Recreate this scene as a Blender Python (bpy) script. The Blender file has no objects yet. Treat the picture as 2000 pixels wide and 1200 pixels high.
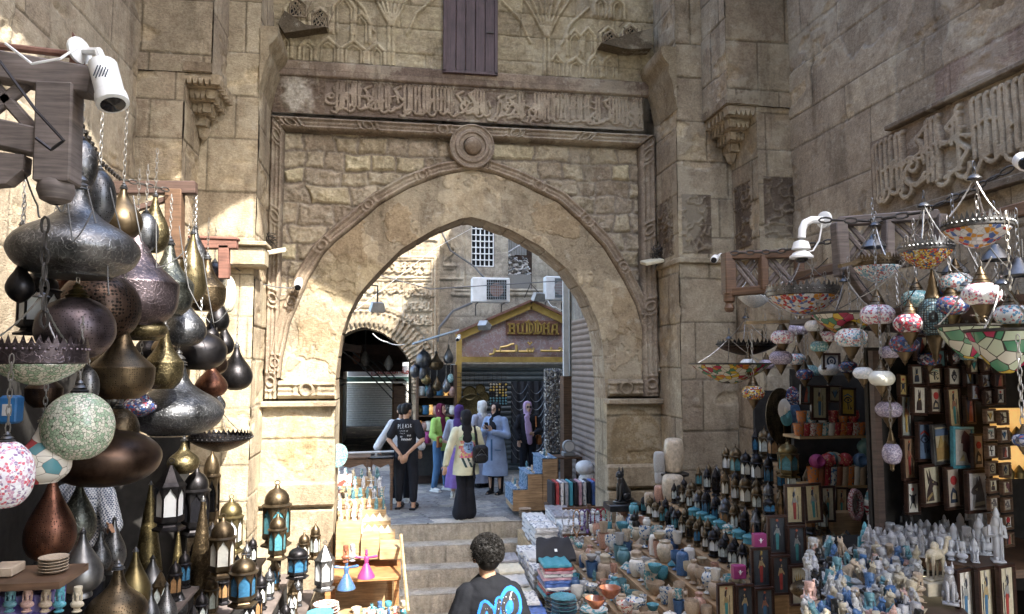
import bpy, math, random
import numpy as np
from mathutils import Vector, Matrix, Euler
random.seed(7)
R=math.radians; PI=math.pi
scn=bpy.context.scene; col=scn.collection
# ------------------------------------------------------------------ camera
CAMZ=2.4; YAW=R(-9.0); PIT=R(4.55); FP=1420.0
cd=bpy.data.cameras.new('camera'); cam=bpy.data.objects.new('camera',cd); col.objects.link(cam)
cam.location=(0,0,CAMZ); cam.rotation_euler=(PI/2+PIT,0,YAW)
cd.sensor_width=36; cd.lens=FP/2000*36; cd.clip_end=400; cd.clip_start=.05
scn.camera=cam
RM=Euler((PI/2+PIT,0,YAW)).to_matrix()
def ray(px,py): return RM@Vector(((px-1000)/FP,(600-py)/FP,-1))
def at(px,py,Y):
    d=ray(px,py); t=Y/d.y; return Vector((d.x*t,Y,CAMZ+d.z*t))
def atX(px,py,X):
    d=ray(px,py); t=X/d.x; return Vector((X,d.y*t,CAMZ+d.z*t))
def atZ(px,py,Z):
    d=ray(px,py); t=(Z-CAMZ)/d.z; return Vector((d.x*t,d.y*t,Z))
def mpp(px,py,Y):                       # metres per photo pixel at that depth
    return Y/ray(px,py).y/FP
# ------------------------------------------------------------------ node materials
def new_mat(name):
    m=bpy.data.materials.new(name); m.use_nodes=True
    nt=m.node_tree; b=nt.nodes['Principled BSDF']; return m,nt,b
def N(nt,t,**kw):
    n=nt.nodes.new(t)
    for k,v in kw.items():
        if k in n.inputs.keys() if isinstance(k,str) else False: n.inputs[k].default_value=v
        else: setattr(n,k,v)
    return n
def L(nt,a,b): nt.links.new(a,b)
def rgb(*c): return (c[0],c[1],c[2],1)
def ramp(nt,stops):
    r=nt.nodes.new('ShaderNodeValToRGB'); e=r.color_ramp.elements
    while len(e)<len(stops): e.new(.5)
    for el,(p,c) in zip(e,stops): el.position=p; el.color=rgb(*c) if len(c)==3 else c
    return r
def tc(nt,scale=1.0,world=False):
    t=nt.nodes.new('ShaderNodeTexCoord'); mp=nt.nodes.new('ShaderNodeMapping')
    if isinstance(scale,(int,float)): scale=(scale,)*3
    mp.inputs['Scale'].default_value=scale
    if world:
        g=nt.nodes.new('ShaderNodeNewGeometry'); L(nt,g.outputs['Position'],mp.inputs[0])
    else: L(nt,t.outputs['Object'],mp.inputs[0])
    return mp.outputs[0]
def noise(nt,vec,sc,det=4,rough=.6):
    n=nt.nodes.new('ShaderNodeTexNoise'); n.inputs['Scale'].default_value=sc; n.inputs['Detail'].default_value=det
    n.inputs['Roughness'].default_value=rough
    if vec is not None: L(nt,vec,n.inputs['Vector'])
    return n
def bump(nt,b,h,st=.3,dist=.01):
    n=nt.nodes.new('ShaderNodeBump'); n.inputs['Strength'].default_value=st; n.inputs['Distance'].default_value=dist
    L(nt,h,n.inputs['Height']); L(nt,n.outputs[0],b.inputs['Normal']); return n
def mixc(nt,f,a,b_,bt='MIX'):
    n=nt.nodes.new('ShaderNodeMix'); n.data_type='RGBA'; n.blend_type=bt
    ins=[n.inputs[0],n.inputs[6],n.inputs[7]]
    for s,v in zip(ins,(f,a,b_)):
        if isinstance(v,(int,float)): s.default_value=v
        elif isinstance(v,tuple): s.default_value=rgb(*v[:3])
        else: L(nt,v,s)
    return n.outputs[2]
M={}
def stone_mat():
    m,nt,b=new_mat('carved sandstone')
    a=N(nt,'ShaderNodeAttribute',attribute_name='Col')
    v=tc(nt,1,True)
    n1=noise(nt,v,2.2,6,.65); n2=noise(nt,v,38,5,.7); n3=noise(nt,v,9,5,.7)
    r1=ramp(nt,[(.3,(.78,.74,.70)),(.7,(1.16,1.12,1.05))]); L(nt,n1.outputs[0],r1.inputs[0])
    r2=ramp(nt,[(.3,(.72,.70,.68)),(.7,(1.18,1.18,1.18))]); L(nt,n2.outputs[0],r2.inputs[0])
    r3=ramp(nt,[(.35,(.8,.78,.76)),(.65,(1.1,1.1,1.1))]); L(nt,n3.outputs[0],r3.inputs[0])
    c=mixc(nt,1.0,a.outputs['Color'],r1.outputs[0],'MULTIPLY'); c=mixc(nt,1.0,c,r2.outputs[0],'MULTIPLY'); c=mixc(nt,1.0,c,r3.outputs[0],'MULTIPLY')
    n5=noise(nt,v,.9,9,.72); r5=ramp(nt,[(.53,(0,0,0)),(.57,(1,1,1))]); L(nt,n5.outputs[0],r5.inputs[0])
    f5=N(nt,'ShaderNodeMath',operation='MULTIPLY'); f5.inputs[1].default_value=.30; L(nt,r5.outputs[0],f5.inputs[0]); c=mixc(nt,f5.outputs[0],c,(.56,.49,.34))
    n6=noise(nt,tc(nt,(2.6,2.6,.5),True),1.0,7,.7); r6=ramp(nt,[(.56,(1,1,1)),(.72,(.52,.49,.46))]); L(nt,n6.outputs[0],r6.inputs[0]); c=mixc(nt,1.0,c,r6.outputs[0],'MULTIPLY')
    n7=noise(nt,v,5.5,9,.75); r7=ramp(nt,[(.58,(0,0,0)),(.64,(1,1,1))]); L(nt,n7.outputs[0],r7.inputs[0]); f7=N(nt,'ShaderNodeMath',operation='MULTIPLY'); f7.inputs[1].default_value=.28; L(nt,r7.outputs[0],f7.inputs[0]); c=mixc(nt,f7.outputs[0],c,(.62,.57,.45))
    hs=nt.nodes.new('ShaderNodeHueSaturation'); hs.inputs['Saturation'].default_value=.84; L(nt,c,hs.inputs['Color']); c=hs.outputs[0]
    L(nt,c,b.inputs['Base Color']); b.inputs['Roughness'].default_value=.92
    b.inputs['Specular IOR Level'].default_value=.15
    # tool marks + grain
    vs=tc(nt,(14,14,60),True); n4=noise(nt,vs,1.6,4,.6)
    ad=N(nt,'ShaderNodeMath',operation='ADD'); L(nt,n2.outputs[0],ad.inputs[0]); L(nt,n4.outputs[0],ad.inputs[1])
    bump(nt,b,ad.outputs[0],.65,.012)
    return m
M['stone']=stone_mat()
def mat_simple(key,c,rough=.6,metal=0,var=.15,sc=12,bumpst=0.0,bsc=60,spec=.5,coat=0,emit=None):
    m,nt,b=new_mat(key.replace('_',' ')); v=tc(nt,1)
    n=noise(nt,v,sc,4)
    lo=tuple(max(0,x*(1-var)) for x in c); hi=tuple(min(1,x*(1+var)) for x in c)
    r=ramp(nt,[(.3,lo),(.7,hi)]); L(nt,n.outputs[0],r.inputs[0]); L(nt,r.outputs[0],b.inputs['Base Color'])
    b.inputs['Roughness'].default_value=rough; b.inputs['Metallic'].default_value=metal
    b.inputs['Specular IOR Level'].default_value=spec
    if coat: b.inputs['Coat Weight'].default_value=coat; b.inputs['Coat Roughness'].default_value=.1
    if bumpst: n2=noise(nt,v,bsc,3); bump(nt,b,n2.outputs[0],bumpst,.004)
    if emit: b.inputs['Emission Color'].default_value=rgb(*emit[0]); b.inputs['Emission Strength'].default_value=emit[1]
    M[key]=m; return m
def mat_metal(key,c,rough=.36,style='engrave',hole=(.01,.008,.006),sc=9,dark=.45):
    m,nt,b=new_mat(key.replace('_',' ')); t=nt.nodes.new('ShaderNodeTexCoord')
    b.inputs['Metallic'].default_value=.9
    nn=noise(nt,t.outputs['Object'],4.5,5,.65)
    r=ramp(nt,[(.34,tuple(x*.28 for x in c)),(.5,tuple(x*.8 for x in c)),(.72,tuple(min(1,x*1.3) for x in c))]); L(nt,nn.outputs[0],r.inputs[0])
    rr=N(nt,'ShaderNodeMapRange'); rr.inputs[3].default_value=rough-.1; rr.inputs[4].default_value=rough+.2
    L(nt,nn.outputs[0],rr.inputs[0]); L(nt,rr.outputs[0],b.inputs['Roughness'])
    base=r.outputs[0]
    if style=='engrave':
        w=nt.nodes.new('ShaderNodeTexWave'); w.wave_type='RINGS'; w.rings_direction='SPHERICAL'
        vv=nt.nodes.new('ShaderNodeTexVoronoi'); vv.inputs['Scale'].default_value=sc*1.6; vv.feature='F1'
        L(nt,t.outputs['Object'],vv.inputs['Vector'])
        s=N(nt,'ShaderNodeMath',operation='SINE'); mu=N(nt,'ShaderNodeMath',operation='MULTIPLY'); mu.inputs[1].default_value=26
        L(nt,vv.outputs['Distance'],mu.inputs[0]); L(nt,mu.outputs[0],s.inputs[0])
        nt.nodes.remove(w)
        n5=noise(nt,t.outputs['Object'],sc*3.2,1.5,.5)
        a=N(nt,'ShaderNodeMath',operation='SUBTRACT'); a.inputs[1].default_value=.5; L(nt,n5.outputs[0],a.inputs[0])
        a2=N(nt,'ShaderNodeMath',operation='ABSOLUTE'); L(nt,a.outputs[0],a2.inputs[0])
        r5=ramp(nt,[(.0,(1.9,1.9,1.85)),(.03,(.8,.8,.8))]); L(nt,a2.outputs[0],r5.inputs[0])
        r6=ramp(nt,[(.0,(.72,.72,.72)),(.4,(1,1,1))]); L(nt,s.outputs[0],r6.inputs[0])
        base=mixc(nt,.8,base,r5.outputs[0],'MULTIPLY'); base=mixc(nt,.8,base,r6.outputs[0],'MULTIPLY')
        bump(nt,b,r5.outputs[0],.35,.003)
    elif style in('holes','open'):
        vv=nt.nodes.new('ShaderNodeTexVoronoi'); vv.inputs['Scale'].default_value=sc*(8 if style=='holes' else 5.0); vv.inputs['Randomness'].default_value=.35
        L(nt,t.outputs['Object'],vv.inputs['Vector'])
        e=(.2,.28) if style=='holes' else (.36,.42)
        r5=ramp(nt,[(e[0],(0,0,0)),(e[1],(1,1,1))]); L(nt,vv.outputs['Distance'],r5.inputs[0])
        base=mixc(nt,r5.outputs[0],tuple(hole),base)
        bump(nt,b,r5.outputs[0],.5,.004)
    elif style=='plain':
        n2=noise(nt,t.outputs['Object'],30,3); bump(nt,b,n2.outputs[0],.12,.003)
    L(nt,base,b.inputs['Base Color']); M[key]=m; return m
def mat_mosaic(key,cols,sc=34,lead=(.75,.74,.72),w=.06,rough=.25,metal=0,emit=0,rand=1.0):
    m,nt,b=new_mat(key.replace('_',' ')); t=nt.nodes.new('ShaderNodeTexCoord'); sc=sc*1.55 if sc>30 else sc*1.2
    v1=nt.nodes.new('ShaderNodeTexVoronoi'); v1.inputs['Scale'].default_value=sc; v1.inputs['Randomness'].default_value=rand
    v2=nt.nodes.new('ShaderNodeTexVoronoi'); v2.feature='DISTANCE_TO_EDGE'; v2.inputs['Scale'].default_value=sc; v2.inputs['Randomness'].default_value=rand
    L(nt,t.outputs['Object'],v1.inputs['Vector']); L(nt,t.outputs['Object'],v2.inputs['Vector'])
    sx=nt.nodes.new('ShaderNodeSeparateColor'); L(nt,v1.outputs['Color'],sx.inputs[0])
    k=len(cols); r=ramp(nt,[((i+.0)/k,c) for i,c in enumerate(cols)]); r.color_ramp.interpolation='CONSTANT'
    L(nt,sx.outputs[0],r.inputs[0])
    r2=ramp(nt,[(w*.6,(0,0,0)),(w,(1,1,1))]); L(nt,v2.outputs['Distance'],r2.inputs[0])
    c=mixc(nt,r2.outputs[0],tuple(lead),r.outputs[0]); L(nt,c,b.inputs['Base Color'])
    b.inputs['Roughness'].default_value=rough; b.inputs['Metallic'].default_value=metal
    bump(nt,b,r2.outputs[0],.3,.002)
    if emit: L(nt,c,b.inputs['Emission Color']); b.inputs['Emission Strength'].default_value=emit
    M[key]=m; return m
def mat_wood(key,c,rough=.55,sc=(3,3,40),spec=.4):
    m,nt,b=new_mat(key.replace('_',' ')); v=tc(nt,sc); n=noise(nt,v,1.5,5,.6)
    n0=noise(nt,tc(nt,1),5,4)
    r=ramp(nt,[(.3,tuple(x*.55 for x in c)),(.7,tuple(min(1,x*1.3) for x in c))]); L(nt,n.outputs[0],r.inputs[0])
    r0=ramp(nt,[(.3,(.75,.75,.75)),(.7,(1.15,1.15,1.15))]); L(nt,n0.outputs[0],r0.inputs[0])
    L(nt,mixc(nt,1.0,r.outputs[0],r0.outputs[0],'MULTIPLY'),b.inputs['Base Color']); b.inputs['Roughness'].default_value=rough; b.inputs['Specular IOR Level'].default_value=spec
    bump(nt,b,n.outputs[0],.3,.003); M[key]=m; return m
def mat_attr(key,rough=.6,metal=0,bst=.1,coat=0):
    m,nt,b=new_mat(key.replace('_',' ')); a=N(nt,'ShaderNodeAttribute',attribute_name='Col')
    n=noise(nt,tc(nt,1),40,4); r=ramp(nt,[(.3,(.8,.8,.8)),(.7,(1.1,1.1,1.1))]); L(nt,n.outputs[0],r.inputs[0])
    L(nt,mixc(nt,1.0,a.outputs['Color'],r.outputs[0],'MULTIPLY'),b.inputs['Base Color'])
    b.inputs['Roughness'].default_value=rough; b.inputs['Metallic'].default_value=metal
    if coat: b.inputs['Coat Weight'].default_value=coat
    if bst: bump(nt,b,n.outputs[0],bst,.003)
    M[key]=m; return m
# ------------------------------------------------------------------ objects and properties
def tag(o,label=None,cat=None,group=None,kind=None):
    if label: o['label']=label
    if cat: o['category']=cat
    if group: o['group']=group
    if kind: o['kind']=kind
    return o
def thing(name,label,cat,loc=(0,0,0),rz=0,group=None):
    o=bpy.data.objects.new(name,None); o.empty_display_size=.1; col.objects.link(o)
    o.location=loc; o.rotation_euler=(0,0,rz); return tag(o,label,cat,group)
class MB:
    def __init__(s): s.v=[]; s.f=[]; s.c=[]; s.mi=[]; s.cur=(1,1,1); s.m=0; s.X=Matrix()
    def _add(s,vs,fs):
        b=len(s.v); X=s.X
        s.v+= [tuple(X@Vector(p)) for p in vs]; s.c+=[s.cur]*len(vs)
        s.f+=[tuple(b+i for i in f) for f in fs]; s.mi+=[s.m]*len(fs)
    def box(s,cx,cy,cz,sx,sy,sz,rz=0,rx=0,ry=0,bev=0):
        h=Vector((sx/2,sy/2,sz/2)); E=Euler((rx,ry,rz)).to_matrix(); c=Vector((cx,cy,cz))
        if bev<=0:
            vs=[c+E@Vector((a*h.x,b*h.y,d*h.z)) for a in(-1,1) for b in(-1,1) for d in(-1,1)]
            s._add(vs,[(0,1,3,2),(4,6,7,5),(0,4,5,1),(2,3,7,6),(0,2,6,4),(1,5,7,3)])
        else:
            prof=[(-h.z,1),(-h.z+bev,0),(h.z-bev,0),(h.z,1)]; vs=[]
            for z,k in prof:
                x=h.x-bev*k; y=h.y-bev*k
                q=bev*(1-k)*.6+.0001
                vs+=[c+E@Vector(p) for p in((-x,-y+q,z),(-x+q,-y,z),(x-q,-y,z),(x,-y+q,z),(x,y-q,z),(x-q,y,z),(-x+q,y,z),(-x,y-q,z))]
            fs=[tuple(range(7,-1,-1)),tuple(24+i for i in range(8))]
            for j in range(3):
                for i in range(8): fs.append((j*8+i,j*8+(i+1)%8,(j+1)*8+(i+1)%8,(j+1)*8+i))
            s._add(vs,fs)
        return s
    def lathe(s,prof,n=20,c=(0,0,0),sx=1,sy=1,caps=True,ph=0,axis=None):
        E=Matrix() if axis is None else Vector((0,0,1)).rotation_difference(Vector(axis)).to_matrix().to_4x4()
        c=Vector(c); vs=[];fs=[]
        for r,z in prof:
            for i in range(n):
                a=2*PI*i/n+ph; vs.append(c+E@Vector((r*math.cos(a)*sx,r*math.sin(a)*sy,z)))
        for j in range(len(prof)-1):
            for i in range(n): fs.append((j*n+i,j*n+(i+1)%n,(j+1)*n+(i+1)%n,(j+1)*n+i))
        if caps:
            if prof[0][0]>1e-4: fs.append(tuple(range(n-1,-1,-1)))
            if prof[-1][0]>1e-4: fs.append(tuple((len(prof)-1)*n+i for i in range(n)))
        s._add(vs,fs); return s
    def tube(s,pts,r,n=6,closed=False):
        pts=[Vector(p) for p in pts]; m=len(pts)
        rr=r if isinstance(r,(list,tuple)) else [r]*m
        vs=[];fs=[]; up=Vector((0,0,1)); prev=None
        for i,p in enumerate(pts):
            if closed: t=(pts[(i+1)%m]-pts[i-1])
            else: t=pts[min(i+1,m-1)]-pts[max(i-1,0)]
            if t.length<1e-9: t=Vector((0,0,1))
            t.normalize()
            if prev is None:
                a=t.cross(up)
                if a.length<.1: a=t.cross(Vector((1,0,0)))
            else:
                a=prev-t*prev.dot(t)
                if a.length<1e-6: a=t.cross(up)
            a.normalize(); prev=a; b=t.cross(a)
            for k in range(n):
                q=2*PI*k/n; vs.append(p+(a*math.cos(q)+b*math.sin(q))*rr[i])
        for j in range(m if closed else m-1):
            for k in range(n):
                j2=(j+1)%m; fs.append((j*n+k,j*n+(k+1)%n,j2*n+(k+1)%n,j2*n+k))
        if not closed: fs.append(tuple(range(n-1,-1,-1))); fs.append(tuple((m-1)*n+k for k in range(n)))
        s._add(vs,fs); return s
    def prism(s,poly,d,O=(0,0,0),U=(1,0,0),V=(0,0,1)):      # polygon in UV plane, thickness d along UxV
        O=Vector(O);U=Vector(U);V=Vector(V);W=U.cross(V); k=len(poly)
        a=sum(poly[i][0]*poly[(i+1)%k][1]-poly[(i+1)%k][0]*poly[i][1] for i in range(k))
        if a<0: poly=poly[::-1]
        vs=[O+U*x+V*y for x,y in poly]+[O+U*x+V*y+W*d for x,y in poly]
        fs=[tuple(range(k-1,-1,-1)),tuple(range(k,2*k))]+[(i,(i+1)%k,k+(i+1)%k,k+i) for i in range(k)]
        s._add(vs,fs); return s
    def ell(s,c,r,n=12,m=8,tilt=None):
        c=Vector(c); E=Euler(tilt).to_matrix() if tilt else Matrix.Identity(3); vs=[];fs=[]
        for j in range(m+1):
            t=PI*j/m; rad=max(math.sin(t),.002); z=-math.cos(t)
            for i in range(n):
                a=2*PI*i/n; vs.append(c+E@Vector((r[0]*rad*math.cos(a),r[1]*rad*math.sin(a),r[2]*z)))
        for j in range(m):
            for i in range(n): fs.append((j*n+i,j*n+(i+1)%n,(j+1)*n+(i+1)%n,(j+1)*n+i))
        s._add(vs,fs); return s
    def seg(s,a,b,ra,rb,n=10,flat=1.0,fdir=None):                # tapered limb with round ends
        a=Vector(a);b=Vector(b);L_=(b-a).length; k=4; pr=[]
        for i in range(k+1): t=PI/2*i/k; pr.append((max(ra*math.sin(t),.002),-ra*math.cos(t)))
        for i in range(k+1): t=PI/2*(1-i/k); pr.append((max(rb*math.sin(t),.002),L_+rb*math.cos(t)))
        z=(b-a).normalized() if L_>1e-6 else Vector((0,0,1))
        x=Vector(fdir) if fdir else Vector((0,1,0))
        x=x-z*x.dot(z)
        if x.length<.05: x=Vector((1,0,0))-z*z.x
        x.normalize(); y=z.cross(x); vs=[];fs=[]
        for r,h in pr:
            for i in range(n):
                q=2*PI*i/n; vs.append(a+z*h+x*(r*math.cos(q)*flat)+y*(r*math.sin(q)))
        for j in range(len(pr)-1):
            for i in range(n): fs.append((j*n+i,j*n+(i+1)%n,(j+1)*n+(i+1)%n,(j+1)*n+i))
        s._add(vs,fs); return s
    def build(s,name,mat,parent=None,smooth=True,loc=None,ang=35):
        me=bpy.data.meshes.new(name); me.from_pydata(s.v,[],s.f)
        mats=mat if isinstance(mat,(list,tuple)) else [mat]
        for k in mats: me.materials.append(M[k] if isinstance(k,str) else k)
        if len(mats)>1: me.polygons.foreach_set('material_index',s.mi)
        if any(c!=(1,1,1) for c in s.c):
            at_=me.color_attributes.new('Col','FLOAT_COLOR','POINT')
            at_.data.foreach_set('color',[x for c in s.c for x in (c[0],c[1],c[2],1)])
        if smooth:
            me.polygons.foreach_set('use_smooth',[True]*len(me.polygons))
            me.update(); me.set_sharp_from_angle(angle=R(ang))
        me.update(); o=bpy.data.objects.new(name,me); col.objects.link(o)
        if parent is not None: o.parent=parent
        if loc is not None: o.location=loc
        return o
def part(name,mb,mat,parent,label=None,**k):
    o=mb.build(name,mat,parent,**k)
    if label: o['label']=label
    return o
def inst(root,loc,rz=None,label=None,scale=None,group=None,mats=None,parent=None,rot=None):
    c=root.copy(); col.objects.link(c)
    if parent is not None: c.parent=parent
    else:
        c.location=loc
        if rz is not None: c.rotation_euler=(0,0,rz)
        if rot is not None: c.rotation_euler=rot
        if scale is not None: c.scale=scale if isinstance(scale,(tuple,list)) else (scale,)*3
        if label: c['label']=label
        if group: c['group']=group
    if mats and c.type=='MESH' and c.data.materials and c.data.materials[0].name in mats:
        k=mats[c.data.materials[0].name]; c.material_slots[0].link='OBJECT'; c.material_slots[0].material=M[k]
    for ch in root.children: inst(ch,None,parent=c,mats=mats)
    return c
def used(o,loc,rz=0,label=None,scale=None,rot=None):
    o.location=loc; o.rotation_euler=rot or (0,0,rz)
    if scale is not None: o.scale=scale if isinstance(scale,(tuple,list)) else (scale,)*3
    if label: o['label']=label
    return o
class Kind:                                              # first placement moves the prototype itself, later ones copy it
    def __init__(s,maker): s.mk=maker; s.p={}
    def put(s,key,loc,rz=0,label=None,scale=None,group=None,rot=None):
        if key not in s.p:
            o=s.mk(key); s.p[key]=o
            if group: o['group']=group
            return used(o,loc,rz,label,scale,rot)
        return inst(s.p[key],loc,rz,label,scale,group,rot=rot)
ORD=['first','second','third','fourth','fifth','sixth','seventh','eighth','ninth','tenth','eleventh','twelfth','thirteenth','fourteenth','fifteenth','sixteenth','seventeenth','eighteenth','nineteenth','twentieth']
# ------------------------------------------------------------------ numpy fields
def _h(ix,iy,s):
    n=(ix.astype(np.int64)*374761393+iy.astype(np.int64)*668265263+s*2147483647)&0xffffffff
    n=((n^(n>>13))*1274126177)&0xffffffff
    return ((n^(n>>16))&0xffff)/65535.0
def vn(x,y,s=0):
    ix=np.floor(x);iy=np.floor(y);fx=x-ix;fy=y-iy; fx=fx*fx*(3-2*fx);fy=fy*fy*(3-2*fy)
    a=_h(ix,iy,s);b=_h(ix+1,iy,s);c=_h(ix,iy+1,s);d=_h(ix+1,iy+1,s)
    return (a*(1-fx)+b*fx)*(1-fy)+(c*(1-fx)+d*fx)*fy
def fbm(x,y,s=0,o=4):
    r=0;a=.5
    for i in range(o): r=r+a*vn(x*2**i,y*2**i,s+i*17); a*=.5
    return r/(1-.5**o)
def ss(a,b,x): t=np.clip((x-a)/(b-a),0,1); return t*t*(3-2*t)
def masonry(u,v,courses,wmin,wmax,seed,warp=0,wsc=3):
    if warp:
        u=u+warp*(fbm(u*wsc,v*wsc,seed+5)-.5)*2; v=v+warp*.7*(fbm(u*wsc,v*wsc,seed+9)-.5)*2
    rs=np.random.RandomState(seed); umin=u.min()-1; umax=u.max()+1
    cb=[v.min()-.5]
    while cb[-1]<v.max()+.5: cb.append(cb[-1]+courses[0]+(courses[1]-courses[0])*rs.rand())
    cb=np.array(cb); ci=np.searchsorted(cb,v)-1; ci=np.clip(ci,0,len(cb)-2)
    dv=np.minimum(v-cb[ci],cb[ci+1]-v); du=np.ones_like(u); bid=np.zeros_like(u)
    for k in range(len(cb)-1):
        m=ci==k
        if not m.any(): continue
        ub=[umin-rs.rand()*wmax]
        while ub[-1]<umax: ub.append(ub[-1]+wmin+(wmax-wmin)*rs.rand()**1.2)
        ub=np.array(ub); i=np.clip(np.searchsorted(ub,u[m])-1,0,len(ub)-2)
        du[m]=np.minimum(u[m]-ub[i],ub[i+1]-u[m]); bid[m]=_h(i.astype(float),np.full(i.shape,float(k)),seed)
    d=np.minimum(du,dv); return d,bid
def lerp3(a,b,t): t=t[...,None]; return np.array(a)*(1-t)+np.array(b)*t
def pal(cols,t):
    cols=np.array(cols); k=len(cols)-1; x=np.clip(t,0,.9999)*k; i=x.astype(int); f=(x-i)[...,None]
    return cols[i]*(1-f)+cols[i+1]*f
SAND=[(.27,.215,.15),(.35,.29,.20),(.42,.355,.245),(.48,.42,.28)]
BROWN=[(.31,.25,.175),(.40,.33,.235),(.47,.395,.275),(.55,.475,.335)]
def mesh_grid(name,P,C,mat='stone',parent=None,mask=None,smooth=True):
    nv,nu=P.shape[:2]; idx=np.arange(nv*nu).reshape(nv,nu)
    f=np.stack([idx[:-1,:-1],idx[:-1,1:],idx[1:,1:],idx[1:,:-1]],-1).reshape(-1,4)
    if mask is not None:
        mk=(mask[:-1,:-1]&mask[1:,1:]&mask[:-1,1:]&mask[1:,:-1]).reshape(-1); f=f[mk]
    me=bpy.data.meshes.new(name); me.vertices.add(nv*nu); me.vertices.foreach_set('co',P.reshape(-1).astype(np.float32))
    me.loops.add(f.size); me.loops.foreach_set('vertex_index',f.reshape(-1).astype(np.int32))
    me.polygons.add(len(f)); me.polygons.foreach_set('loop_start',np.arange(0,f.size,4,dtype=np.int32))
    me.update(calc_edges=True)
    a=me.color_attributes.new('Col','FLOAT_COLOR','POINT'); C4=np.ones((nv*nu,4),np.float32); C4[:,:3]=np.clip(C.reshape(-1,3),0,1); a.data.foreach_set('color',C4.reshape(-1))
    me.materials.append(M[mat]); me.polygons.foreach_set('use_smooth',[smooth]*len(f)); me.update()
    o=bpy.data.objects.new(name,me); col.objects.link(o)
    if parent is not None: o.parent=parent
    return o
def wall(name,O,U,V,w,h,res,fn,parent=None,mask=None,mat='stone'):
    O=np.array(O,float);U=np.array(U,float);V=np.array(V,float);W=np.cross(U,V)
    nu=max(2,int(w/res)+1);nv=max(2,int(h/res)+1)
    u,v=np.meshgrid(np.linspace(0,w,nu),np.linspace(0,h,nv)); H,C=fn(u,v)
    P=O+u[...,None]*U+v[...,None]*V+H[...,None]*W
    mk=mask(u,v) if mask else None
    return mesh_grid(name,P,C,mat,parent,mk)
def ashlar(seed=1,courses=(.32,.46),wmin=.5,wmax=1.0,pal_=SAND,joint=.010,depth=.012,off=.008,patch=None,bias=0,mort=(.16,.13,.10)):
    def fn(u,v):
        d,b=masonry(u,v,courses,wmin,wmax,seed,.008,4); n=fbm(u*2,v*2,seed+3,5); n2=fbm(u*14,v*14,seed+4,3)
        j=ss(joint*.4,joint*1.6+.012*n2,d)
        H=depth*j+off*(b-.5)*2+.012*(n-.5)+.006*(n2-.5)
        ero=ss(.62,.72,fbm(u*1.7+9,v*2.6,seed+8,4)); H=H-.02*ero*n2*2
        C=pal(pal_,np.clip(.55*b+.6*(n-.5)+.25+bias,0,1)); C=C*(.78+.22*j)[...,None]; 
        C=lerp3(C*(1,1,1),C*np.array((1.2,1.17,1.08)),ero)
        C=C*(1-(1-j)[...,None]*.45)
        st=ss(.55,.75,fbm(u*5,v*.8,seed+20,3)); C=C*(1-.22*st)[...,None]
        return H,C
    return fn
def stroke_field(u,v,strokes):            # strokes: list of (pts, width); returns 0..1 raised
    H=np.zeros_like(u); us=u[0,:];vs=v[:,0]
    for pts,w in strokes:
        pts=np.array(pts); x0,x1=pts[:,0].min()-w*2,pts[:,0].max()+w*2; y0,y1=pts[:,1].min()-w*2,pts[:,1].max()+w*2
        i0,i1=np.searchsorted(us,[x0,x1]); j0,j1=np.searchsorted(vs,[y0,y1])
        if i1<=i0 or j1<=j0: continue
        a=u[j0:j1,i0:i1];b=v[j0:j1,i0:i1]; D=np.full(a.shape,9.)
        for p,q in zip(pts[:-1],pts[1:]):
            dx,dy=q-p; l=dx*dx+dy*dy+1e-12; t=np.clip(((a-p[0])*dx+(b-p[1])*dy)/l,0,1)
            D=np.minimum(D,np.hypot(a-p[0]-t*dx,b-p[1]-t*dy))
        H[j0:j1,i0:i1]=np.maximum(H[j0:j1,i0:i1],1-ss(w*.82,w*1.1,D))
    return H
def calligraphy(L_,H_,seed=0,x0=0,y0=0):
    rs=random.Random(seed); S=[]; x=x0+.05*H_; w=.035*H_*1.15
    def arc(cx,cy,r,a0,a1,k=8,fy=1): return [(cx+r*math.cos(a0+(a1-a0)*i/k),cy+fy*r*math.sin(a0+(a1-a0)*i/k)) for i in range(k+1)]
    while x<x0+L_-.08*H_:
        t=rs.random(); b=y0+H_*(.2+.1*rs.random())
        if t<.5:
            for k in range(rs.randint(1,3)):
                S.append(([(x+.03*H_,y0+H_*.93),(x,y0+H_*.9),(x+.012*H_,b)],w)); x+=H_*(.075+.025*rs.random())
            S.append((arc(x-.02*H_,b,.1*H_,PI*1.1,PI*2.1,6),w*.85)); x+=.02*H_
        elif t<.72:
            cy=y0+H_*(.3+.3*rs.random()); S.append((arc(x+.1*H_,cy,.075*H_,0,2*PI,10),w*.8)); S.append((arc(x+.12*H_,cy-.1*H_,.17*H_,PI*.6,PI*1.9,9,.8),w)); x+=.13*H_
        elif t<.9:
            S.append(([(x,b-.04*H_),(x+.2*H_,b+.02*H_),(x+.34*H_,b+.18*H_),(x+.2*H_,b+.3*H_),(x+.04*H_,b+.52*H_),(x+.22*H_,b+.62*H_)],w)); x+=.2*H_
        else:
            S.append(([(x,y0+.1*H_),(x+.1*H_,y0+.06*H_),(x+.26*H_,y0+.3*H_),(x+.3*H_,y0+.6*H_)],w)); x+=.12*H_
        if rs.random()<.6: S.append(([(x-.09*H_,y0+H_*rs.uniform(.4,.8)),(x-.05*H_,y0+H_*rs.uniform(.4,.8))],w*.9))
        if rs.random()<.4:
            yy=y0+H_*rs.uniform(.5,.62); S.append(([(x-.3*H_,yy),(x-.1*H_,yy+.05*H_),(x+.1*H_,yy-.02*H_)],w*.7))
    return S
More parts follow.
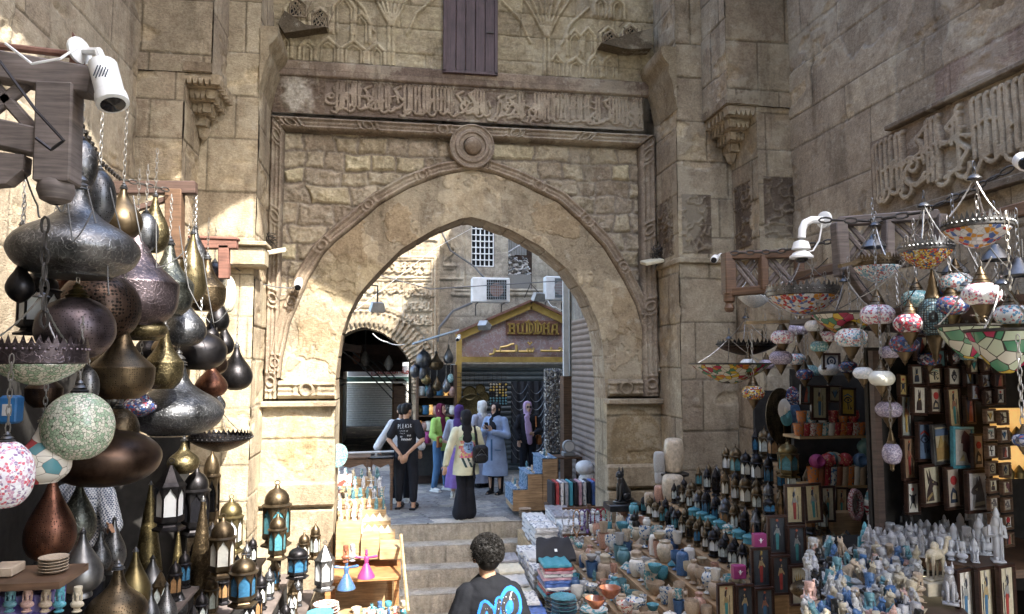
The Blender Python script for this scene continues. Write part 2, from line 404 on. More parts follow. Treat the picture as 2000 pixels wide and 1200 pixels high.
# ================================================================== materials
mat_wood('dark_wood',(.075,.045,.035)); mat_wood('grey_wood',(.17,.14,.125),.7); mat_wood('red_wood',(.20,.095,.07),.7)
mat_wood('plum_wood',(.085,.055,.06),.55,(40,3,3)); mat_wood('frame_wood',(.045,.022,.016),.35); mat_wood('pale_wood',(.46,.32,.17),.6); mat_wood('orange_wood',(.42,.20,.08),.5)
mat_wood('ply_wood',(.40,.26,.14),.6); mat_wood('brown_wood',(.13,.075,.045),.5)
mat_simple('white_plastic',(.78,.78,.76),.35,var=.05); mat_simple('dark_glass',(.01,.01,.012),.1); mat_simple('black_plastic',(.02,.02,.022),.4,var=.1)
mat_simple('iron',(.06,.055,.05),.55,.6,.3,20,.2); mat_simple('chain_steel',(.34,.33,.31),.4,.85,.25,20); mat_simple('cable',(.10,.10,.10),.6); mat_simple('pale_cable',(.55,.54,.5),.6)
mat_simple('gold_paint',(.50,.34,.10),.38,.35,.2,6,.15); mat_simple('grey_metal',(.32,.33,.33),.5,.5,.2,8,.15); mat_simple('rust_metal',(.2,.10,.07),.7,.2,.35,14,.2)
mat_simple('white_paint',(.62,.62,.6),.6,var=.15,sc=6); mat_simple('paint_cream',(.66,.6,.44),.7,var=.12)
mat_attr('attr',.6); mat_attr('attr_gloss',.22,0,.05,.5); mat_attr('attr_cloth',.9,0,.25); mat_attr('attr_metal',.35,.7,.15)
def shutter_mat(key,c):
    return mat_simple(key,c,.5,.3,.2,4,.15)
shutter_mat('shutter_brown',(.20,.16,.135)); shutter_mat('shutter_grey',(.10,.12,.125)); mat_simple('shutter_white',(.5,.49,.44),.8)
m,nt,b=new_mat('veined marble'); v=tc(nt,2.2); n=noise(nt,v,1.6,8,.7); n2=noise(nt,v,2.5,6,.65)
r=ramp(nt,[(.3,(.22,.17,.18)),(.5,(.36,.24,.23)),(.7,(.34,.31,.32))]); L(nt,n.outputs[0],r.inputs[0])
a=N(nt,'ShaderNodeMath',operation='SUBTRACT'); a.inputs[1].default_value=.5; L(nt,n2.outputs[0],a.inputs[0]); a2=N(nt,'ShaderNodeMath',operation='ABSOLUTE'); L(nt,a.outputs[0],a2.inputs[0])
r2=ramp(nt,[(0,(1,1,1)),(.018,(0,0,0))]); L(nt,a2.outputs[0],r2.inputs[0]); L(nt,mixc(nt,r2.outputs[0],r.outputs[0],(.5,.5,.5)),b.inputs['Base Color']); b.inputs['Roughness'].default_value=.3; M['marble']=m
# ================================================================== the gateway
GY=9.5; XL,XR=-1.64,3.53; ZT=5.60; IXL,IXR,IZT=-1.46,3.28,5.41; ZB=1.95; JL,JR=-0.746,2.777; Y1,Y2=8.72,8.06
gate=thing('stone_gateway','tall carved limestone gateway with a pointed arch and inscription band above the steps','gateway',((XL+XR)/2,GY,-1.2))
def gp(o): o.parent=gate; o.matrix_parent_inverse=Matrix.Translation(gate.location).inverted(); return o
def spline(pts,n):
    P=np.array(pts,float); m=len(P); d=np.r_[0,np.cumsum(np.hypot(*(P[1:]-P[:-1]).T))]; s=np.linspace(0,d[-1],n*4)
    Q=np.stack([np.interp(s,d,P[:,0]),np.interp(s,d,P[:,1])],1)
    for _ in range(int(n/8)+2):
        Q[1:-1]=(Q[:-2]+2*Q[1:-1]+Q[2:])/4
    d=np.r_[0,np.cumsum(np.hypot(*(Q[1:]-Q[:-1]).T))]; s=np.linspace(0,d[-1],n)
    return np.stack([np.interp(s,d,Q[:,0]),np.interp(s,d,Q[:,1])],1)
def gpx(l): return [(at(x,y,GY).x,at(x,y,GY).z) for x,y in l]
inL=gpx([(657,780),(655,744),(660,700),(667,655),(680,615),(697,582),(712,561),(745,525),(784,486),(850,447),(900,427),(921,424)])
inR=gpx([(921,424),(945,430),(1000,450),(1060,484),(1108,525),(1144,576),(1168,630),(1177,675),(1181,735),(1183,780)])
exL=gpx([(549,740),(553,700),(567,633),(587,587),(603,547),(633,497),(657,473),(700,438),(743,400),(800,368),(860,345),(921,333)])
exR=gpx([(921,333),(960,340),(1010,358),(1090,397),(1133,437),(1177,483),(1210,537),(1240,597),(1257,657),(1267,733)])
NH=110
IN=np.concatenate([spline(inL,NH),spline(inR,NH)[1:]]); EX=np.concatenate([spline(exL,NH),spline(exR,NH)[1:]])
IN[0,0]=IN[1,0]=JL; IN[-1,0]=JR
NS=len(IN)
def upsample(A,k):
    s=np.arange(len(A)); t=np.linspace(0,len(A)-1,k); return np.stack([np.interp(t,s,A[:,0]),np.interp(t,s,A[:,1])],1)
NU,NV=760,110
I2=upsample(IN,NU);E2=upsample(EX,NU); t=np.linspace(0,1,NV)[:,None,None]
G=I2[None]*(1-t)+E2[None]*t; gx,gz=G[...,0],G[...,1]
# plaster with flaked layers
n1=fbm(gx*1.3,gz*1.3,3,5); n2=fbm(gx*9,gz*9,4,4); lay=ss(.49,.505,n1+.05*(n2-.5)); lay2=ss(.585,.6,fbm(gx*1.9+4,gz*1.9,8,5)); pit=ss(.6,.8,fbm(gx*22,gz*22,15,3))
crk=ss(.0,.012,np.abs(fbm(gx*1.4,gz*1.4,30,5)-.47)); 
dmg=ss(.25,.0,np.hypot((gx+.55)*1.0,(gz-3.42)*1.6)-.42+.3*(n2-.5))
H=.012*lay+.012*lay2-.006*pit*(1-lay)-.02*dmg*(1+n2)+.008*(n2-.5)-.004*(1-crk)
C=lerp3((.36,.30,.20),(.47,.39,.25),lay); C=lerp3(C,(.36,.27,.15),lay2*.8); C=C*(.86+.3*n2)[...,None]; C=C*(1-.18*pit*(1-lay))[...,None]; C=lerp3(C,(.44,.37,.22),dmg*.8)
C=C*(1-.25*(1-crk))[...,None]; st=ss(.5,.7,fbm(gx*2.2,gz*.7,40,4)); C=lerp3(C,C*np.array((.78,.78,.8)),st)
P=np.stack([gx,GY-H,gz],-1); gp(mesh_grid('arch_plaster_face',P,C))
# soffit of bare voussoirs
NW=24; tw=np.linspace(0,1,NW)[:,None]; sx=np.repeat(I2[None,:,0],NW,0); sz=np.repeat(I2[None,:,1],NW,0)
arc=np.r_[0,np.cumsum(np.hypot(*(I2[1:]-I2[:-1]).T))][None].repeat(NW,0)
d,bid=masonry(arc,tw*.57+0*arc,(.57,.571),.28,.36,77); j=ss(.004,.014,d); nn=fbm(arc*5,tw*3,70,4)
nrm=np.gradient(I2,axis=0); nrm=nrm/(np.hypot(*nrm.T)[:,None]+1e-9); off=(.012*(1-j)+.01*(nn-.5))
P=np.stack([sx-nrm[None,:,1]*off,GY+.57*tw+0*sx,sz+nrm[None,:,0]*off],-1)
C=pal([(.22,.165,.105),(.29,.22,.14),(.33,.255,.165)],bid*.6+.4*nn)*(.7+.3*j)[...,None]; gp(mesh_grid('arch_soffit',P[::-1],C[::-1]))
# carved moulding following the arch
def knotfield(s,tt,w,period,ph,kr):
    """s along, tt across in metres (0..w): two rolls with cable knots"""
    x=(tt/w); a=.0+.6*ss(.0,.10,x)*ss(1.0,.90,x)
    g=lambda c,wd: np.exp(-((x-c)/wd)**2)
    k=np.abs(((s+ph)%period)-period/2)              # distance from knot centre
    ring=np.exp(-((np.hypot(k,tt-w/2)-kr)/(w*.09))**2); inside=ss(kr*1.5,kr*1.1,np.hypot(k,(tt-w/2)))
    rolls=np.maximum(g(.22,.09),g(.78,.09)); mid=.55*g(.5,.2); long_=np.maximum(rolls,mid*0)
    end=np.exp(-((k-kr*1.9)/(w*.1))**2)*ss(.1,.25,x)*ss(.9,.75,x)
    h=a+ (1-inside)*(rolls*.55+.3*g(.5,.1)*ss(kr*1.8,kr*2.3,k)+end*.5)+inside*ring*.7
    return h
def band(name,C0,C1,w,proud,period,ph=0,kr=.05,y=GY,colr=(.27,.21,.155),colr2=(.36,.29,.205),nv=34,bottom=None):
    """C0 inner curve, C1 outer curve (n,2) in the gate plane"""
    n=len(C0); t=np.linspace(0,1,nv); s=np.r_[0,np.cumsum(np.hypot(*(C0[1:]-C0[:-1]).T))][None].repeat(nv,0)
    Gx=C0[None,:,0]*(1-t[:,None])+C1[None,:,0]*t[:,None]; Gz=C0[None,:,1]*(1-t[:,None])+C1[None,:,1]*t[:,None]
    h=knotfield(s,t[:,None]*w+0*s,w,period,ph,kr); nz=fbm(Gx*12,Gz*12,51,4); big=fbm(Gx*1.6,Gz*1.6,52,3)
    brk=ss(.003,.008,np.abs((s%.62)-.31))
    H=proud*h+.006*(nz-.5)-.004*(1-brk); H[0]=H[-1]=-.06; H[:,0]=H[:,-1]=-.06
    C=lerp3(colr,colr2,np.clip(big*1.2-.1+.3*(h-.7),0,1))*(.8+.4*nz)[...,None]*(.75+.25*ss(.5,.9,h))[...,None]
    return gp(mesh_grid(name,np.stack([Gx,y-H,Gz],-1),C))
def offset(A,d):
    n=np.gradient(A,axis=0); n=n/(np.hypot(*n.T)[:,None]+1e-9); return np.stack([A[:,0]-n[:,1]*d,A[:,1]+n[:,0]*d],1)
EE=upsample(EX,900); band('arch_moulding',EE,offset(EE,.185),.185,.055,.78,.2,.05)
# frame: left, top, right
def line(a,b,n): return np.stack([np.linspace(a[0],b[0],n),np.linspace(a[1],b[1],n)],1)
fi=[(IXL,ZB+.02),(IXL,IZT),(IXR,IZT),(IXR,ZB+.02)]; fo=[(XL,ZB+.02),(XL,ZT),(XR,ZT),(XR,ZB+.02)]
for k,nn_ in ((0,420),(1,560),(2,420)):
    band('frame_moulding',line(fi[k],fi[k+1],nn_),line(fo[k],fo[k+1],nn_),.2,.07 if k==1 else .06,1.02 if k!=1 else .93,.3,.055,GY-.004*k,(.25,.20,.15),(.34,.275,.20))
def rect_band(x0,x1,z0,z1,w=.07):
    C0=line((x0,z0),(x1,z0),200); C1=line((x0,z1),(x1,z1),200)
    band('base_moulding',C0,C1,z1-z0,.06,x1-x0,(x1-x0)*.0,.075,GY-.03,(.27,.22,.15),(.36,.3,.2),40)
rect_band(IXL+.005,JL-.02,ZB+.02,ZB+.26); rect_band(JR+.03,IXR-.005,ZB+.02,ZB+.26)
# sills under the mouldings
for a,c in ((XL-.0,JL+.01),(JR-.01,XR+.0)):
    mb=MB(); mb.cur=(.3,.24,.16); mb.box((a+c)/2,GY-.06,ZB-.035,c-a,.26,.07,bev=.012)
    gp(mb.build('impost_sill','stone'))
# rubble masonry between frame and arch
def rubble(u,v):
    d,b=masonry(u,v,(.20,.27),.24,.56,12,.075,3.2); n=fbm(u*6,v*6,21,5); n2=fbm(u*24,v*24,22,4)
    j=ss(.008,.05,d); H=.03*np.sqrt(j)+.045*(b-.5)*j+.06*(n-.5)*j+.034*(n2-.5)
    C=pal([(.27,.215,.155),(.42,.35,.24),(.34,.285,.21),(.48,.42,.29),(.38,.32,.21),(.60,.54,.34)],b)*(.72+.56*n2)[...,None]
    C=lerp3((.27,.23,.18),C,ss(.004,.03,d))
    return H,C
EXo=offset(EX,.1)
def inside_arch(X,Z,curve,dx=0):
    cx=curve[:,0];cz=curve[:,1]; k=np.argmax(cz); zl=np.interp(X,cx[:k+1],cz[:k+1],left=-9,right=-9); zr=np.interp(X,cx[k:],cz[k:],left=-9,right=-9)
    return Z<np.maximum(zl,zr)
gp(wall('rubble_masonry',(IXL-.03,GY+.09,ZB),(1,0,0),(0,0,1),IXR-IXL+.06,IZT-ZB+.03,.0105,rubble,None,lambda u,v:~inside_arch(u+IXL-.03,v+ZB,EXo)))
# spandrel beside the lower arch: flat pale slabs in front of the rubble
def spand(x0,x1):
    w=x1-x0
    def fn(u,v):
        n=fbm(u*5+x0,v*5,31,4); S=[([(w*.3,.03),(w*.3,1.05)],.012),([(w*.7,.03),(w*.68,1.05)],.012),([(w*.5,.1),(w*.5,.9)],.02)]
        h=stroke_field(u,v,S); C=lerp3((.29,.23,.155),(.38,.315,.21),n)*(.8+.25*h)[...,None]; return .02+.02*h+.012*(n-.5),C
    return fn
gp(wall('spandrel_slab',(IXL,GY+.0,ZB+.26),(1,0,0),(0,0,1),.32,1.05,.01,spand(IXL,IXL+.32),None,lambda u,v:~inside_arch(u+IXL,v+ZB+.26,offset(EX,.12))))
gp(wall('spandrel_slab',(IXR-.22,GY+.0,ZB+.26),(1,0,0),(0,0,1),.22,1.05,.01,spand(IXR-.22,IXR),None,lambda u,v:~inside_arch(u+IXR-.22,v+ZB+.26,offset(EX,.12))))
# roundel with its boss
cx,cz=at(921,290,GY).x,at(921,290,GY).z
mb=MB(); mb.cur=(.29,.235,.18)
pr=[(.30,-.05),(.298,.075),(.285,.085),(.265,.06),(.235,.06),(.215,.09),(.185,.09),(.17,.062),(.15,.062),(.13,.07),(.11,.03),(.0,.03)]
mb.lathe(pr,64,(cx,GY-.03,cz),caps=False,axis=(0,-1,0)); rd=gp(mb.build('roundel','stone'))
mb=MB(); mb.cur=(.24,.18,.125); mb.ell((cx+.01,GY-.1,cz),(.115,.09,.12),28,18); bo=mb.build('boss','stone'); bo.parent=rd
# inscription frieze
FZ0,FZ1=5.64,6.12
xa=at(635,200,GY).x; 
S=calligraphy(3.36-xa,FZ1-FZ0,5)
def frieze(u,v):
    f=stroke_field(u,v,S); n=fbm(u*10,v*10,61,4); big=fbm(u*1.2,v*1.5,62,4); wear=ss(.35,.6,big)
    edge=ss(.0,.02,v)*ss(FZ1-FZ0,FZ1-FZ0-.02,v)*ss(.004,.012,np.abs(((u+.2)%1.35)-.5))
    H=.035*f*(.5+.5*wear)+.012*(n-.5)+.02*(1-ss(.02,.035,np.minimum(v,FZ1-FZ0-v)))
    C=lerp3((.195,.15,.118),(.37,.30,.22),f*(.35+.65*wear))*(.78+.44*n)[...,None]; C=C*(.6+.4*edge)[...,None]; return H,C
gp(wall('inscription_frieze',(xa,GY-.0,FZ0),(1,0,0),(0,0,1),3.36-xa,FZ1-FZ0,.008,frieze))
def brokenp(u,v):
    n=fbm(u*7,v*7,65,5); n2=fbm(u*30,v*30,66,3); w=ss(.25,.1,np.hypot((u-.32)*.9,(v-.24)*.8)+.25*(n-.5)); H=.02+.05*w*n+.02*(n2-.5)
    return H,lerp3((.17,.125,.09),(.44,.41,.35),w)*(.75+.5*n2)[...,None]
gp(wall('broken_plaster',(XL,GY-.0,FZ0),(1,0,0),(0,0,1),xa-XL,FZ1-FZ0,.01,brokenp))
def cornice(u,v):
    d,b=masonry(u,v,(.3,.301),.6,1.3,90); n=fbm(u*9,v*9,91,4); j=ss(.003,.01,d); C=pal([(.19,.14,.11),(.26,.20,.15),(.32,.25,.18)],b)*(.75+.5*n)[...,None]*(.75+.25*j)[...,None]
    return .05*ss(0,.02,v)*ss(.23,.21,v)+.01*(n-.5),C
gp(wall('string_course',(XL,GY,6.12),(1,0,0),(0,0,1),XR-XL-.1,.23,.012,cornice))
# upper wall with carved niches and ribs
U0=6.35
def upx(px,py): p=at(px,py,GY); return (p.x-XL,p.z-U0)
S2=[]
def niche(cxp,cyp,w,h,k=.022):
    x,z=upx(cxp,cyp); w*=.0067; h*=.0067; S2.append(([(x-w/2,z-h/2),(x-w/2,z+h*.15),(x,z+h/2),(x+w/2,z+h*.15),(x+w/2,z-h/2)],k))
    S2.append(([(x-w/2+.05,z-h/2),(x-w/2+.05,z+h*.12),(x,z+h/2-.07),(x+w/2-.05,z+h*.12),(x+w/2-.05,z-h/2)],k*.5))
for c in ((558,90,24,48),(672,28,42,80),(735,110,32,50),(705,55,34,60),(1086,130,26,46),(1160,130,26,46),(1122,85,34,56),(1148,80,30,52),(1188,75,36,44),(1230,68,34,44),(1172,15,24,40),(1205,18,30,44),(575,25,34,50),(625,40,38,46),(1123,135,34,44),(1190,130,30,46),(600,100,30,40),(640,100,40,50),(690,105,44,50)): niche(*c)
for rx in (762,1066):
    x,_=upx(rx,100)
    S2.append(([(x-.02,-.05),(x-.02,.6)],.02)); S2.append(([(x+.04,-.05),(x+.04,.6)],.02))
    for a in (-.5,-.32,-.15,0,.15,.32,.5): S2.append(([(x+.01+a*.05,.55),(x+a*.35,.85),(x+a*1.0,1.35)],.016))
    S2.append(([(x-.6,1.0),(x-.35,.75),(x-.22,.45)],.018)); S2.append(([(x+.6,1.0),(x+.35,.75),(x+.22,.45)],.018))
def upper(u,v):
    f=stroke_field(u,v,S2); d,b=masonry(u,v,(.30,.42),.5,1.1,33,.01); n=fbm(u*3,v*9,34,5); n2=fbm(u*25,v*25,35,3); j=ss(.004,.014,d); rough=ss(.45,.6,fbm(u*1.2,v*1.2,36,3))
    hol=ss(.2,.55,np.abs(u-(XR-XL)/2)/2.6)                       # hood curves forward at both ends
    H=.03*f+.012*j+.03*(n-.5)*rough+.01*(n2-.5)+.0*hol
    C=pal([(.30,.25,.16),(.39,.33,.21),(.46,.40,.25),(.38,.31,.21)],b*.6+n*.4)*(.75+.25*j)[...,None]*(.78+.44*n2)[...,None]*(.9+.25*f)[...,None]; return H,C
gp(wall('niche_wall',(XL,GY,U0),(1,0,0),(0,0,1),XR-XL,1.7,.012,upper))
# dark broken ledges of the hood
for pts,pr_ in (([(560,35),(600,62),(640,66),(560,78),(548,60)],.22),([(1165,98),(1215,82),(1262,70),(1262,108),(1215,110)],.25)):
    mb=MB(); mb.cur=(.13,.105,.07); q=[(at(x,y,GY).x,at(x,y,GY).z) for x,y in pts]; mb.prism(q,pr_,(0,GY+.02,0),(1,0,0),(0,0,1))
    gp(mb.build('hood_ledge','stone',smooth=False))
# pierced hexagonal vents
for x,y in ((583,20),(626,40),(1190,82),(1230,72)):
    p=at(x,y,GY); mb=MB(); mb.cur=(.25,.2,.13); w=.10
    hexa=[(-w,-.11),(-w,.05),(0,.13),(w,.05),(w,-.11)]
    mb.tube([(a,0,b_) for a,b_ in hexa],.018,6,True)
    for i in range(-3,4):
        mb.tube([(max(-w,-.18+i*.07),-.0,-.11+max(0,(-.18+i*.07+w)*-1)),(min(w,-.18+i*.07+.22),0,-.11+.22)],.009,5)
        mb.tube([(min(w,.18-i*.07),.0,-.11),(max(-w,.18-i*.07-.22),0,.11)],.009,5)
    o=gp(mb.build('pierced_vent','stone')); o.location=(p.x-gate.location.x,GY-.04-gate.location.y,p.z-gate.location.z); o.matrix_parent_inverse=Matrix()
    mb=MB(); mb.prism([(a*.9,b_*.9) for a,b_ in hexa],.02,(0,.02,0)); q=mb.build('vent_opening','dark_glass',o,smooth=False)
# plank shutter
a=at(866,145,GY);c=at(969,145,GY)
sh=gp(MB().box(0,0,0,.001,.001,.001).build('plank_shutter','plum_wood')); sh.data.clear_geometry(); bpy.data.objects.remove(sh)
mb=MB(); W_=c.x-a.x
for i in range(5):
    mb.box(a.x+.03+(i+.5)*(W_-.06)/5,GY-.055,a.z+.9,(W_-.06)/5-.008,.035,1.72,bev=.005)
sh=gp(mb.build('plank_shutter','plum_wood'))
mb=MB()
for x,w in ((a.x+.012,.045),(c.x-.012,.045)): mb.box(x,GY-.06,a.z+.9,w,.07,1.8,bev=.006)
mb.box((a.x+c.x)/2,GY-.06,a.z+.012,W_+.02,.07,.045,bev=.006); f=mb.build('shutter_frame','plum_wood'); f.parent=sh
mb=MB(); mb.box(c.x-.09,GY-.085,a.z+.58,.09,.02,.016); f=mb.build('latch','iron'); f.parent=sh
# piers under the arch
def pier(seed,w,patch=None,pcol=(.40,.30,.15)):
    fn0=ashlar(seed,(.55,.8),.8,1.6,[(.34,.29,.19),(.39,.335,.22),(.43,.375,.25)],.012,.014,.004)
    def fn(u,v):
        H,C=fn0(u,v); n=fbm(u*3,v*3,seed+50,5); n2=fbm(u*30,v*30,seed+51,3)
        H=H+.012*(n2-.5); C=C*(.8+.4*n2)[...,None]
        if patch:
            (px,pz,rx,rz)=patch; m_=ss(1.08,.98,np.hypot((u-px)/rx,(v-pz)/rz)**2*.5+.5*np.maximum(np.abs(u-px)/rx,np.abs(v-pz)/rz)+.5*(n-.5)); H=H+.008*m_; C=lerp3(C,np.array(pcol)*(.8+.4*n)[...,None],m_)
        led=ss(.0,.03,1.12+.0*v-v)*0
        return H,C
    return fn
PZ=-1.5
pl0=at(512,800,GY-.06).x
gp(wall('left_pier',(pl0,GY-.06,PZ),(1,0,0),(0,0,1),JL-pl0,ZB-PZ-.07,.013,pier(3,1,(.42,2.95,.24,.36),(.42,.32,.16))))
gp(wall('right_pier',(JR-.01,GY-.06,PZ),(1,0,0),(0,0,1),XR-JR+.03,ZB-PZ-.07,.013,pier(4,1,(.4,2.85,.33,.42),(.33,.26,.14))))
for a_,c_,z_ in ((pl0-.03,JL+.012,.98),(JR-.03,XR+.05,1.1)):
    mb=MB(); mb.cur=(.36,.30,.2); mb.box((a_+c_)/2,GY-.1,z_-.16,c_-a_,.2,.3,bev=.03); mb.box((a_+c_)/2,GY-.085,z_-1.0,c_-a_-.02,.16,1.3,bev=.02)
    gp(mb.build('pier_plinth','stone'))
jf=ashlar(9,(.4,.6),.4,.8,[(.30,.25,.165),(.38,.32,.21)],.01,.01,.004)
gp(wall('jamb',(JR,GY-.07,PZ),(0,1,0),(0,0,1),.64,ZB-PZ,.02,lambda u,v:(-jf(u,v)[0]*0,jf(u,v)[1])))
gp(wall('jamb',(JL,GY+.57,PZ),(0,-1,0),(0,0,1),.64,ZB-PZ,.02,lambda u,v:(-jf(u,v)[0]*0,jf(u,v)[1])))
# back face of the gate towards the lane
bf=ashlar(19)
gp(wall('rear_face',(XR+1.6,GY+.575,PZ),(-1,0,0),(0,0,1),XR+1.6+3.4,9.6-PZ,.05,lambda u,v:(0*u,bf(u,v)[1]),None,lambda u,v:~(inside_arch(XR+1.6-u,v+PZ,IN)|((XR+1.6-u>JL)&(XR+1.6-u<JR)&(v+PZ<ZB+.1)))))
# stepped side pilasters ---------------------------------------------------------------
X1=at(1430,300,Y1).x; X1u=at(1372,150,Y1).x; XW=4.725
x1=at(385,400,Y1).x; x1u=at(443,100,Y1).x; xw=-2.757
zc_t,zc_b=at(1420,205,Y2).z,at(1430,315,Y1).z
print('pil',X1,X1u,x1,x1u,zc_t,zc_b)
mixP=[(.29,.225,.165),(.38,.31,.215),(.44,.375,.26),(.33,.265,.185),(.50,.44,.30)]
AF=ashlar(41,(.42,.75),.5,1.1,mixP,.006,.010,.008); AF2=ashlar(47,(.42,.75),.5,1.1,mixP,.006,.010,.008); AF3=ashlar(53,(.42,.75),.5,1.1,mixP,.006,.010,.008)
Pal_l=[(.33,.27,.18),(.43,.36,.24),(.50,.43,.29),(.42,.35,.23)]
LF=ashlar(61,(.4,.66),.5,1.1,Pal_l,.006,.008,.006); LF2=ashlar(67,(.38,.6),.5,1.0,mixP,.006,.010,.008)
rz0=-1.5; HH=8.05-rz0
def carvepanel(f,u0,u1,v0,v1,seed):
    def fn(u,v):
        H,C=f(u,v); m_=((u>u0)&(u<u1)&(v>v0)&(v<v1)).astype(float)
        a=np.abs(fbm(u*9,v*5,seed,2)-.5); b_=np.abs(fbm(u*5+7,v*8,seed+3,2)-.5); l=1-ss(.0,.045,np.minimum(a,b_)); H=H*(1-m_)+m_*(.028*l+.004); C=lerp3(C,lerp3((.15,.115,.085),(.29,.235,.165),l),m_)
        return H,C
    return fn
def pz(px,py,Y): return at(px,py,Y).z-rz0
gp(wall('right_return',(XR,Y1,rz0),(0,1,0)if False else (0,1,0),(0,0,1),.01,.01,.005,AF)).name='tmp'
bpy.data.objects.remove(bpy.data.objects['tmp'])
# right side: return 1 (faces -X): U must satisfy UxV = -X  -> U=(0,-1,0)
def face_negX(name,X,ya,yb,z0,z1,f,res=.014): return gp(wall(name,(X,yb,z0),(0,-1,0),(0,0,1),yb-ya,z1-z0,res,f))
def face_posX(name,X,ya,yb,z0,z1,f,res=.014): return gp(wall(name,(X,ya,z0),(0,1,0),(0,0,1),yb-ya,z1-z0,res,f))
def face_front(name,Y,xa_,xb_,z0,z1,f,res=.014): return gp(wall(name,(xa_,Y,z0),(1,0,0),(0,0,1),xb_-xa_,z1-z0,res,f))
zz=zc_t
pa,pb=at(1340,495,Y1).z,at(1340,380,Y1).z
face_negX('pilaster_return',XR,Y1-.015,GY+.02,rz0,8.05,carvepanel(AF2,.1,.66,pa-rz0,pb-rz0,5))
face_front('pilaster_face',Y1,XR,X1+.02,rz0,8.05,carvepanel(AF,.05,.45,pa-rz0,pb-rz0,8))
face_negX('pilaster_return',X1,Y2-.015,Y1+.02,rz0,zz,carvepanel(AF3,.08,.5,pa-rz0+.05,pb-rz0+.1,12))
face_front('pilaster_face',Y2,X1,XW+.02,rz0,zz,carvepanel(AF2,.06,.6,pa-rz0+.1,pb-rz0+.1,15))
face_negX('pilaster_return',X1u,Y2-.03,Y1+.02,zz,8.05,AF)
face_front('pilaster_face',Y2-.02,X1u,XW+.02,zz,8.05,AF3)
# left side
face_posX('pilaster_return',XL,Y1-.015,GY+.02,rz0,8.05,LF2)
face_front('pilaster_face',Y1,x1-.02,XL,rz0,8.05,LF)
face_posX('pilaster_return',x1,Y2-.015,Y1+.02,rz0,zz,LF2)
face_front('pilaster_face',Y2,xw-.02,x1,rz0,zz,LF2)
face_posX('pilaster_return',x1u,Y2-.03,Y1+.02,zz,8.05,AF2)
face_front('pilaster_face',Y2-.02,xw-.02,x1u,zz,8.05,AF3)
# ledges
mb=MB(); mb.cur=(.34,.285,.19)
lz=at(485,495,Y1).z
a_,c_=at(445,495,Y1-.12).x,at(519,495,Y1-.12).x
mb.box((a_+c_)/2,Y1-.05,lz-.06,c_-a_,.3,.24,bev=.03); mb.box((a_+c_)/2,Y1-.07,lz+.08,c_-a_+.05,.36,.05,bev=.01); gp(mb.build('ledge','stone')); mb=MB(); mb.cur=(.34,.285,.19)
rz_=at(1360,510,Y1).z
mb.box((XR+X1)/2,Y1-.02,rz_,X1-XR+.05,.1,.07,bev=.01); mb.box(XR,(Y1+GY)/2-.05,rz_-.004,.08,GY-Y1,.07,bev=.01)
mb.box((X1+XW)/2,Y2-.02,rz_+.0,XW-X1,.1,.075,bev=.01); mb.box(X1,(Y2+Y1)/2-.06,rz_-.004,.08,Y1-Y2,.07,bev=.01)
gp(mb.build('ledge','stone'))
# scrolled corbels at the top of both returns
def corbel(X,sgn,zt,zb):
    prof=[(0,zt),(.20,zt),(.20,zt-.10),(.17,zt-.16),(.10,zt-.24),(.11,zt-.34),(.06,zt-.48),(.0,zb)]
    mb=MB(); mb.cur=(.33,.27,.17); mb.prism([(-sgn*x,z) for x,z in prof],GY-Y1+.06,(X,GY+.02,0),(1,0,0),(0,0,1)); gp(mb.build('corbel','stone',smooth=True,ang=50))
corbel(XR,1,at(1300,118,9.1).z,at(1275,232,9.1).z); corbel(XL,-1,at(520,80,9.1).z,at(510,205,9.1).z)
# stalactite corbels
def muq(Xc,Yc,sgn,zt,zb):
    """tiers of small pointed niches narrowing downwards in the corner between two faces; Xc,Yc inner corner"""
    h=(zt-zb)/4; mb=MB(); mb.cur=(.42,.35,.24); EX_=.36; EY_=Y1-Y2+.0
    for k in range(4):
        z=zt-h*(k+1); ex=EX_*(1-.22*k); ey=EY_*(1-.22*k); n=6-k
        mb.prism([(0,0),(sgn*(ex-.07),0),(sgn*(ex-.07),-ey+.07),(0,-ey+.07)],h,(Xc,Yc,z),(1,0,0),(0,1,0))
        mb.prism([(0,0),(sgn*ex,0),(sgn*ex,-ey),(0,-ey)],h*.16,(Xc,Yc,z+h*.84),(1,0,0),(0,1,0))
        for i in range(n+1):                                                # small ribs between the pointed cells
            y=Yc-ey*i/n; x=Xc+sgn*ex*i/n; w=.014
            mb.prism([(-w,0),(w,0),(w*2.6,h*.85),(-w*2.6,h*.85)],.075,(Xc+sgn*(ex-.075) if sgn>0 else Xc-ex,min(Yc-w,max(Yc-ey+w,y)),z),(0,1,0),(0,0,1))
            if i<n+1: mb.prism([(-w,0),(w,0),(w*2.6,h*.85),(-w*2.6,h*.85)],.075,(x-sgn*w,Yc-ey+.075,z),(1,0,0),(0,0,1))
    mb.lathe([(.0,-.14),(.05,-.1),(.09,0)],6,(Xc+sgn*.06,Yc-.08,zt-4*h),caps=False)
    gp(mb.build('stalactite_corbel','stone',smooth=False))
muq(X1,Y1,-1,zc_t,zc_b+.06); muq(x1,Y1,1,zc_t,zc_b+.06)
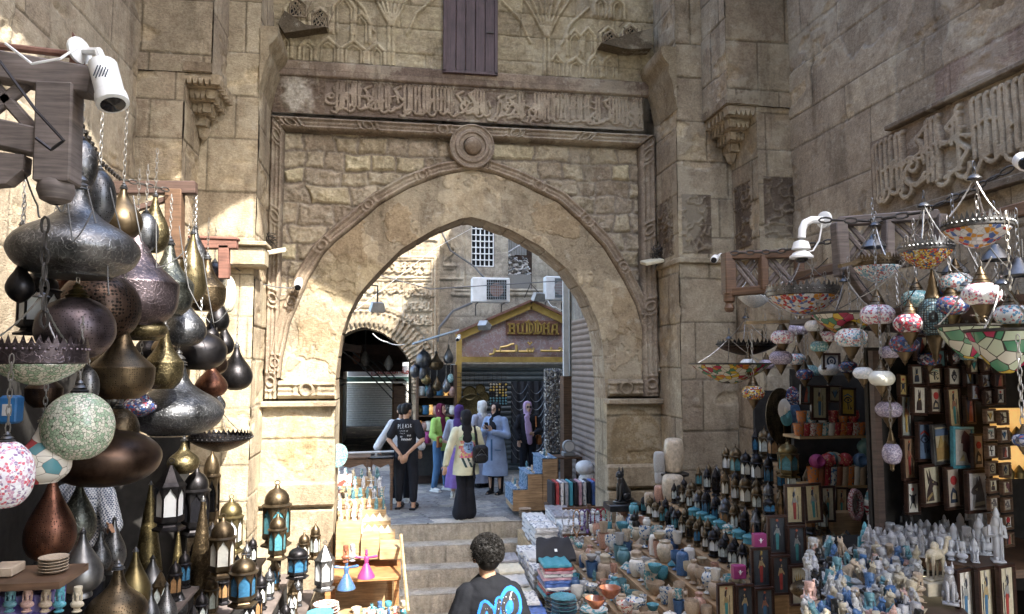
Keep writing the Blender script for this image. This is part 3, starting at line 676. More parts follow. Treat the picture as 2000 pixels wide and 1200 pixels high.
# undersides where the upper faces step out; unseen light-blocking masonry and arch
for xa_,xb_ in ((X1u,X1),(x1,x1u)):
    mb=MB(); mb.cur=(.27,.21,.14); mb.box((xa_+xb_)/2,(Y2+Y1)/2-.02,zc_t+.06,abs(xb_-xa_)+.02,Y1-Y2+.05,.1); gp(mb.build('offset_course','stone'))
mb=MB(); mb.cur=(.3,.24,.16)
VH=globals().get('VHT',9.6); VY=globals().get('VYF',4.6)
mb=MB(); mb.cur=(.3,.24,.16); mb.box((XL+XR)/2,GY+.4,(8.04+VH+.3)/2,XW-xw+.6,.5,VH+.3-8.04); gp(mb.build('upper_masonry','stone',smooth=False))  # plain mass above the view, added to block light
mb=MB(); mb.cur=(.3,.24,.16)
ap=[(xw-.05,4.6),(-2.3,5.9),(-1.5,7.3),(-.6,8.5),(.4,9.3),(1.0,9.6),(1.6,9.5),(2.6,9.0),(3.5,8.0),(4.2,6.7),(XW+.05,5.2)]
for (a0,b0),(a1,b1) in zip(ap[:-1],ap[1:]): mb.prism([(a0,b0),(a1,b1),(a1,14.5),(a0,14.5)],.5,(0,VY+.5,0),(1,0,0),(0,0,1))
gp(mb.build('unseen_shade_arch','stone',smooth=False))  # unseen arch, shaped and raised to shade the upper gate
# ---- side walls
rwall=thing('court_wall','high brown ashlar wall on the right with a deeply carved Arabic inscription band, behind the mosaic lamps','wall',(XW,5,-1.2))
def pp(o,t): o.parent=t; o.matrix_parent_inverse=Matrix.Translation(t.location).inverted(); return o
rf=ashlar(71,(.34,.75),1.0,2.2,BROWN,.005,.008,.006)
def rwf(u,v):
    H,C=rf(u,v); n=fbm(u*2.2,v*2.2,75,5); p1=ss(.54,.55,fbm(u*1.1+.5,v*.9,76,5)); e=np.exp(-((fbm(u*1.1+.5,v*.9,76,5)-.548)/.006)**2)
    vb=v-1.5; band_=((vb>4.66)&(vb<5.02)&(u>2.4)).astype(float)
    C=lerp3(C,(.24,.195,.14),p1*.6); C=lerp3(C,(.36,.33,.27),e*.7); H=H-.012*p1; C=lerp3(C,(.27,.18,.15),band_*.6)
    return H,C
zi0,zi1=3.87,4.64; ui=Y2-6.28
pp(wall('masonry',(XW,Y2,rz0),(0,-1,0),(0,0,1),Y2-1.0,8.0-rz0,.0145,rwf),rwall)
SR=calligraphy(4.6,zi1-zi0,11)
def ins(u,v):
    f=stroke_field(u,v,[(q,w_*.8) for q,w_ in SR]); n=fbm(u*9,v*9,81,4); big=fbm(u*1.5,v*1.5,82,3); fade=ss(.0,.25,u)
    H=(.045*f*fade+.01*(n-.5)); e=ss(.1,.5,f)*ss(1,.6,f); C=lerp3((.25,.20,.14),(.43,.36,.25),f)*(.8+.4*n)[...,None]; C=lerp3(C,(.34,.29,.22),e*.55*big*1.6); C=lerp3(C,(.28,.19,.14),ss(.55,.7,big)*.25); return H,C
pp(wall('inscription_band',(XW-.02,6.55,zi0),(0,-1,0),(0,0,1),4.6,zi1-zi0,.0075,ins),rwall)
mb=MB(); mb.cur=(.2,.16,.115); mb.box(XW-.02,3.6,zi1+.045,.12,5.3,.05,bev=.01); mb.box(XW-.02,3.6,zi0-.05,.12,5.3,.07,bev=.01); pp(mb.build('band_border','stone'),rwall)
lwall=thing('court_wall','high brown ashlar wall on the left behind the hanging brass lamps','wall',(xw,5,-1.2))
lf=ashlar(83,(.45,.8),1.0,2.0,BROWN,.005,.008,.006)
def lwf(u,v):
    H,C=lf(u,v); e=np.exp(-((fbm(u*.8+.5,v*.8,86,5)-.5)/.006)**2); C=lerp3(C,(.36,.31,.22),e*.6); return H,C
pp(wall('masonry',(xw,1.0,rz0),(0,1,0),(0,0,1),Y2-1.0,8.0-rz0,.018,lwf),lwall)

YE=.8
mb=MB(); mb.cur=(.2,.155,.11); mb.box(XW+.5,(YE+GY+.5)/2,(rz0+14)/2,.92,GY+.5-YE,14-rz0); pp(mb.build('wall_core','stone',smooth=False),rwall)  # unseen right core, its height and near end set to shape the sun
mb=MB(); mb.cur=(.2,.155,.11); mb.box(xw-.5,(YE+GY+.5)/2,(rz0+VH+1)/2,.92,GY+.5-YE,VH+1-rz0); pp(mb.build('wall_core','stone',smooth=False),lwall)
# ================================================================== ground, steps, lane
def structure(o): o['kind']='structure'; return o
def paving(u,v):
    a=u*.97+v*.25; b_=-u*.25+v*.97; d,bid=masonry(a,b_,(.42,.43),.75,.9,14); n=fbm(u*2,v*2,15,5); n2=fbm(u*20,v*20,16,3); j=ss(.004,.014,d)
    C=pal([(.17,.18,.19),(.23,.24,.25),(.27,.275,.275)],bid*.5+.5*n)*(.8+.4*n2)[...,None]*(.55+.45*j)[...,None]; return -.004*(1-j)+.006*bid,C
structure(wall('lane_paving',(-4,11.32,0),(1,0,0),(0,1,0),11,6.8,.03,paving))
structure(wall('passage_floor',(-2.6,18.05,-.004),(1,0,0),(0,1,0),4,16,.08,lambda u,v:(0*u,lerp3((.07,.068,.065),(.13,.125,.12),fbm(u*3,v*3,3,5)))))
for k in range(7):
    zt=-.25*k; yf=11.3-.32*k
    def tread(u,v,k=k):
        n=fbm(u*2+k*7,v*2+k*3,17+k,5); n2=fbm(u*18,v*18,18,4); C=lerp3((.42,.39,.32),(.62,.59,.51),n)*(.78+.44*n2)[...,None]; return .01*(n2-.5),C
    def riser(u,v,k=k):
        n=fbm(u*1.5+k*7,v*3,27+k,5); n2=fbm(u*26,v*4,28+k,4); jt=ss(.004,.012,np.abs(((u+k*.7)%1.5)-.75)); ed=ss(.245,.2,v)
        C=lerp3((.36,.34,.29),(.64,.60,.51),n*1.1)*(.65+.7*n2)[...,None]*(.6+.4*jt)[...,None]; C=lerp3((.56,.53,.46),C,ed); return .012*(n2-.5)-.01*(1-ed)*n+.03*ss(.0,.12,v)*ss(.25,.23,v)*.4,C
    s_=thing('tmp','x y z w','x'); bpy.data.objects.remove(s_)
    o=wall('step',(-.8,yf,zt-.25),(1,0,0),(0,0,1),3.7,.25,.014,riser); o['kind']='structure'
    if k: 
        o=wall('step_tread',(-.8,yf-.01,zt),(1,0,0),(0,1,0),3.7,.34,.02,tread); o['kind']='structure'
o=wall('kerb_stone',(-3.5,11.28,.004),(1,0,0),(0,1,0),9,.34,.02,lambda u,v:(0*u,lerp3((.45,.43,.38),(.58,.55,.48),fbm(u*4,v*4,9,4))*ss(.004,.012,np.abs((u%1.6)-.8))[...,None])); o['kind']='structure'
mb=MB(); mb.cur=(.22,.2,.17); mb.box(0,0,0,160,160,.1); o=mb.build('ground','stone',smooth=False,loc=(0,0,-1.6)); structure(o)
mb=MB(); mb.cur=(.4,.37,.31)
for k in range(7): mb.box(1.2,6.0-.35*k,-1.5+.18*k-.1,3.2,.36,.2+.18*0)
# ================================================================== buildings of the lane
FY=18.0
pb_=thing('passage_building','carved stone building with zigzag arch over a dark passage, left behind the gateway','building',(-.5,FY,0))
P18=lambda x,y:(at(x,y,FY).x,at(x,y,FY).z)
acx,acz=P18(712,640)
ao=[P18(*q) for q in ((618,900),(618,720),(630,690),(655,665),(685,648),(712,640),(745,650),(770,667),(790,690),(803,715),(807,900))]
AOL=spline(ao[:6],80); AOR=spline(ao[5:],80); AO=np.concatenate([AOL,AOR[1:]])
fx0=-3.4; fx1=P18(858,600)[0]
def rp(x0,y0,x1,y1): a=P18(x0,y1);b=P18(x1,y0); return a[0],a[1],b[0],b[1]
panels=[rp(735,512,842,538),rp(790,552,842,585),rp(790,590,842,612),rp(790,616,842,640),rp(665,552,790,575)]
callis=[calligraphy(p[2]-p[0],p[3]-p[1],30+i,p[0]-fx0,p[1]) for i,p in enumerate(panels)]
mould=[([(P18(x,y)[0]-fx0,P18(x,y)[1]) for x,y in q],wd) for q,wd in (([(640,503),(850,503),(850,700)],.03),([(640,508),(844,508),(844,700)],.018),([(640,543),(844,543)],.025),([(640,548),(844,548)],.018),([(788,548),(788,640)],.02),([(640,447),(853,470)],.03),([(800,445),(800,500)],.02),([(770,455),(770,498)],.02))]
def zig(u,v):
    X=u+fx0; x0=acx; R0=np.hypot(X-x0,(v-1.9)); a=np.arctan2(v-1.9,X-x0); rin=1.46
    ringm=ss(rin-.5,rin-.48,R0)*ss(rin+.38,rin+.34,R0)*(v>1.7); t=((a*13)%1); z=np.abs(t-.5)*2
    h=ringm*(.05+.07*ss(.2,.8,z+.5*np.sin((R0-rin)*18)))+.04*ss(rin+.4,rin+.44,R0)*ss(rin+.56,rin+.52,R0)*(v>1.7)
    return h,ringm
def pbf(u,v):
    d,b=masonry(u,v,(.45,.5),.8,1.3,24); n=fbm(u*2,v*2,25,5); n2=fbm(u*18,v*18,26,3); j=ss(.004,.02,d)
    f=stroke_field(u,v,mould+sum(callis,[])); h,rm=zig(u,v); ara=1-ss(0,.05,np.abs(fbm(u*6,v*6,29,2)-.5)); pm=((u>P18(665,600)[0]-fx0)&(u<P18(842,600)[0]-fx0)&(v>P18(0,700)[1])&(v<P18(0,548)[1])).astype(float)*(1-rm)
    H=.05*f+.01*j+h+.01*(n2-.5)+.025*ara*pm
    C=pal([(.33,.265,.175),(.40,.325,.215),(.44,.37,.25)],b*.4+.6*n)*(.8+.4*n2)[...,None]*(.8+.2*j)[...,None]*(.88+.16*f)[...,None]; return H,C
pp(wall('carved_facade',(fx0,FY,0),(1,0,0),(0,0,1),fx1-fx0,9.5,.022,pbf,None,lambda u,v:~inside_arch(u+fx0,v,AO)),pb_)
mb=MB(); AA=AO[::4]; k=len(AA)
mb.cur=(.3,.24,.16); vs=[(x,FY+.01,z) for x,z in AA]+[(x,FY+.7,z) for x,z in AA]; mb._add(vs,[(i,k+i,k+i+1,i+1) for i in range(k-1)]); pp(mb.build('arch_reveal','stone'),pb_)
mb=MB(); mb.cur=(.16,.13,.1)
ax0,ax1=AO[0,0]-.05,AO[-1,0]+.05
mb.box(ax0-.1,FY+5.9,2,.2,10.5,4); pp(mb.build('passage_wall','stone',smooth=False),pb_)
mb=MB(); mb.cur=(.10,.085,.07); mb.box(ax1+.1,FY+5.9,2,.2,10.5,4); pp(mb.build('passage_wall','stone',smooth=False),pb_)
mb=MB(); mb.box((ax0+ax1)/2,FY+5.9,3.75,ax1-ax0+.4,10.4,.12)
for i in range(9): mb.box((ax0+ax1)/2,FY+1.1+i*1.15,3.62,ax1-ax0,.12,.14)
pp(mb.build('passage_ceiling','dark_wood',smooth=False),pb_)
mb=MB(); mb.box((ax0+ax1)/2,FY+10.3,3.25,ax1-ax0+.4,.2,1.5); pp(mb.build('dark_end_cover','dark_wood',smooth=False),pb_)  # dark box added to cover the bright far end of the passage
mb=MB(); mb.box((ax0+ax1)/2-.3,FY+6.2,2.55,2.4,1.2,.5,rx=.2); mb.box((ax0+ax1)/2+.3,FY+4.2,2.75,1.6,.8,.3,rx=-.25,rz=.2); mb.box((ax0+ax1)/2-.7,FY+3,2.9,.9,.9,.2,ry=.2)
for p_,l_ in (((-.9,2.5),'crate'),): pass
pp(mb.build('hung_awning','dark_wood',smooth=False),pb_)
# pale shutter shop at the far end
mat_simple('fig_turq2',(.14,.24,.21),.6)
b2=thing('lane_shop','far shop with a closed white roller shutter and green fascia, seen through the dark passage','shop',((ax0+ax1)/2,29.6,0))
def slat(w,h,per,dep):
    def fn(u,v):
        t=(v/per)%1; return dep*np.sin(t*PI)**.6,np.ones(u.shape+(3,))*.8
    return fn
def slats(name,x0,x1,z0,z1,Y,per,dep,mat,t,N_=(0,-1,0)):
    mb=MB(); n=int((z1-z0)/per); k=5; vs=[];fs=[]
    for i in range(n):
        for q in range(k):
            z=z0+per*(i+q/k); y=Y-dep*math.sin(PI*q/k)
            vs+= [(x0,y,z),(x1,y,z)]
    for i in range(len(vs)//2-1): fs.append((2*i,2*i+1,2*i+3,2*i+2))
    mb._add(vs,fs); return pp(mb.build(name,mat,ang=50),t)
slats('roller_shutter',-3.2,2.6,0,1.72,29.6,.09,.02,'shutter_white',b2)
mb=MB(); mb.box(-.3,29.6,1.83,6,.2,.2); pp(mb.build('fascia','fig_turq2'),b2)
mat_simple('sign_white',(.8,.8,.78),.5,var=.05); mat_simple('sign_red',(.45,.08,.07),.5); mat_simple('sign_dark',(.05,.06,.08),.5)
mb=MB(); mb.box(-.4,29.45,2.15,3.0,.06,.42); sg=pp(mb.build('sign_board','sign_white'),b2)
def text(s,size,loc,mat,parent,ext=.01,name='lettering',rot=(PI/2,0,0),align='CENTER',sx=1):
    cu=bpy.data.curves.new(name,'FONT'); cu.body=s; cu.size=size; cu.extrude=ext; cu.align_x=align; cu.align_y='CENTER'
    o=bpy.data.objects.new(name,cu); col.objects.link(o); bpy.context.view_layer.update()
    dg=bpy.context.evaluated_depsgraph_get(); me=bpy.data.meshes.new_from_object(o.evaluated_get(dg)); bpy.data.objects.remove(o)
    n=bpy.data.objects.new(name,me); me.materials.clear(); me.materials.append(M[mat]); col.objects.link(n); n.location=loc; n.rotation_euler=rot; n.scale=(sx,1,1)
    if parent is not None: n.parent=parent; n.matrix_parent_inverse=Matrix.Translation(parent.location).inverted()
    return n
text('\ufeb2\ufee3\ufeb8\ufedf\ufe8d \ufe94\ufee3\ufeae\ufedb',.34,(-.1,29.4,2.15),'sign_red',b2)
mb=MB(); mb.box(-.3,29.9,5.5,8,.3,6.2); pp(mb.build('upper_wall','white_paint'),b2)
# grille facade
GYF=18.6
fb=thing('grille_building','weathered pale building with a barred window, carved panels and a collapsed bay, above the gold pedimented shop','building',(3,GYF,0))
fb['label']='weathered pale building with a white barred window and rubble bay above the pedimented shop'
Q=lambda x,y:(at(x,y,GYF).x,at(x,y,GYF).z)
bx0=fx1-.02; bx1=7.5
wx0,wz0=Q(921,520);wx1,wz1=Q(964,400)
rx0,rz0_=Q(993,562);rx1,rz1=Q(1038,380)
mm=[([(Q(x,y)[0]-bx0,Q(x,y)[1]) for x,y in q],wd) for q,wd in (([(868,520),(895,520),(895,538)],.03),([(868,526),(886,526)],.02),([(885,575),(1100,575)],.05),([(888,568),(1100,568)],.025),([(890,562),(920,562)],.02),([(866,440),(866,520)],.02),([(905,440),(905,560)],.03),([(880,450),(880,510)],.015),([(870,470),(890,490),(870,508)],.015),([(860,545),(905,545)],.02))]
def fbf(u,v):
    d,b=masonry(u,v,(.3,.4),.6,1.1,124); n=fbm(u*1.6,v*1.6,125,5); n2=fbm(u*16,v*16,126,3); j=ss(.004,.02,d); f=stroke_field(u,v,mm)
    C=pal([(.29,.265,.215),(.36,.33,.27),(.42,.385,.31)],b*.4+.6*n)*(.8+.4*n2)[...,None]*(.82+.18*j)[...,None]; C=lerp3(C,(.42,.35,.22),ss(.55,.65,fbm(u*.9,v*.9,127,4))*.5); return .05*f+.012*j+.02*(n-.5),C
pp(wall('pale_facade',(bx0,GYF,0),(1,0,0),(0,0,1),bx1-bx0,10,.03,fbf,None,lambda u,v:~(((u+bx0>wx0)&(u+bx0<wx1)&(v>wz0)&(v<wz1))|((u+bx0>rx0)&(u+bx0<rx1)&(v>rz0_)&(v<rz1)))),fb)
mb=MB(); mb.box((wx0+wx1)/2,GYF+.35,(wz0+wz1)/2,wx1-wx0+.1,.02,wz1-wz0+.1); wn=pp(mb.build('window','dark_glass'),fb)
mb=MB(); W1=wx1-wx0;H1=wz1-wz0
for i in range(6): mb.tube([(wx0+W1*i/5,GYF+.02,wz0),(wx0+W1*i/5,GYF+.02,wz1)],.017,5)
for i in range(11): mb.tube([(wx0,GYF,wz0+H1*i/10),(wx1,GYF,wz0+H1*i/10)],.017,5)
gg=mb.build('window_grille','white_paint',wn)
mb=MB(); mb.box((wx0+wx1)/2,GYF+.1,wz0-.22,W1*.9,.04,.4); gg=mb.build('sill_panel','grey_metal',wn)
mb=MB(); mb.box((rx0+rx1)/2,GYF+1.5,(rz0_+rz1)/2+.5,rx1-rx0+1.6,.1,rz1-rz0_+1.4); pp(mb.build('dark_bay','dark_wood'),fb)
mb=MB(); 
for i in range(9): mb.box(rx0+.05+i*.07,GYF+.9,rz0_+1.5,.06,.02,1.0)
mb.tube([(rx0,GYF+.5,rz0_+.95),(rx1,GYF+.5,rz0_+1.35)],.03); pp(mb.build('corrugated_sheet','grey_metal',smooth=False),fb)
mb=MB(); rs=random.Random(3)
mb.cur=(.2,.19,.17); mb.box((rx0+rx1)/2,GYF+.5,rz0_+.1,rx1-rx0,.9,.5)
for i in range(150):
    z=rz0_+rs.uniform(.25,.95); y=GYF+.1+(z-rz0_)*.7+rs.uniform(-.05,.1); s_=rs.uniform(.03,.1); c_=rs.choice([(.28,.27,.25),(.4,.38,.34),(.5,.48,.45),(.17,.15,.13)]); mb.cur=c_
    mb.box(rs.uniform(rx0,rx1),y,z,s_*rs.uniform(1,2.6),s_,s_*.5,rs.uniform(0,3),rs.uniform(-.6,.6),rs.uniform(-.6,.6))
o=pp(mb.build('rubble','attr',smooth=False),fb); o['kind']='stuff'
# tall neighbour on the right of the lane
nb=thing('corner_building','tall plain plastered building on the right of the lane behind the gateway','building',(5.6,14,0))
mb=MB(); mb.cur=(.33,.3,.25); mb.box(5.9,14.6,6.2,1.9,8.8,15.4); pp(mb.build('wall','stone',smooth=False),nb)
mb=MB(); mb.cur=(.26,.24,.21); mb.box(4.0,12.0,2.6,1.75,2.2,5.2); pp(mb.build('shopfront_wall','stone',smooth=False),nb)
def slatsX(name,X,y0,y1,z0,z1,per,dep,mat,t):
    mb=MB(); n=int((z1-z0)/per); k=5; vs=[];fs=[]
    for i in range(n):
        for q in range(k):
            z=z0+per*(i+q/k); x=X-dep*math.sin(PI*q/k); vs+=[(x,y0,z),(x,y1,z)]
    for i in range(len(vs)//2-1): fs.append((2*i,2*i+1,2*i+3,2*i+2))
    mb._add(vs,fs); return pp(mb.build(name,mat,ang=50),t)
slatsX('roller_shutter',3.09,10.35,12.6,.1,3.3,.1,.03,'shutter_brown',nb)
a=at(1100,735,12.9);c=at(1126,590,12.9)
cl=thing('painted_column','grey and white painted column beside the brown roller shutter','column',((a.x+c.x)/2,13,0))
mb=MB(); mb.box((a.x+c.x)/2+.07,13.0,a.z+1.3,c.x-a.x-.1,.25,2.6); pp(mb.build('shaft','grey_metal'),cl)
mb=MB(); mb.box(a.x+.04,12.85,a.z+1.3,.1,.06,2.6); pp(mb.build('white_board','white_paint'),cl)
mb=MB(); mb.box((a.x+c.x)/2+.02,13.0,a.z/2,c.x-a.x+.05,.3,a.z); pp(mb.build('wooden_base','brown_wood'),cl)
# ================================================================== the pedimented shop
SY=16.2; Sx=lambda x,y:(at(x,y,SY).x,at(x,y,SY).z)
shp=thing('souvenir_shop','small shop with gold edged marble pediment lettered in English and Arabic, grey shutter','shop',(Sx(1000,700)[0],SY,0))
A_=Sx(891,707);B_=Sx(891,655);T_=Sx(1037,592);D_=(2*T_[0]-A_[0],A_[1]); E_=(D_[0],B_[1])
mb=MB(); mb.prism([A_,B_,T_,E_,D_],.1,(0,SY+.12,0)); sb=pp(mb.build('sign_panel','marble',smooth=False),shp)
mb=MB(); w_=.13
def bar(p,q,w,mb,y=SY-.02,d=.1):
    p=Vector((p[0],0,p[1]));q=Vector((q[0],0,q[1])); dd=(q-p); l=dd.length; c_=(p+q)/2; mb.box(c_.x,y,c_.z,l,d,w,ry=-math.atan2(dd.z,dd.x))
for p,q in ((B_,T_),(T_,E_)): bar((p[0],p[1]-.06),(q[0],q[1]-.06),.15,mb)
bar((A_[0],A_[1]+.05),(D_[0],D_[1]+.05),.12,mb,SY-.024); bar((A_[0]+.06,A_[1]),(B_[0]+.06,B_[1]),.12,mb,SY-.028); pp(mb.build('gold_border','gold_paint',smooth=False),shp)
mb=MB()
for p,q in ((B_,T_),(T_,E_)): bar((p[0],p[1]+.05),(q[0],q[1]+.05),.05,mb,SY+.05,.4)
pp(mb.build('roof_edge','rust_metal',smooth=False),shp)
# BUDDHA in blackletter strokes
bl=pp(MB().box(0,0,0,.01,.01,.01).build('tmp','gold_paint'),shp); bpy.data.objects.remove(bl)
def glyph(mb,segs,x0,z0,sc,w):
    for (x1_,z1_),(x2_,z2_) in segs:
        p=Vector((x0+x1_*sc,0,z0+z1_*sc));q=Vector((x0+x2_*sc,0,z0+z2_*sc)); dd=q-p; c_=(p+q)/2; mb.box(c_.x,SY-.05,c_.z,dd.length+w*.7,.06,w,ry=-math.atan2(dd.z,dd.x))
GL={'B':[((.15,0),(.15,1)),((.0,.95),(.55,1)),((.55,1),(.6,.6)),((.15,.55),(.6,.55)),((.6,.55),(.62,.1)),((0,.05),(.62,.05))],
'U':[((.1,.1),(.1,.95)),((0,.9),(.2,1)),((.1,.1),(.35,0)),((.35,0),(.6,.15)),((.58,0),(.58,.95)),((.5,.9),(.68,1)),((.6,.05),(.72,0))],
'D':[((.12,.05),(.12,1)),((.0,1),(.4,.98)),((.4,1.),(.65,.7)),((.65,.7),(.62,.2)),((.62,.2),(.35,0)),((.0,.0),(.35,.05)),((.35,.2),(.35,.85)),((.12,1),(.3,1.18))],
'H':[((.12,0),(.12,1)),((.02,.92),(.22,1.08)),((.12,.55),(.6,.6)),((.6,0),(.6,1)),((.5,.92),(.7,1.08)),((0,0),(.22,0)),((.5,0),(.72,0))],
'A':[((.05,0),(.2,.9)),((.2,.9),(.6,1)),((.6,.0),(.6,1)),((.15,.45),(.6,.45)),((.5,.02),(.75,.0)),((0,0),(.15,0))]}
x_,z_=Sx(992,652); xe,_=Sx(1092,652); scl=(xe-x_)/(6*.82)
mb=MB()
for i,ch in enumerate('BUDDHA'): 
    m2=MB(); glyph(m2,GL[ch],x_+i*.82*scl,z_,scl*.92*(1.15 if ch=='D' else 1),.034); o=pp(m2.build('letter','gold_paint',smooth=False),shp)
# Arabic line below: strokes read right to left
m2=MB(); m2.box((x_+xe)/2,SY-.008,z_+.13,xe-x_+.1,.03,.34,bev=.01); pp(m2.build('letter_backing','rust_metal'),shp)
def px_path(pts): return [(Sx(x,y)[0],SY-.05,Sx(x,y)[1]) for x,y in pts]
for pts in ([(955,693),(963,692),(966,684),(966,681)],[(966,687),(976,687),(1004,687),(1006,686)],[(976,686),(977,679),(990,677),(998,673),(1003,673)],[(1008,688),(1008,674)],[(1012,687),(1040,687),(1042,680)],[(1030,687),(1030,681)],[(1036,687),(1036,681)],[(1055,686),(1074,686),(1076,679)],[(1074,686),(1092,686),(1096,682),(1090,680)],[(1096,686),(1106,686),(1114,682),(1120,688)]):
    m2=MB(); m2.tube(px_path(pts),.032,6); pp(m2.build('letter','gold_paint'),shp)
for x,y in ((1034,673),(1031,670),(1037,670)): m2=MB(); m2.ell((Sx(x,y)[0],SY-.05,Sx(x,y)[1]),(.025,.02,.025)); pp(m2.build('letter_dot','gold_paint'),shp)
slats('roller_shutter',A_[0]+.12,D_[0],.05,A_[1]-.02,SY+.1,.11,.025,'shutter_grey',shp)
mb=MB(); mb.box(A_[0]+.05,SY-.0,A_[1]/2,.13,.14,A_[1]); pp(mb.build('door_post','gold_paint'),shp)
mb=MB(); mb.box((A_[0]+D_[0])/2,SY+.9,A_[1]-.1,D_[0]-A_[0],1.5,.1); pp(mb.build('shop_roof','grey_metal'),shp)
# air conditioners
def ac(x0,y0,x1,y1,Y,label):
    a=at(x0,y1,Y);c=at(x1,y0,Y); W=c.x-a.x;H=c.z-a.z; t=thing('air_conditioner',label,'air conditioner',((a.x+c.x)/2,Y,a.z),0,'air conditioners on the pale building')
    mb=MB(); mb.box(0,.16,H/2,W,.32,H,bev=.02); part('casing',mb,'white_paint',t)
    mb=MB(); mb.box(W*.14,-.012,H/2,W*.52,.02,H*.8); part('fan_panel',mb,'dark_glass',t)
    mb=MB(); mb.lathe([(.0,0),(.17,0),(.17,.01)],20,(W*.14,-.024,H/2),axis=(0,-1,0)); part('fan',mb,'rust_metal',t)
    mb=MB()
    for i in range(12): mb.tube([(-W*.12+W*.52*i/11,-.04,H*.1),(-W*.12+W*.52*i/11,-.04,H*.9)],.005,4)
    for i in range(8): mb.tube([(-W*.12,-.04,H*(.1+.8*i/7)),(W*.40,-.04,H*(.1+.8*i/7))],.004,4)
    part('grille',mb,'grey_metal',t)
    for s_ in (-1,1):
        mb=MB(); mb.tube([(s_*W*.35,.0,-.02),(s_*W*.35,.5,-.02),(s_*W*.35,.5,-.3)],.015,5); part('bracket',mb,'iron',t)
ac(922,543,996,590,17.4,'white air conditioner with rusty fan hung below the barred window')
ac(1066,540,1112,586,17.4,'second white air conditioner, right, half hidden by the arch edge')
ob=thing('unseen_shade_building','unseen plain building added behind the camera to shade the left lamps','building',(-1.5,-2.6,0))  # building added out of view to shade the left stall
OX=globals().get('OXR',3.3); mb=MB(); mb.cur=(.36,.31,.22); mb.box((OX-9)/2,-2.6,4.9,OX+9,1.6,12.8); pp(mb.build('wall','stone',smooth=False),ob)
for i in range(3):
    mb=MB(); mb.box(-6+i*3.2,-1.79,6,1.1,.06,1.8,bev=.02); pp(mb.build('window','dark_wood'),ob)
# ================================================================== small things in the lane
def cam_bullet(name,label,px,py,Y,w,dirv,arm=None):
    p=at(px,py,Y); t=thing(name,label,'security camera',p)
    d=Vector(dirv).normalized(); mb=MB(); mb.lathe([(w*.42,0),(w*.5,.03),(w*.5,w*1.4),(w*.4,w*1.5)],16,(0,0,0),axis=d); part('housing',mb,'white_plastic',t)
    mb=MB(); mb.lathe([(w*.4,0),(w*.36,.02)],16,d*w*1.5,axis=d); part('lens',mb,'dark_glass',t)
    if arm: mb=MB(); mb.tube([(0,0,0)]+[Vector(a) for a in arm],w*.16,8); mb.lathe([(w*.4,0),(w*.4,.02)],14,arm[-1],axis=(0,-1,0)); part('mount',mb,'white_plastic',t)
    return t
cam_bullet('security_camera','small white dome camera with a dark lens on the left side of the arch',583,550,9.36,.1,(.05,-.7,-.5),[(0,.09,.02)])
cam_bullet('security_camera','tiny white camera on the left end of the shop pediment',897,660,16.0,.09,(-.3,-.7,-.3),[(0,.1,.05)])
def flood(label,px,py,Y,w,tilt,arm,rz=0):
    p=at(px,py,Y); t=thing('floodlight',label,'floodlight',p,rz); E=Euler((tilt,0,0)).to_matrix().to_4x4()
    mb=MB(); mb.X=E; mb.prism([(-w/2,-w*.3),(w/2,-w*.3),(w*.36,w*.3),(-w*.36,w*.3)],w*.5,(0,w*.25,0)); part('housing',mb,'grey_metal',t,smooth=False)
    mb=MB(); mb.X=E; mb.box(0,-w*.02,-w*.31,w*.86,w*.4,.01); part('glass',mb,'dark_glass',t)
    mb=MB(); mb.tube(arm,.012,6); part('bracket',mb,'iron',t)
flood('grey floodlight hanging from a bent rod under the arch',737,600,10.4,.22,.25,[(0,0,.06),(0,0,.3),(-.3,-.2,.3)],.3)
flood('small grey spotlight fixed on the gold sloping edge of the shop sign',945,636,15.7,.28,.9,[(0,0,.05),(-.05,.2,.15),(-.1,.4,.1)],-.6)
flood('battered spotlight on the tip of the shop pediment under the second air conditioner',1052,580,16.0,.3,.3,[(0,0,.1),(-.15,.1,.3),(-.2,.3,.0)],.3)
def cable(label,pts,r=.008,mat='cable',sag=0,name='cable'):
    P=[at(*p) for p in pts]
    Q_=[]
    for a,b_ in zip(P[:-1],P[1:]):
        for k in range(8): t=k/8; q=a.lerp(b_,t); q.z-=sag*4*t*(1-t); Q_.append(q)
    Q_.append(P[-1]); mb=MB(); o0=P[0].copy(); mb.tube([q-o0 for q in Q_],r,5); o=mb.build(name,mat,loc=o0); tag(o,label,'cable'); return o
cable('long thin cable sagging across the whole width of the arch opening',[(655,515,15),(840,565,16),(1110,548,16)],.012)
cable('pale cable rising across the carved facade towards the window',[(690,610,17.2),(850,485,17.4),(920,447,17.6)],.006,'pale_cable')
cable('thick grey cable looping down from the upper left to the barred window sill',[(858,443,18.4),(880,490,18.4),(925,520,18.4),(950,548,18.2)],.025,'cable')
cable('bundle of cables bending down the wall left of the first air conditioner',[(922,592,18),(885,608,18),(858,640,18),(855,668,18)],.03,'cable')
cable('pale cable drooping below the second air conditioner',[(1070,588,17.2),(1085,600,17.0),(1110,605,17)],.012,'pale_cable',.05)
cable('white cable looped in front of the dark passage mouth',[(728,652,17.8),(755,668,17.8),(790,673,17.8)],.012,'pale_cable',.04)
cable('thin cable from ledge stretching down to the left edge of the arch',[(440,508,8.4),(515,556,9.3),(583,562,9.4)],.008,'cable',.02)
# awning with hanging lamps
mat_simple('awning_blue',(.42,.52,.62),.4,var=.1)
a=at(806,672,15.2);c=at(893,646,15.2)
mb=MB(); mb.box(0,0,0,(c-a).length,.9,.03,ry=-math.atan2(c.z-a.z,c.x-a.x)); o=mb.build('awning','awning_blue',loc=(a+c)/2); tag(o,'pale blue sloping awning sheet left of the gold pediment','awning')

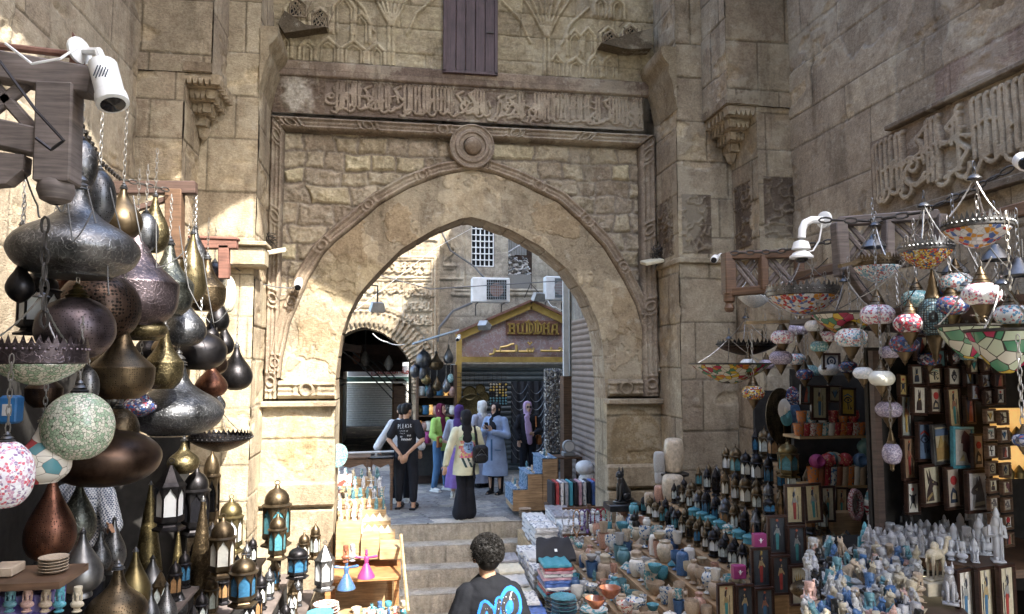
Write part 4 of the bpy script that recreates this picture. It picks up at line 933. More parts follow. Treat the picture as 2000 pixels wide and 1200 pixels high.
rs=random.Random(61)
for i in range(9):
    Y=19.5+i*.9; x=-1.75+rs.uniform(0,1.9); t=thing('passage_lantern',f"dark hanging lamp inside the passage, {ORD[i]} from the mouth",'lamp',(x,Y,rs.uniform(2.3,2.75))); mb=MB(); mb.lathe([(0,-.2),(.05,-.18),(.13,-.05),(.1,.08),(.03,.2),(0,.22)],10,caps=False); part('shade',mb,['iron','grey_metal','rust_metal'][i%3],t); mb=MB(); mb.tube([(0,0,.2),(0,0,.9)],.012,4); part('cord',mb,'iron',t)
for i in range(4):
    mb=MB(); mb.tube([(0,0,0),(.6,.9,-.5),(1.5,1.9,-1.5)],.02,5); o=mb.build('cable','cable',loc=(-1.6+.2*i,20+.6*i,2.9)); tag(o,f"black cable hanging slack across the dark passage, {ORD[i]} from the mouth",'cable')
for i,(x,Y) in enumerate(((-1.7,21),(-1.75,23.5),(.1,22.0),(.05,25))):
    t=thing('passage_cupboard',f"dim goods cupboard along the dark passage, {ORD[i]} from the mouth",'cupboard',(x,Y,0)); mb=MB(); mb.box(0,0,.9,.35,1.5,1.8,bev=.02); part('body',mb,['ply_wood','grey_metal','brown_wood','ply_wood'][i],t); mb=MB(); mb.box(0,0,1.9,.4,1.6,.05); part('top',mb,'white_paint',t)
# ================================================================== lamps
for k,c in dict(silver=(.50,.50,.50),steel=(.34,.35,.37),plum=(.30,.24,.26),brass=(.42,.34,.18),gold=(.48,.38,.18),copper=(.38,.17,.11),brown=(.17,.11,.08),green=(.36,.38,.33),black=(.09,.085,.09),bronze=(.30,.22,.13)).items():
    for st in ('engrave','holes','open','plain'): mat_metal(k+'_'+st,tuple(x*.46 for x in c),.36,st)
mat_mosaic('mos_pink',[(.75,.70,.74),(.62,.12,.16),(.80,.78,.80),(.55,.30,.40),(.85,.85,.86),(.28,.18,.3)],55)
mat_mosaic('mos_blue',[(.75,.78,.80),(.12,.30,.48),(.82,.82,.84),(.18,.45,.55),(.55,.2,.2),(.82,.85,.86)],55)
mat_mosaic('mos_white',[(.80,.82,.82),(.70,.74,.76),(.85,.85,.85),(.6,.66,.7)],70,(.55,.55,.55),.04)
mat_mosaic('mos_red',[(.45,.03,.05),(.70,.66,.66),(.40,.04,.08),(.10,.08,.12),(.6,.55,.55)],38,(.25,.2,.2))
mat_mosaic('mos_dark',[(.03,.05,.18),(.05,.05,.08),(.25,.04,.06),(.02,.08,.25),(.4,.4,.45)],42,(.12,.12,.14))
mat_mosaic('mos_lilac',[(.45,.38,.5),(.28,.24,.34),(.55,.5,.6)],70,(.2,.19,.22),.07)
mat_mosaic('mos_teal',[(.20,.42,.42),(.10,.30,.34),(.45,.6,.58)],60,(.2,.22,.2))
mat_mosaic('mos_fire',[(.60,.30,.04),(.45,.05,.03),(.05,.1,.2),(.65,.5,.1),(.7,.68,.6)],60,(.08,.06,.05))
mat_mosaic('mos_green',[(.30,.42,.28),(.62,.62,.5),(.36,.45,.32),(.6,.58,.48)],44,(.12,.14,.10),.07)
mat_mosaic('mos_star',[(.62,.58,.50),(.60,.57,.5),(.35,.04,.05),(.08,.22,.25),(.66,.62,.55)],13,(.2,.17,.14),.02)
mat_mosaic('tiffany',[(.62,.60,.50),(.55,.50,.40),(.40,.04,.08),(.60,.42,.06),(.10,.24,.14),(.66,.64,.56),(.55,.20,.05),(.60,.58,.5)],17,(.04,.035,.03),.035,.2)
mat_mosaic('tiffany_green',[(.50,.56,.42),(.08,.25,.14),(.42,.04,.10),(.60,.58,.50),(.12,.28,.18),(.58,.42,.08),(.62,.60,.52)],12,(.04,.035,.03),.04,.2)
mat_mosaic('mos_flower',[(.10,.16,.40),(.65,.65,.66),(.60,.28,.04),(.72,.72,.74),(.45,.05,.05),(.7,.7,.7)],30,(.45,.45,.45),.05)
mat_mosaic('chainmail',[(.12,.20,.22),(.08,.14,.17),(.2,.26,.26)],48,(.02,.02,.02),.16,.3,.5,rand=.1)
mat_simple('frost',(.72,.74,.73),.35,var=.05); mat_simple('milk_glass',(.70,.70,.62),.3,var=.1,sc=20); mat_simple('teal_glass',(.07,.22,.26),.15,var=.3,sc=14); mat_simple('blue_glass',(.04,.14,.25),.12,var=.3,sc=14); mat_simple('pale_glass',(.52,.58,.55),.2,var=.25,sc=14); mat_simple('amber_glass',(.26,.15,.07),.2,var=.3,sc=14)
mat_simple('lit_bulb',(1,.7,.3),.5,emit=((1,.5,.13),.07)); mat_simple('lit_white',(1,.95,.8),.5,emit=((1,.85,.55),.35))
def crown_holes(): pass
SHP={
'onion':[(.0,.0),(.16,.0),(.20,.012),(.34,.06),(.45,.16),(.5,.29),(.485,.40),(.42,.52),(.31,.64),(.20,.75),(.125,.85),(.09,.93),(.07,1.0)],
'squat':[(.0,0),(.27,0),(.29,.02),(.43,.12),(.49,.24),(.5,.32),(.47,.42),(.39,.52),(.27,.61),(.175,.70),(.12,.80),(.09,.90),(.075,1.0)],
'bell':[(.0,0),(.26,0),(.30,.02),(.42,.10),(.485,.20),(.5,.30),(.505,.42),(.495,.45),(.40,.53),(.29,.62),(.20,.72),(.135,.83),(.10,.92),(.08,1.0)],
'globe':[(.0,0),(.14,.0),(.16,.02),(.30,.08),(.42,.20),(.49,.36),(.5,.5),(.48,.64),(.41,.79),(.29,.91),(.16,.98),(.12,1.0)],
'oval':[(.0,.0),(.2,.0),(.36,.10),(.46,.25),(.5,.45),(.48,.62),(.40,.80),(.24,.94),(.1,1.0)],
'disc':[(.0,0),(.2,.0),(.36,.10),(.46,.25),(.5,.45),(.48,.62),(.38,.80),(.22,.93),(.08,1.0)],
'cone':[(.0,0),(.46,0),(.5,.015),(.49,.05),(.40,.25),(.31,.45),(.23,.65),(.14,.82),(.08,.93),(.05,1.0)],
'drop':[(.0,0),(.22,0),(.27,.01),(.40,.07),(.485,.18),(.5,.28),(.47,.40),(.39,.52),(.28,.64),(.17,.77),(.10,.88),(.06,1.0)],
'tear':[(.0,0),(.10,.02),(.30,.10),(.45,.22),(.5,.34),(.46,.46),(.36,.58),(.23,.70),(.13,.82),(.07,.92),(.04,1.0)]}
def smooth_prof(P,k=3):
    out=[]
    n=len(P)
    for i in range(n-1):
        p0=P[max(i-1,0)];p1=P[i];p2=P[i+1];p3=P[min(i+2,n-1)]
        for j in range(k):
            t=j/k; f=lambda a,b,c,d:.5*((2*b)+(-a+c)*t+(2*a-5*b+4*c-d)*t*t+(-a+3*b-3*c+d)*t**3)
            out.append((max(0,f(p0[0],p1[0],p2[0],p3[0])),f(p0[1],p1[1],p2[1],p3[1])))
    out.append(P[-1]); return out
def chain_mb(mb,h,z0=0,r=.0045,x=0,y=0,link=.035):
    n=max(2,int(h/link))
    for i in range(n):
        z=z0+link*i; k=4; a=(1,0) if i%2 else (0,1); pts=[]
        for q in range(8):
            t=2*PI*q/8; pts.append((x+a[0]*.009*math.cos(t),y+a[1]*.009*math.cos(t),z+link*.5+link*.68*math.sin(t)))
        mb.tube(pts,r*.6,4,True)
def fin_prof(w): return [(0,0),(w*.95,0),(w*1.0,.01),(w*.8,.10),(w*.95,.16),(w*.55,.30),(w*.75,.38),(w*.62,.48),(w*.3,.62),(w*.42,.7),(w*.2,.85),(.001,1.0)]
def hlamp(b,Y,shape,mat,label,cap='silver_plain',name='hanging_lamp',chain=.35,cat='lamp',group='hanging metal lamps of the left stall',sx=1,capr=.14,foot=False,tilt=0):
    x0,x1,y0,y1=b; cx_=(x0+x1)/2; p=at(cx_,y1,Y); m_=mpp(cx_,(y0+y1)/2,Y); W=(x1-x0)*m_; H=(at(cx_,y0,Y)-p).z
    t=thing(name,label,cat,p,random.uniform(0,6),group)
    pr=smooth_prof([(r*W,z*H) for r,z in SHP[shape]])
    mb=MB(); mb.lathe(pr,30,caps=False); o=part('shade' if name!='table_lamp' else 'shade',mb,mat,t,ang=50)
    mb=MB(); r=pr[-1][0]*1.25+.006; hh=min(.14,W*.22) if chain else W*.16
    mb.lathe([(q*1.0,H-.006+z*hh) for q,z in fin_prof(r)],14,caps=False); part('cap',mb,cap,t)
    if chain:
        mb=MB(); chain_mb(mb,chain,H+hh-.01); part('chain',mb,'chain_steel',t)
    else:
        mb=MB(); mb.lathe([(W*.24,-.0),(W*.27,-.012),(W*.27,-.03),(0,-.03)],20); part('foot_ring',mb,cap,t)
    if tilt: t.rotation_euler=(tilt,0,0)
    return t
def rayx(px): d=ray(px,713); return d.x/d.y
def YX(px,X): return X/rayx(px)
LX=-1.72
def HL(x0,x1,y0,y1,shape,mat,label,X=None,**k):
    cx_=(x0+x1)/2; e=(x1-x0)*.06; x0-=e;x1+=e;y1+=e;y0-=e*.6; return hlamp((x0,x1,y0,y1),YX(cx_,X or LX),shape,mat,label,**k)
HL(127,182,275,368,'globe','silver_engrave','small engraved silver globe lamp hanging beside the weathered wooden bracket post')
HL(163,218,335,437,'oval','steel_holes','dark pierced oval lamp, second below the wooden bracket, behind the engraved globe')
HL(205,270,370,463,'onion','bronze_plain','plain brownish silver drop lamp left of the dark wooden beam',chain=.5)
HL(42,247,377,530,'squat','silver_engrave','biggest hanging lamp, squat and engraved silver, at upper left')
HL(261,304,418,491,'globe','steel_holes','grey finely pierced round lamp between the brownish drop and the brass onion')
HL(275,324,385,491,'onion','brass_engrave','tall brass onion lamp touching the dark wooden beam post')
HL(190,331,455,628,'bell','plum_engrave','large purplish bell lamp with engraved cone right of the biggest squat lamp',X=-1.78)
HL(285,368,480,612,'bell','green_engrave','greenish grey bell lamp right of the large purplish bell lamp')
HL(347,398,458,588,'onion','brass_holes','speckled silver and brass onion lamp just right of the dark beam post')
HL(356,402,448,536,'onion','steel_engrave','thin engraved cone topped lamp behind the speckled onion lamp',X=-1.85)
HL(370,434,508,604,'bell','bronze_engrave','bell lamp with warm brassy bowl right of the speckled onion lamp')
HL(400,436,513,560,'oval','steel_holes','grey pierced round lamp under the small reddish bracket',X=-1.8)
HL(430,458,540,608,'oval','paint_cream','cream oval lamp with painted leaves at the outer right of the cluster',X=-1.7)
HL(405,444,580,646,'onion','black_plain','shiny dark bulb lamp below the bell lamp with brassy bowl')
HL(125,257,536,663,'globe','brown_open','dark brown openwork globe lamp with coloured studs',X=-1.85)
HL(82,208,585,696,'globe','plum_holes','purplish globe lamp with pierced diamonds and a tall brass cap',cap='gold_plain')
HL(245,319,600,661,'squat','brass_engrave','squat brass lamp below the large purplish bell lamp')
HL(320,395,585,672,'onion','steel_engrave','dark silver onion lamp right of the squat brass lamp')
HL(394,426,628,670,'onion','black_plain','small brown black lamp wedged between shiny dark bulbs')
HL(420,454,636,691,'onion','black_plain','small shiny dark bulb lamp near the sunlit pier, fourth from the reddish bracket down')
HL(345,434,650,717,'disc','black_plain','shiny black squat lamp below the dark silver onion lamp')
HL(432,488,680,759,'onion','black_holes','dark speckled bulb lamp sticking out farthest towards the sunlit pier',X=-1.66)
HL(400,441,692,728,'disc','brown_plain','small brown rounded lamp right of the shiny black squat lamp')
HL(385,439,712,773,'onion','copper_holes','reddish copper bulb lamp near the pier, left of the dark speckled bulb')
HL(412,438,765,803,'onion','steel_engrave','small dark bulb lamp directly under the reddish copper lamp')
HL(182,288,645,773,'bell','bronze_holes','pierced grey brown bell lamp hanging behind two small horns')
HL(287,350,645,756,'bell','brass_engrave','brass bell lamp right of the pierced grey brown bell lamp')
HL(265,421,718,839,'squat','steel_engrave','wide engraved blue silver squat lamp, lowest of the big hanging ones',X=-1.75)
HL(118,294,843,936,'disc','brown_plain','huge dark brown disc lamp hanging above the vendor in the checked shirt',X=-1.9)
HL(195,263,800,876,'oval','bronze_engrave','tilted brownish oval lamp peeking out right of the green mosaic egg lamp',X=-1.86)
HL(331,384,862,921,'squat','brass_engrave','small brass onion lamp hanging in front of the dark bronze lanterns',X=-1.95)
HL(-38,52,865,985,'oval','mos_pink','red and white mosaic lamp cut off by the left photo edge',X=-1.6)
HL(92,207,770,889,'oval','mos_green','green and white mosaic egg lamp with tiny ring pattern',X=-1.6)
HL(36,126,826,937,'bell','mos_star','cream pot lamp with red and teal star pattern',X=-1.75)
# small horns, caps
HL(243,300,757,812,'tear','mos_dark','small dark blue glass star lantern above the wide engraved silver lamp',X=-1.9)
HL(150,188,720,790,'globe','silver_holes','pierced silver lantern top hanging above the green mosaic egg',X=-1.68)
HL(15,60,505,590,'tear','black_plain','dark slim drop lamp at the far left behind the white lantern',X=-1.95)
HL(300,345,640,700,'tear','bronze_holes','slim pierced bronze drop lamp half hidden behind the dark silver onion lamp',X=-2.0)
HL(196,236,760,800,'globe','silver_holes','small pierced silver globe lamp below the grey brown bell lamp',X=-1.95)
HL(372,402,770,808,'globe','steel_holes','small steel globe lamp behind the wide engraved silver lamp',X=-2.05)
def crown_bowl(cx_,y0,y1,w,Y,crown,bowl,label,group=None,name='bowl_lamp',frac=.35,chain=.6,cone=True):
    """shallow bowl hung on three chains with a pierced crown ring"""
    p=at(cx_,y1,Y); W=w*mpp(cx_,y1,Y); H=(at(cx_,y0,Y)-p).z; t=thing(name,label,'lamp',p,random.uniform(0,2),group)
    mb=MB(); hb=H*(1-frac) if crown else H
    mb.lathe(smooth_prof([(0,0),(W*.08,0),(W*.22,hb*.22),(W*.36,hb*.55),(W*.46,hb*.9),(W*.47,hb)]),36,caps=False); part('bowl',mb,bowl,t)
    if crown:
        mb=MB(); mb.lathe([(W*.47,hb),(W*.5,hb+.006),(W*.5,H-.012),(W*.47,H-.01)],36,caps=False)
        n=40
        for i in range(n):
            a=2*PI*i/n; c_,s_=math.cos(a),math.sin(a); r=W*.49; d=r*PI/n*.85
            mb._add([(r*c_-s_*d,r*s_+c_*d,H-.013),(r*c_+s_*d,r*s_-c_*d,H-.013),(r*c_,r*s_,H+.02+.01*(i%2))],[(0,1,2)])
            mb.ell((W*.505*c_,W*.505*s_,H*.82),(.007,.007,.007),5,4)
        part('crown_ring',mb,crown,t)
    else:
        mb=MB(); mb.lathe([(W*.465,hb-.012),(W*.5,hb-.006),(W*.5,hb+.004),(W*.46,hb+.004)],36,caps=False); part('rim',mb,'iron',t)
    top=H+chain
    for i in range(3):
        a=2*PI*i/3+.4; A=Vector((W*.45*math.cos(a),W*.45*math.sin(a),H)); B=Vector((0,0,H+chain*.75)); mb=MB()
        n=14
        mb.tube([A.lerp(B,j/n)+Vector((0,0,-.02*math.sin(PI*j/n))) for j in range(n+1)],[.003+.0025*(j%2) for j in range(n+1)],5); part('chain',mb,'chain_steel',t)
    mb=MB(); mb.lathe([(.0,H+chain*.82),(.018,H+chain*.8),(.035,H+chain*.74),(.036,H+chain*.73)],14,caps=False); chain_mb(mb,chain*.25,H+chain*.8); part('cap',mb,'steel_plain',t)
    return t
crown_bowl(72,668,752,172,YX(72,-1.62),'plum_engrave','mos_green','wide bowl lamp with purplish crown ring and green glass, hanging at far left',chain=.28,frac=.52)
crown_bowl(430,848,882,120,YX(430,-1.72),'black_plain','brown_open','dark shallow dish lamp with openwork rim hanging on a rod by the pier',chain=.3,frac=.3)
# ------------------------------------------------------------------ right hanging lamps
def turk(cx_,cy_,w,X,mat,label,cap='bronze_plain',base='cone',ratio=.62,chain=.4,double=False):
    Y=YX(cx_,X); p=at(cx_,cy_,Y); W=w*mpp(cx_,cy_,Y); H=W*ratio; t=thing('mosaic_lamp',label,'lamp',p,random.uniform(0,6),'mosaic glass lamps of the right stall')
    mb=MB(); mb.lathe(smooth_prof([(W*.14,-H*.52),(W*.36,-H*.42),(W*.47,-H*.2),(W*.5,.0),(W*.46,H*.22),(W*.34,H*.42),(W*.2,H*.5)]),28,caps=False); part('glass_globe',mb,mat,t)
    mb=MB(); mb.lathe([(W*.24,H*.46),(W*.26,H*.5),(W*.2,H*.62),(W*.21,H*.66),(W*.13,H*.86),(W*.14,H*.9),(W*.07,H*1.1),(W*.04,H*1.25),(0,H*1.27)],18,caps=False); part('cap',mb,cap,t)
    mb=MB()
    if base=='cone': mb.lathe([(W*.26,-H*.42),(W*.27,-H*.5),(W*.22,-H*.62),(W*.17,-H*.8),(W*.09,-H*.98),(W*.1,-H*1.04),(W*.03,-H*1.15),(0,-H*1.3)],18,caps=False)
    else: mb.lathe([(W*.15,-H*.48),(W*.1,-H*.7),(W*.12,-H*.78),(0,-H*.9)],16,caps=False)
    part('base',mb,cap,t)
    mb=MB(); chain_mb(mb,chain,H*1.22); part('chain',mb,'chain_steel',t)
    return t
RX=3.0
for a in [(1714,615,64,RX,'mos_pink','pink and white mosaic lamp hanging under the lattice corner, highest of the four front ones'),
(1777,632,60,RX,'mos_red','red mosaic lamp with white flowers right of the pink and white one'),
(1662,660,60,RX,'mos_blue','blue and white mosaic lamp, left neighbour of the pink and white one'),
(1917,575,70,RX,'mos_pink','pinkish white mosaic lamp hanging highest on the right, under the rosy crown bowl'),
(1867,553,62,RX+.2,'mos_blue','blue patterned mosaic lamp behind the pinkish white one on the right'),
(1976,615,62,RX-.1,'mos_blue','blue white mosaic lamp close to the right photo edge'),
(1528,659,44,RX,'mos_pink','upper rosy mosaic lamp of a pair strung one above the other'),
(1525,699,44,RX,'mos_lilac','lower lilac mosaic lamp of the pair strung one above the other'),
(1461,711,31,RX,'mos_white','small white beaded lamp above the stained glass bowl'),
(1471,767,44,RX,'mos_fire','fiery red and yellow mosaic lamp below the stained glass bowl'),
(1590,637,36,RX,'mos_white','pale grey beaded lamp between the crown bowl and the green lamp'),
(1600,677,34,RX,'mos_teal','small green mosaic lamp under the pale grey beaded lamp'),
(1766,672,54,RX+.1,'mos_dark','dark blue mosaic lamp directly below the red one with white flowers'),
(1686,729,38,RX,'mos_white','white beaded lamp in front of the cups shelf, left of the cream one'),
(1722,739,48,RX-.05,'milk_glass','cream frosted glass lamp right of the white beaded lamp'),
(1615,658,34,RX+.15,'mos_pink','faded pink mosaic lamp behind the green lamp'),
(1738,688,40,RX+.3,'mos_lilac','lilac mosaic lamp behind the dark blue one'),
(1790,585,56,RX+.3,'mos_teal','olive mosaic globe lamp behind the four front ones'),
(1858,598,62,RX+.15,'mos_dark','dark globe lamp with red and white flower mosaic left of the pinkish white one'),
(1826,577,36,RX+.2,'mos_dark','small dark lamp with a white flower ring'),
(1736,800,50,RX+.3,'mos_lilac','purple speckled lamp over the cup shelf'),
(1999,860,40,RX-.3,'mos_dark','red and blue mosaic lamp on the right edge beside the tile strings'),
(1556,702,36,RX+.5,'mos_blue','pale blue oval lamp behind the rosy pair'),
(1497,712,30,RX+.6,'mos_lilac','small purple lamp behind the white beaded lamp and stained glass bowl'),
(1572,732,34,RX+.5,'mos_dark','dark blue star patterned lamp over the framed pictures'),
(1952,700,34,RX+.6,'mos_red','small red lamp glimpsed behind the green stained glass bowl')]: turk(*a)
t=turk(1742,886,36,RX+.2,'mos_lilac','lavender pear shaped lamp hanging low before the evil eye beads',base='x',ratio=1.1)
t=turk(1824,620,60,RX+.1,'chainmail','teal chain mail egg lamp hanging between the dark flower lamps',ratio=1.25)
CB=[(1910,430,484,122,2.95,'silver_holes','mos_flower','crown bowl lamp with rosy flowers, highest and farthest right'),
(1810,475,526,98,3.05,'silver_holes','mos_fire','crown bowl lamp with amber scallops below the lattice'),
(1570,560,616,138,3.0,'silver_holes','mos_flower','widest crown bowl lamp with red and blue flowers at the left of the mosaic lamps'),
(1714,505,552,88,3.1,'bronze_plain','mos_blue','cracked glass mosaic bowl lamp under the lattice corner'),
(1458,668,694,112,3.2,'black_plain','brown_open','dark metal dish lamp hanging above the stained glass bowl'),
(1475,568,601,68,3.3,'black_plain','mos_white','white speckled bowl lamp beside the lattice end post')]
for c_ in CB: crown_bowl(c_[0],c_[1],c_[2],c_[3],YX(c_[0],c_[4]),c_[5],c_[6],c_[7],'bowl lamps of the right stall',chain=.3)
for c_ in [(1426,710,749,158,2.95,'tiffany','stained glass bowl lamp with blue rim, farthest left of the right stall'),
(1652,612,652,134,3.05,'tiffany','stained glass bowl lamp with orange flowers behind the blue and white lamp'),
(1895,636,700,118,3.1,'tiffany_green','stained glass bowl lamp with yellow tulips, left of the green one'),
(1966,645,728,140,2.85,'tiffany_green','big green stained glass bowl lamp with red flowers at right')]:
    crown_bowl(c_[0],c_[1],c_[2],c_[3],YX(c_[0],c_[4]),None,c_[5],c_[6],'bowl lamps of the right stall',chain=.3)
for px,py,X,l in ((1706,470,3.1,'small empty bell shaped lamp cap hanging under the lattice corner'),(1945,492,3.3,'empty metal lamp cup hanging below the rosy crown bowl'),(1990,520,3.0,'shiny bell cap with white sticker near the right photo edge'),(1865,520,3.4,'brass jug shaped lamp part behind the upper mosaic lamps')):
    Y=YX(px,X); p=at(px,py,Y); t=thing('lamp_cap',l,'lamp part',p); mb=MB(); mb.lathe([(.075,-.05),(.08,-.045),(.06,-.01),(.03,.02),(.02,.04),(.0,.05)],20,caps=False); part('cap',mb,'steel_plain',t); mb=MB(); chain_mb(mb,.25,.04); part('chain',mb,'chain_steel',t)
# ------------------------------------------------------------------ standing lamps of the left stall
def SL(x0,x1,y0,y1,shape,mat,label,X=-2.1,cap='silver_plain'):
    cx_=(x0+x1)/2; return hlamp((x0,x1,y0,y1),YX(cx_,X),shape,mat,label,cap=cap,name='table_lamp',chain=0,group='standing metal lamps of the left stall')
SL(50,141,928,1092,'drop','copper_holes','big openwork copper drop lamp standing at far left')
SL(117,183,936,1062,'drop','green_engrave','tall grey engraved drop lamp behind the copper one')
SL(118,196,1040,1156,'drop','silver_plain','polished silver drop lamp on the table edge, front left',X=-1.9)
SL(172,214,1036,1126,'tear','steel_engrave','narrow engraved silver drop lamp, second from the polished one')
SL(196,243,1014,1112,'drop','silver_holes','speckled silver drop lamp, third from the polished one')
SL(262,314,946,1118,'cone','gold_engrave','slender gold cone lamp left of the white paned lantern')
SL(230,291,1076,1192,'drop','gold_plain','plain pale gold drop lamp in front of the gold cone',X=-1.85)
SL(271,320,1090,1164,'onion','silver_plain','silver bulb lamp with brass glints beside the pale gold drop lamp',X=-2.0)
SL(324,362,1036,1196,'cone','gold_engrave','short slim gold cone lamp between two larger ones',X=-1.95)
SL(356,422,978,1216,'cone','bronze_engrave','tallest engraved cone lamp with woven pattern',X=-1.75)
SL(170,282,1110,1232,'squat','bronze_holes','ornate openwork squat lamp with tall knob at the bottom',X=-1.7)
SL(274,309,1150,1222,'drop','steel_plain','small steel drop lamp at the bottom beside the ornate squat one',X=-1.75)
SL(302,344,1142,1222,'drop','silver_holes','small silver drop lamp, middle one of three at the bottom',X=-1.7)
SL(330,365,1138,1216,'tear','steel_engrave','small steel drop lamp at the bottom leaning on the tall cone',X=-1.8)

rs=random.Random(91); bk=[('brass','holes'),('steel','engrave'),('brown','holes'),('bronze','engrave'),('black','plain'),('plum','holes'),('silver','engrave'),('copper','holes')]
for i in range(20):
    px=45+i*20+rs.uniform(-6,6); y0=440+(i*137)%360; w=rs.uniform(44,66)*(1.0-.0008*px); a_,b_=bk[(i*5)%8]; shp=rs.choice(['onion','bell','globe','tear','oval'])
    HL(px-w/2,px+w/2,y0,y0+w*1.35,shp,a_+'_'+b_,f"dim {a_} {shp if shp in('globe','bell') else 'rounded'} lamp in the rear row, {ORD[i]} from the left edge",X=-2.25)
rs=random.Random(92); mk=['mos_blue','mos_pink','mos_dark','mos_lilac','mos_white','mos_red','mos_teal','mos_fire']; mn_=['blue and white','rosy','dark blue','lilac','white','red','teal','amber']
for i in range(24):
    px=1540+i*19.5; py=560+(i*83)%170; k=(i*3)%8
    turk(px,py,rs.uniform(30,44),3.75+rs.uniform(-.1,.25),mk[k],f"small {mn_[k]} mosaic lamp in the rear row, {ORD[i] if i<20 else str(i+1)+'th'} from the left",chain=.3)
# ================================================================== kinds of small goods
mat_simple('glaze_white',(.70,.68,.62),.25,var=.08); mat_simple('glaze_turq',(.08,.27,.33),.25,var=.3,sc=18); mat_simple('stone_beige',(.42,.33,.24),.5,var=.25,sc=20,bumpst=.2); mat_simple('terracotta',(.24,.085,.045),.4,var=.25)
mat_simple('pink_marble',(.46,.27,.2),.3,var=.35,sc=16); mat_simple('alabaster',(.52,.44,.33),.35,var=.3,sc=9); mat_simple('basalt',(.015,.015,.016),.28,var=.3); mat_simple('grey_stone',(.38,.38,.37),.55,var=.3,sc=30,bumpst=.3)
mat_simple('plaster_white',(.58,.59,.62),.55,var=.06); mat_simple('fig_blue',(.06,.13,.26),.35,var=.4,sc=30); mat_simple('fig_turq',(.10,.22,.25),.4,var=.3,sc=30); mat_simple('fig_pink',(.50,.32,.27),.5,var=.3,sc=30); mat_simple('fig_cream',(.46,.40,.29),.5,var=.2,sc=30)
mat_simple('silver_stone',(.40,.40,.42),.42,.3,.45,60,.5,80); mat_simple('magenta',(.30,.04,.16),.5)
def mat_pattern(key,a,b_,sc=60,th=.5,rough=.25):
    m,nt,b=new_mat(key.replace('_',' ')); t=nt.nodes.new('ShaderNodeTexCoord'); n=noise(nt,t.outputs['Object'],sc,2,.5); r=ramp(nt,[(th-.02,a),(th+.02,b_)]); L(nt,n.outputs[0],r.inputs[0]); L(nt,r.outputs[0],b.inputs['Base Color']); b.inputs['Roughness'].default_value=rough; M[key]=m
mat_pattern('glaze_bluewhite',(.60,.60,.56),(.05,.13,.28),6,.56); mat_pattern('glaze_mixed',(.10,.30,.34),(.58,.56,.50),6,.5); mat_pattern('glaze_redwhite',(.66,.62,.56),(.45,.08,.06),9,.55); mat_pattern('painted_orange',(.50,.17,.05),(.05,.16,.2),9,.6); mat_pattern('painted_red',(.34,.04,.05),(.55,.4,.2),9,.62); mat_pattern('cloth_blue',(.05,.12,.2),(.25,.32,.4),30,.5,.9); mat_pattern('newsprint',(.66,.65,.62),(.18,.2,.24),26,.56,.8)
def mk_lantern(key):
    style,metal,glass=key; t=thing('lantern','metal lantern with glass panes','lantern'); n=6; r=.17 if style!='wide' else .23; r0=r*1.12
    hx=lambda R_,z:[(R_*math.cos(2*PI*i/n),R_*math.sin(2*PI*i/n),z) for i in range(n)]
    mb=MB(); mb.lathe([(r0*1.05,0),(r0*1.08,.03),(r*.9,.06),(r*.82,.09),(r*1.05,.12),(r*1.08,.145),(0,.145)],6,caps=False); part('base',mb,metal,t,smooth=False)
    z0,z1=.14,(.60 if style!='squat' else .5)
    mb=MB(); P0=hx(r,z0);P1=hx(r,z1)
    for i in range(n):
        a,b_=Vector(P0[i]),Vector(P0[(i+1)%n]); c_,d_=Vector(P1[i]),Vector(P1[(i+1)%n]); mb.tube([a,c_],.012,4)
        e=(b_-a); l=e.length; e.normalize(); nn=Vector((e.y,-e.x,0))
        # pointed arch plate: spandrels and sill
        w=l/2; h=z1-z0
        for sgn in (0,1):
            pl=[(0,h),(0,h*.62),(w*.35,h*.78),(w*.7,h*.86),(w,h*.98),(w,h)]
            if sgn: pl=[(l-x,y) for x,y in pl]
            mb.prism(pl,.008,a+nn*.004,e,(0,0,1))
        mb.prism([(0,0),(l,0),(l,h*.14),(0,h*.14)],.008,a+nn*.004,e,(0,0,1))
    part('frame',mb,metal,t,smooth=False)
    mb=MB(); mb.lathe([(r*.93,z0),(r*.93,z1)],6,caps=False); part('glass_panes',mb,glass,t,smooth=False)
    mb=MB()
    if style=='spire': mb.lathe([(r*1.15,z1),(r*1.15,z1+.02),(r*.9,z1+.07),(r*.25,z1+.26),(.02,z1+.3)],6,caps=False); sm=False
    else: mb.lathe([(r*1.15,z1),(r*1.18,z1+.02),(r*.95,z1+.05),(r*.98,z1+.09),(r*.9,z1+.16),(r*.62,z1+.235),(r*.25,z1+.275),(.035,z1+.29),(.03,z1+.32),(.012,z1+.34)],18,caps=False); sm=True
    part('dome',mb,metal,t,smooth=sm)
    mb=MB(); zt=z1+.36; mb.tube([(.035*math.cos(q*PI/5),0,zt+.035*math.sin(q*PI/5)) for q in range(10)],.007,5,True); part('ring',mb,metal,t)
    return t
LK=Kind(mk_lantern)
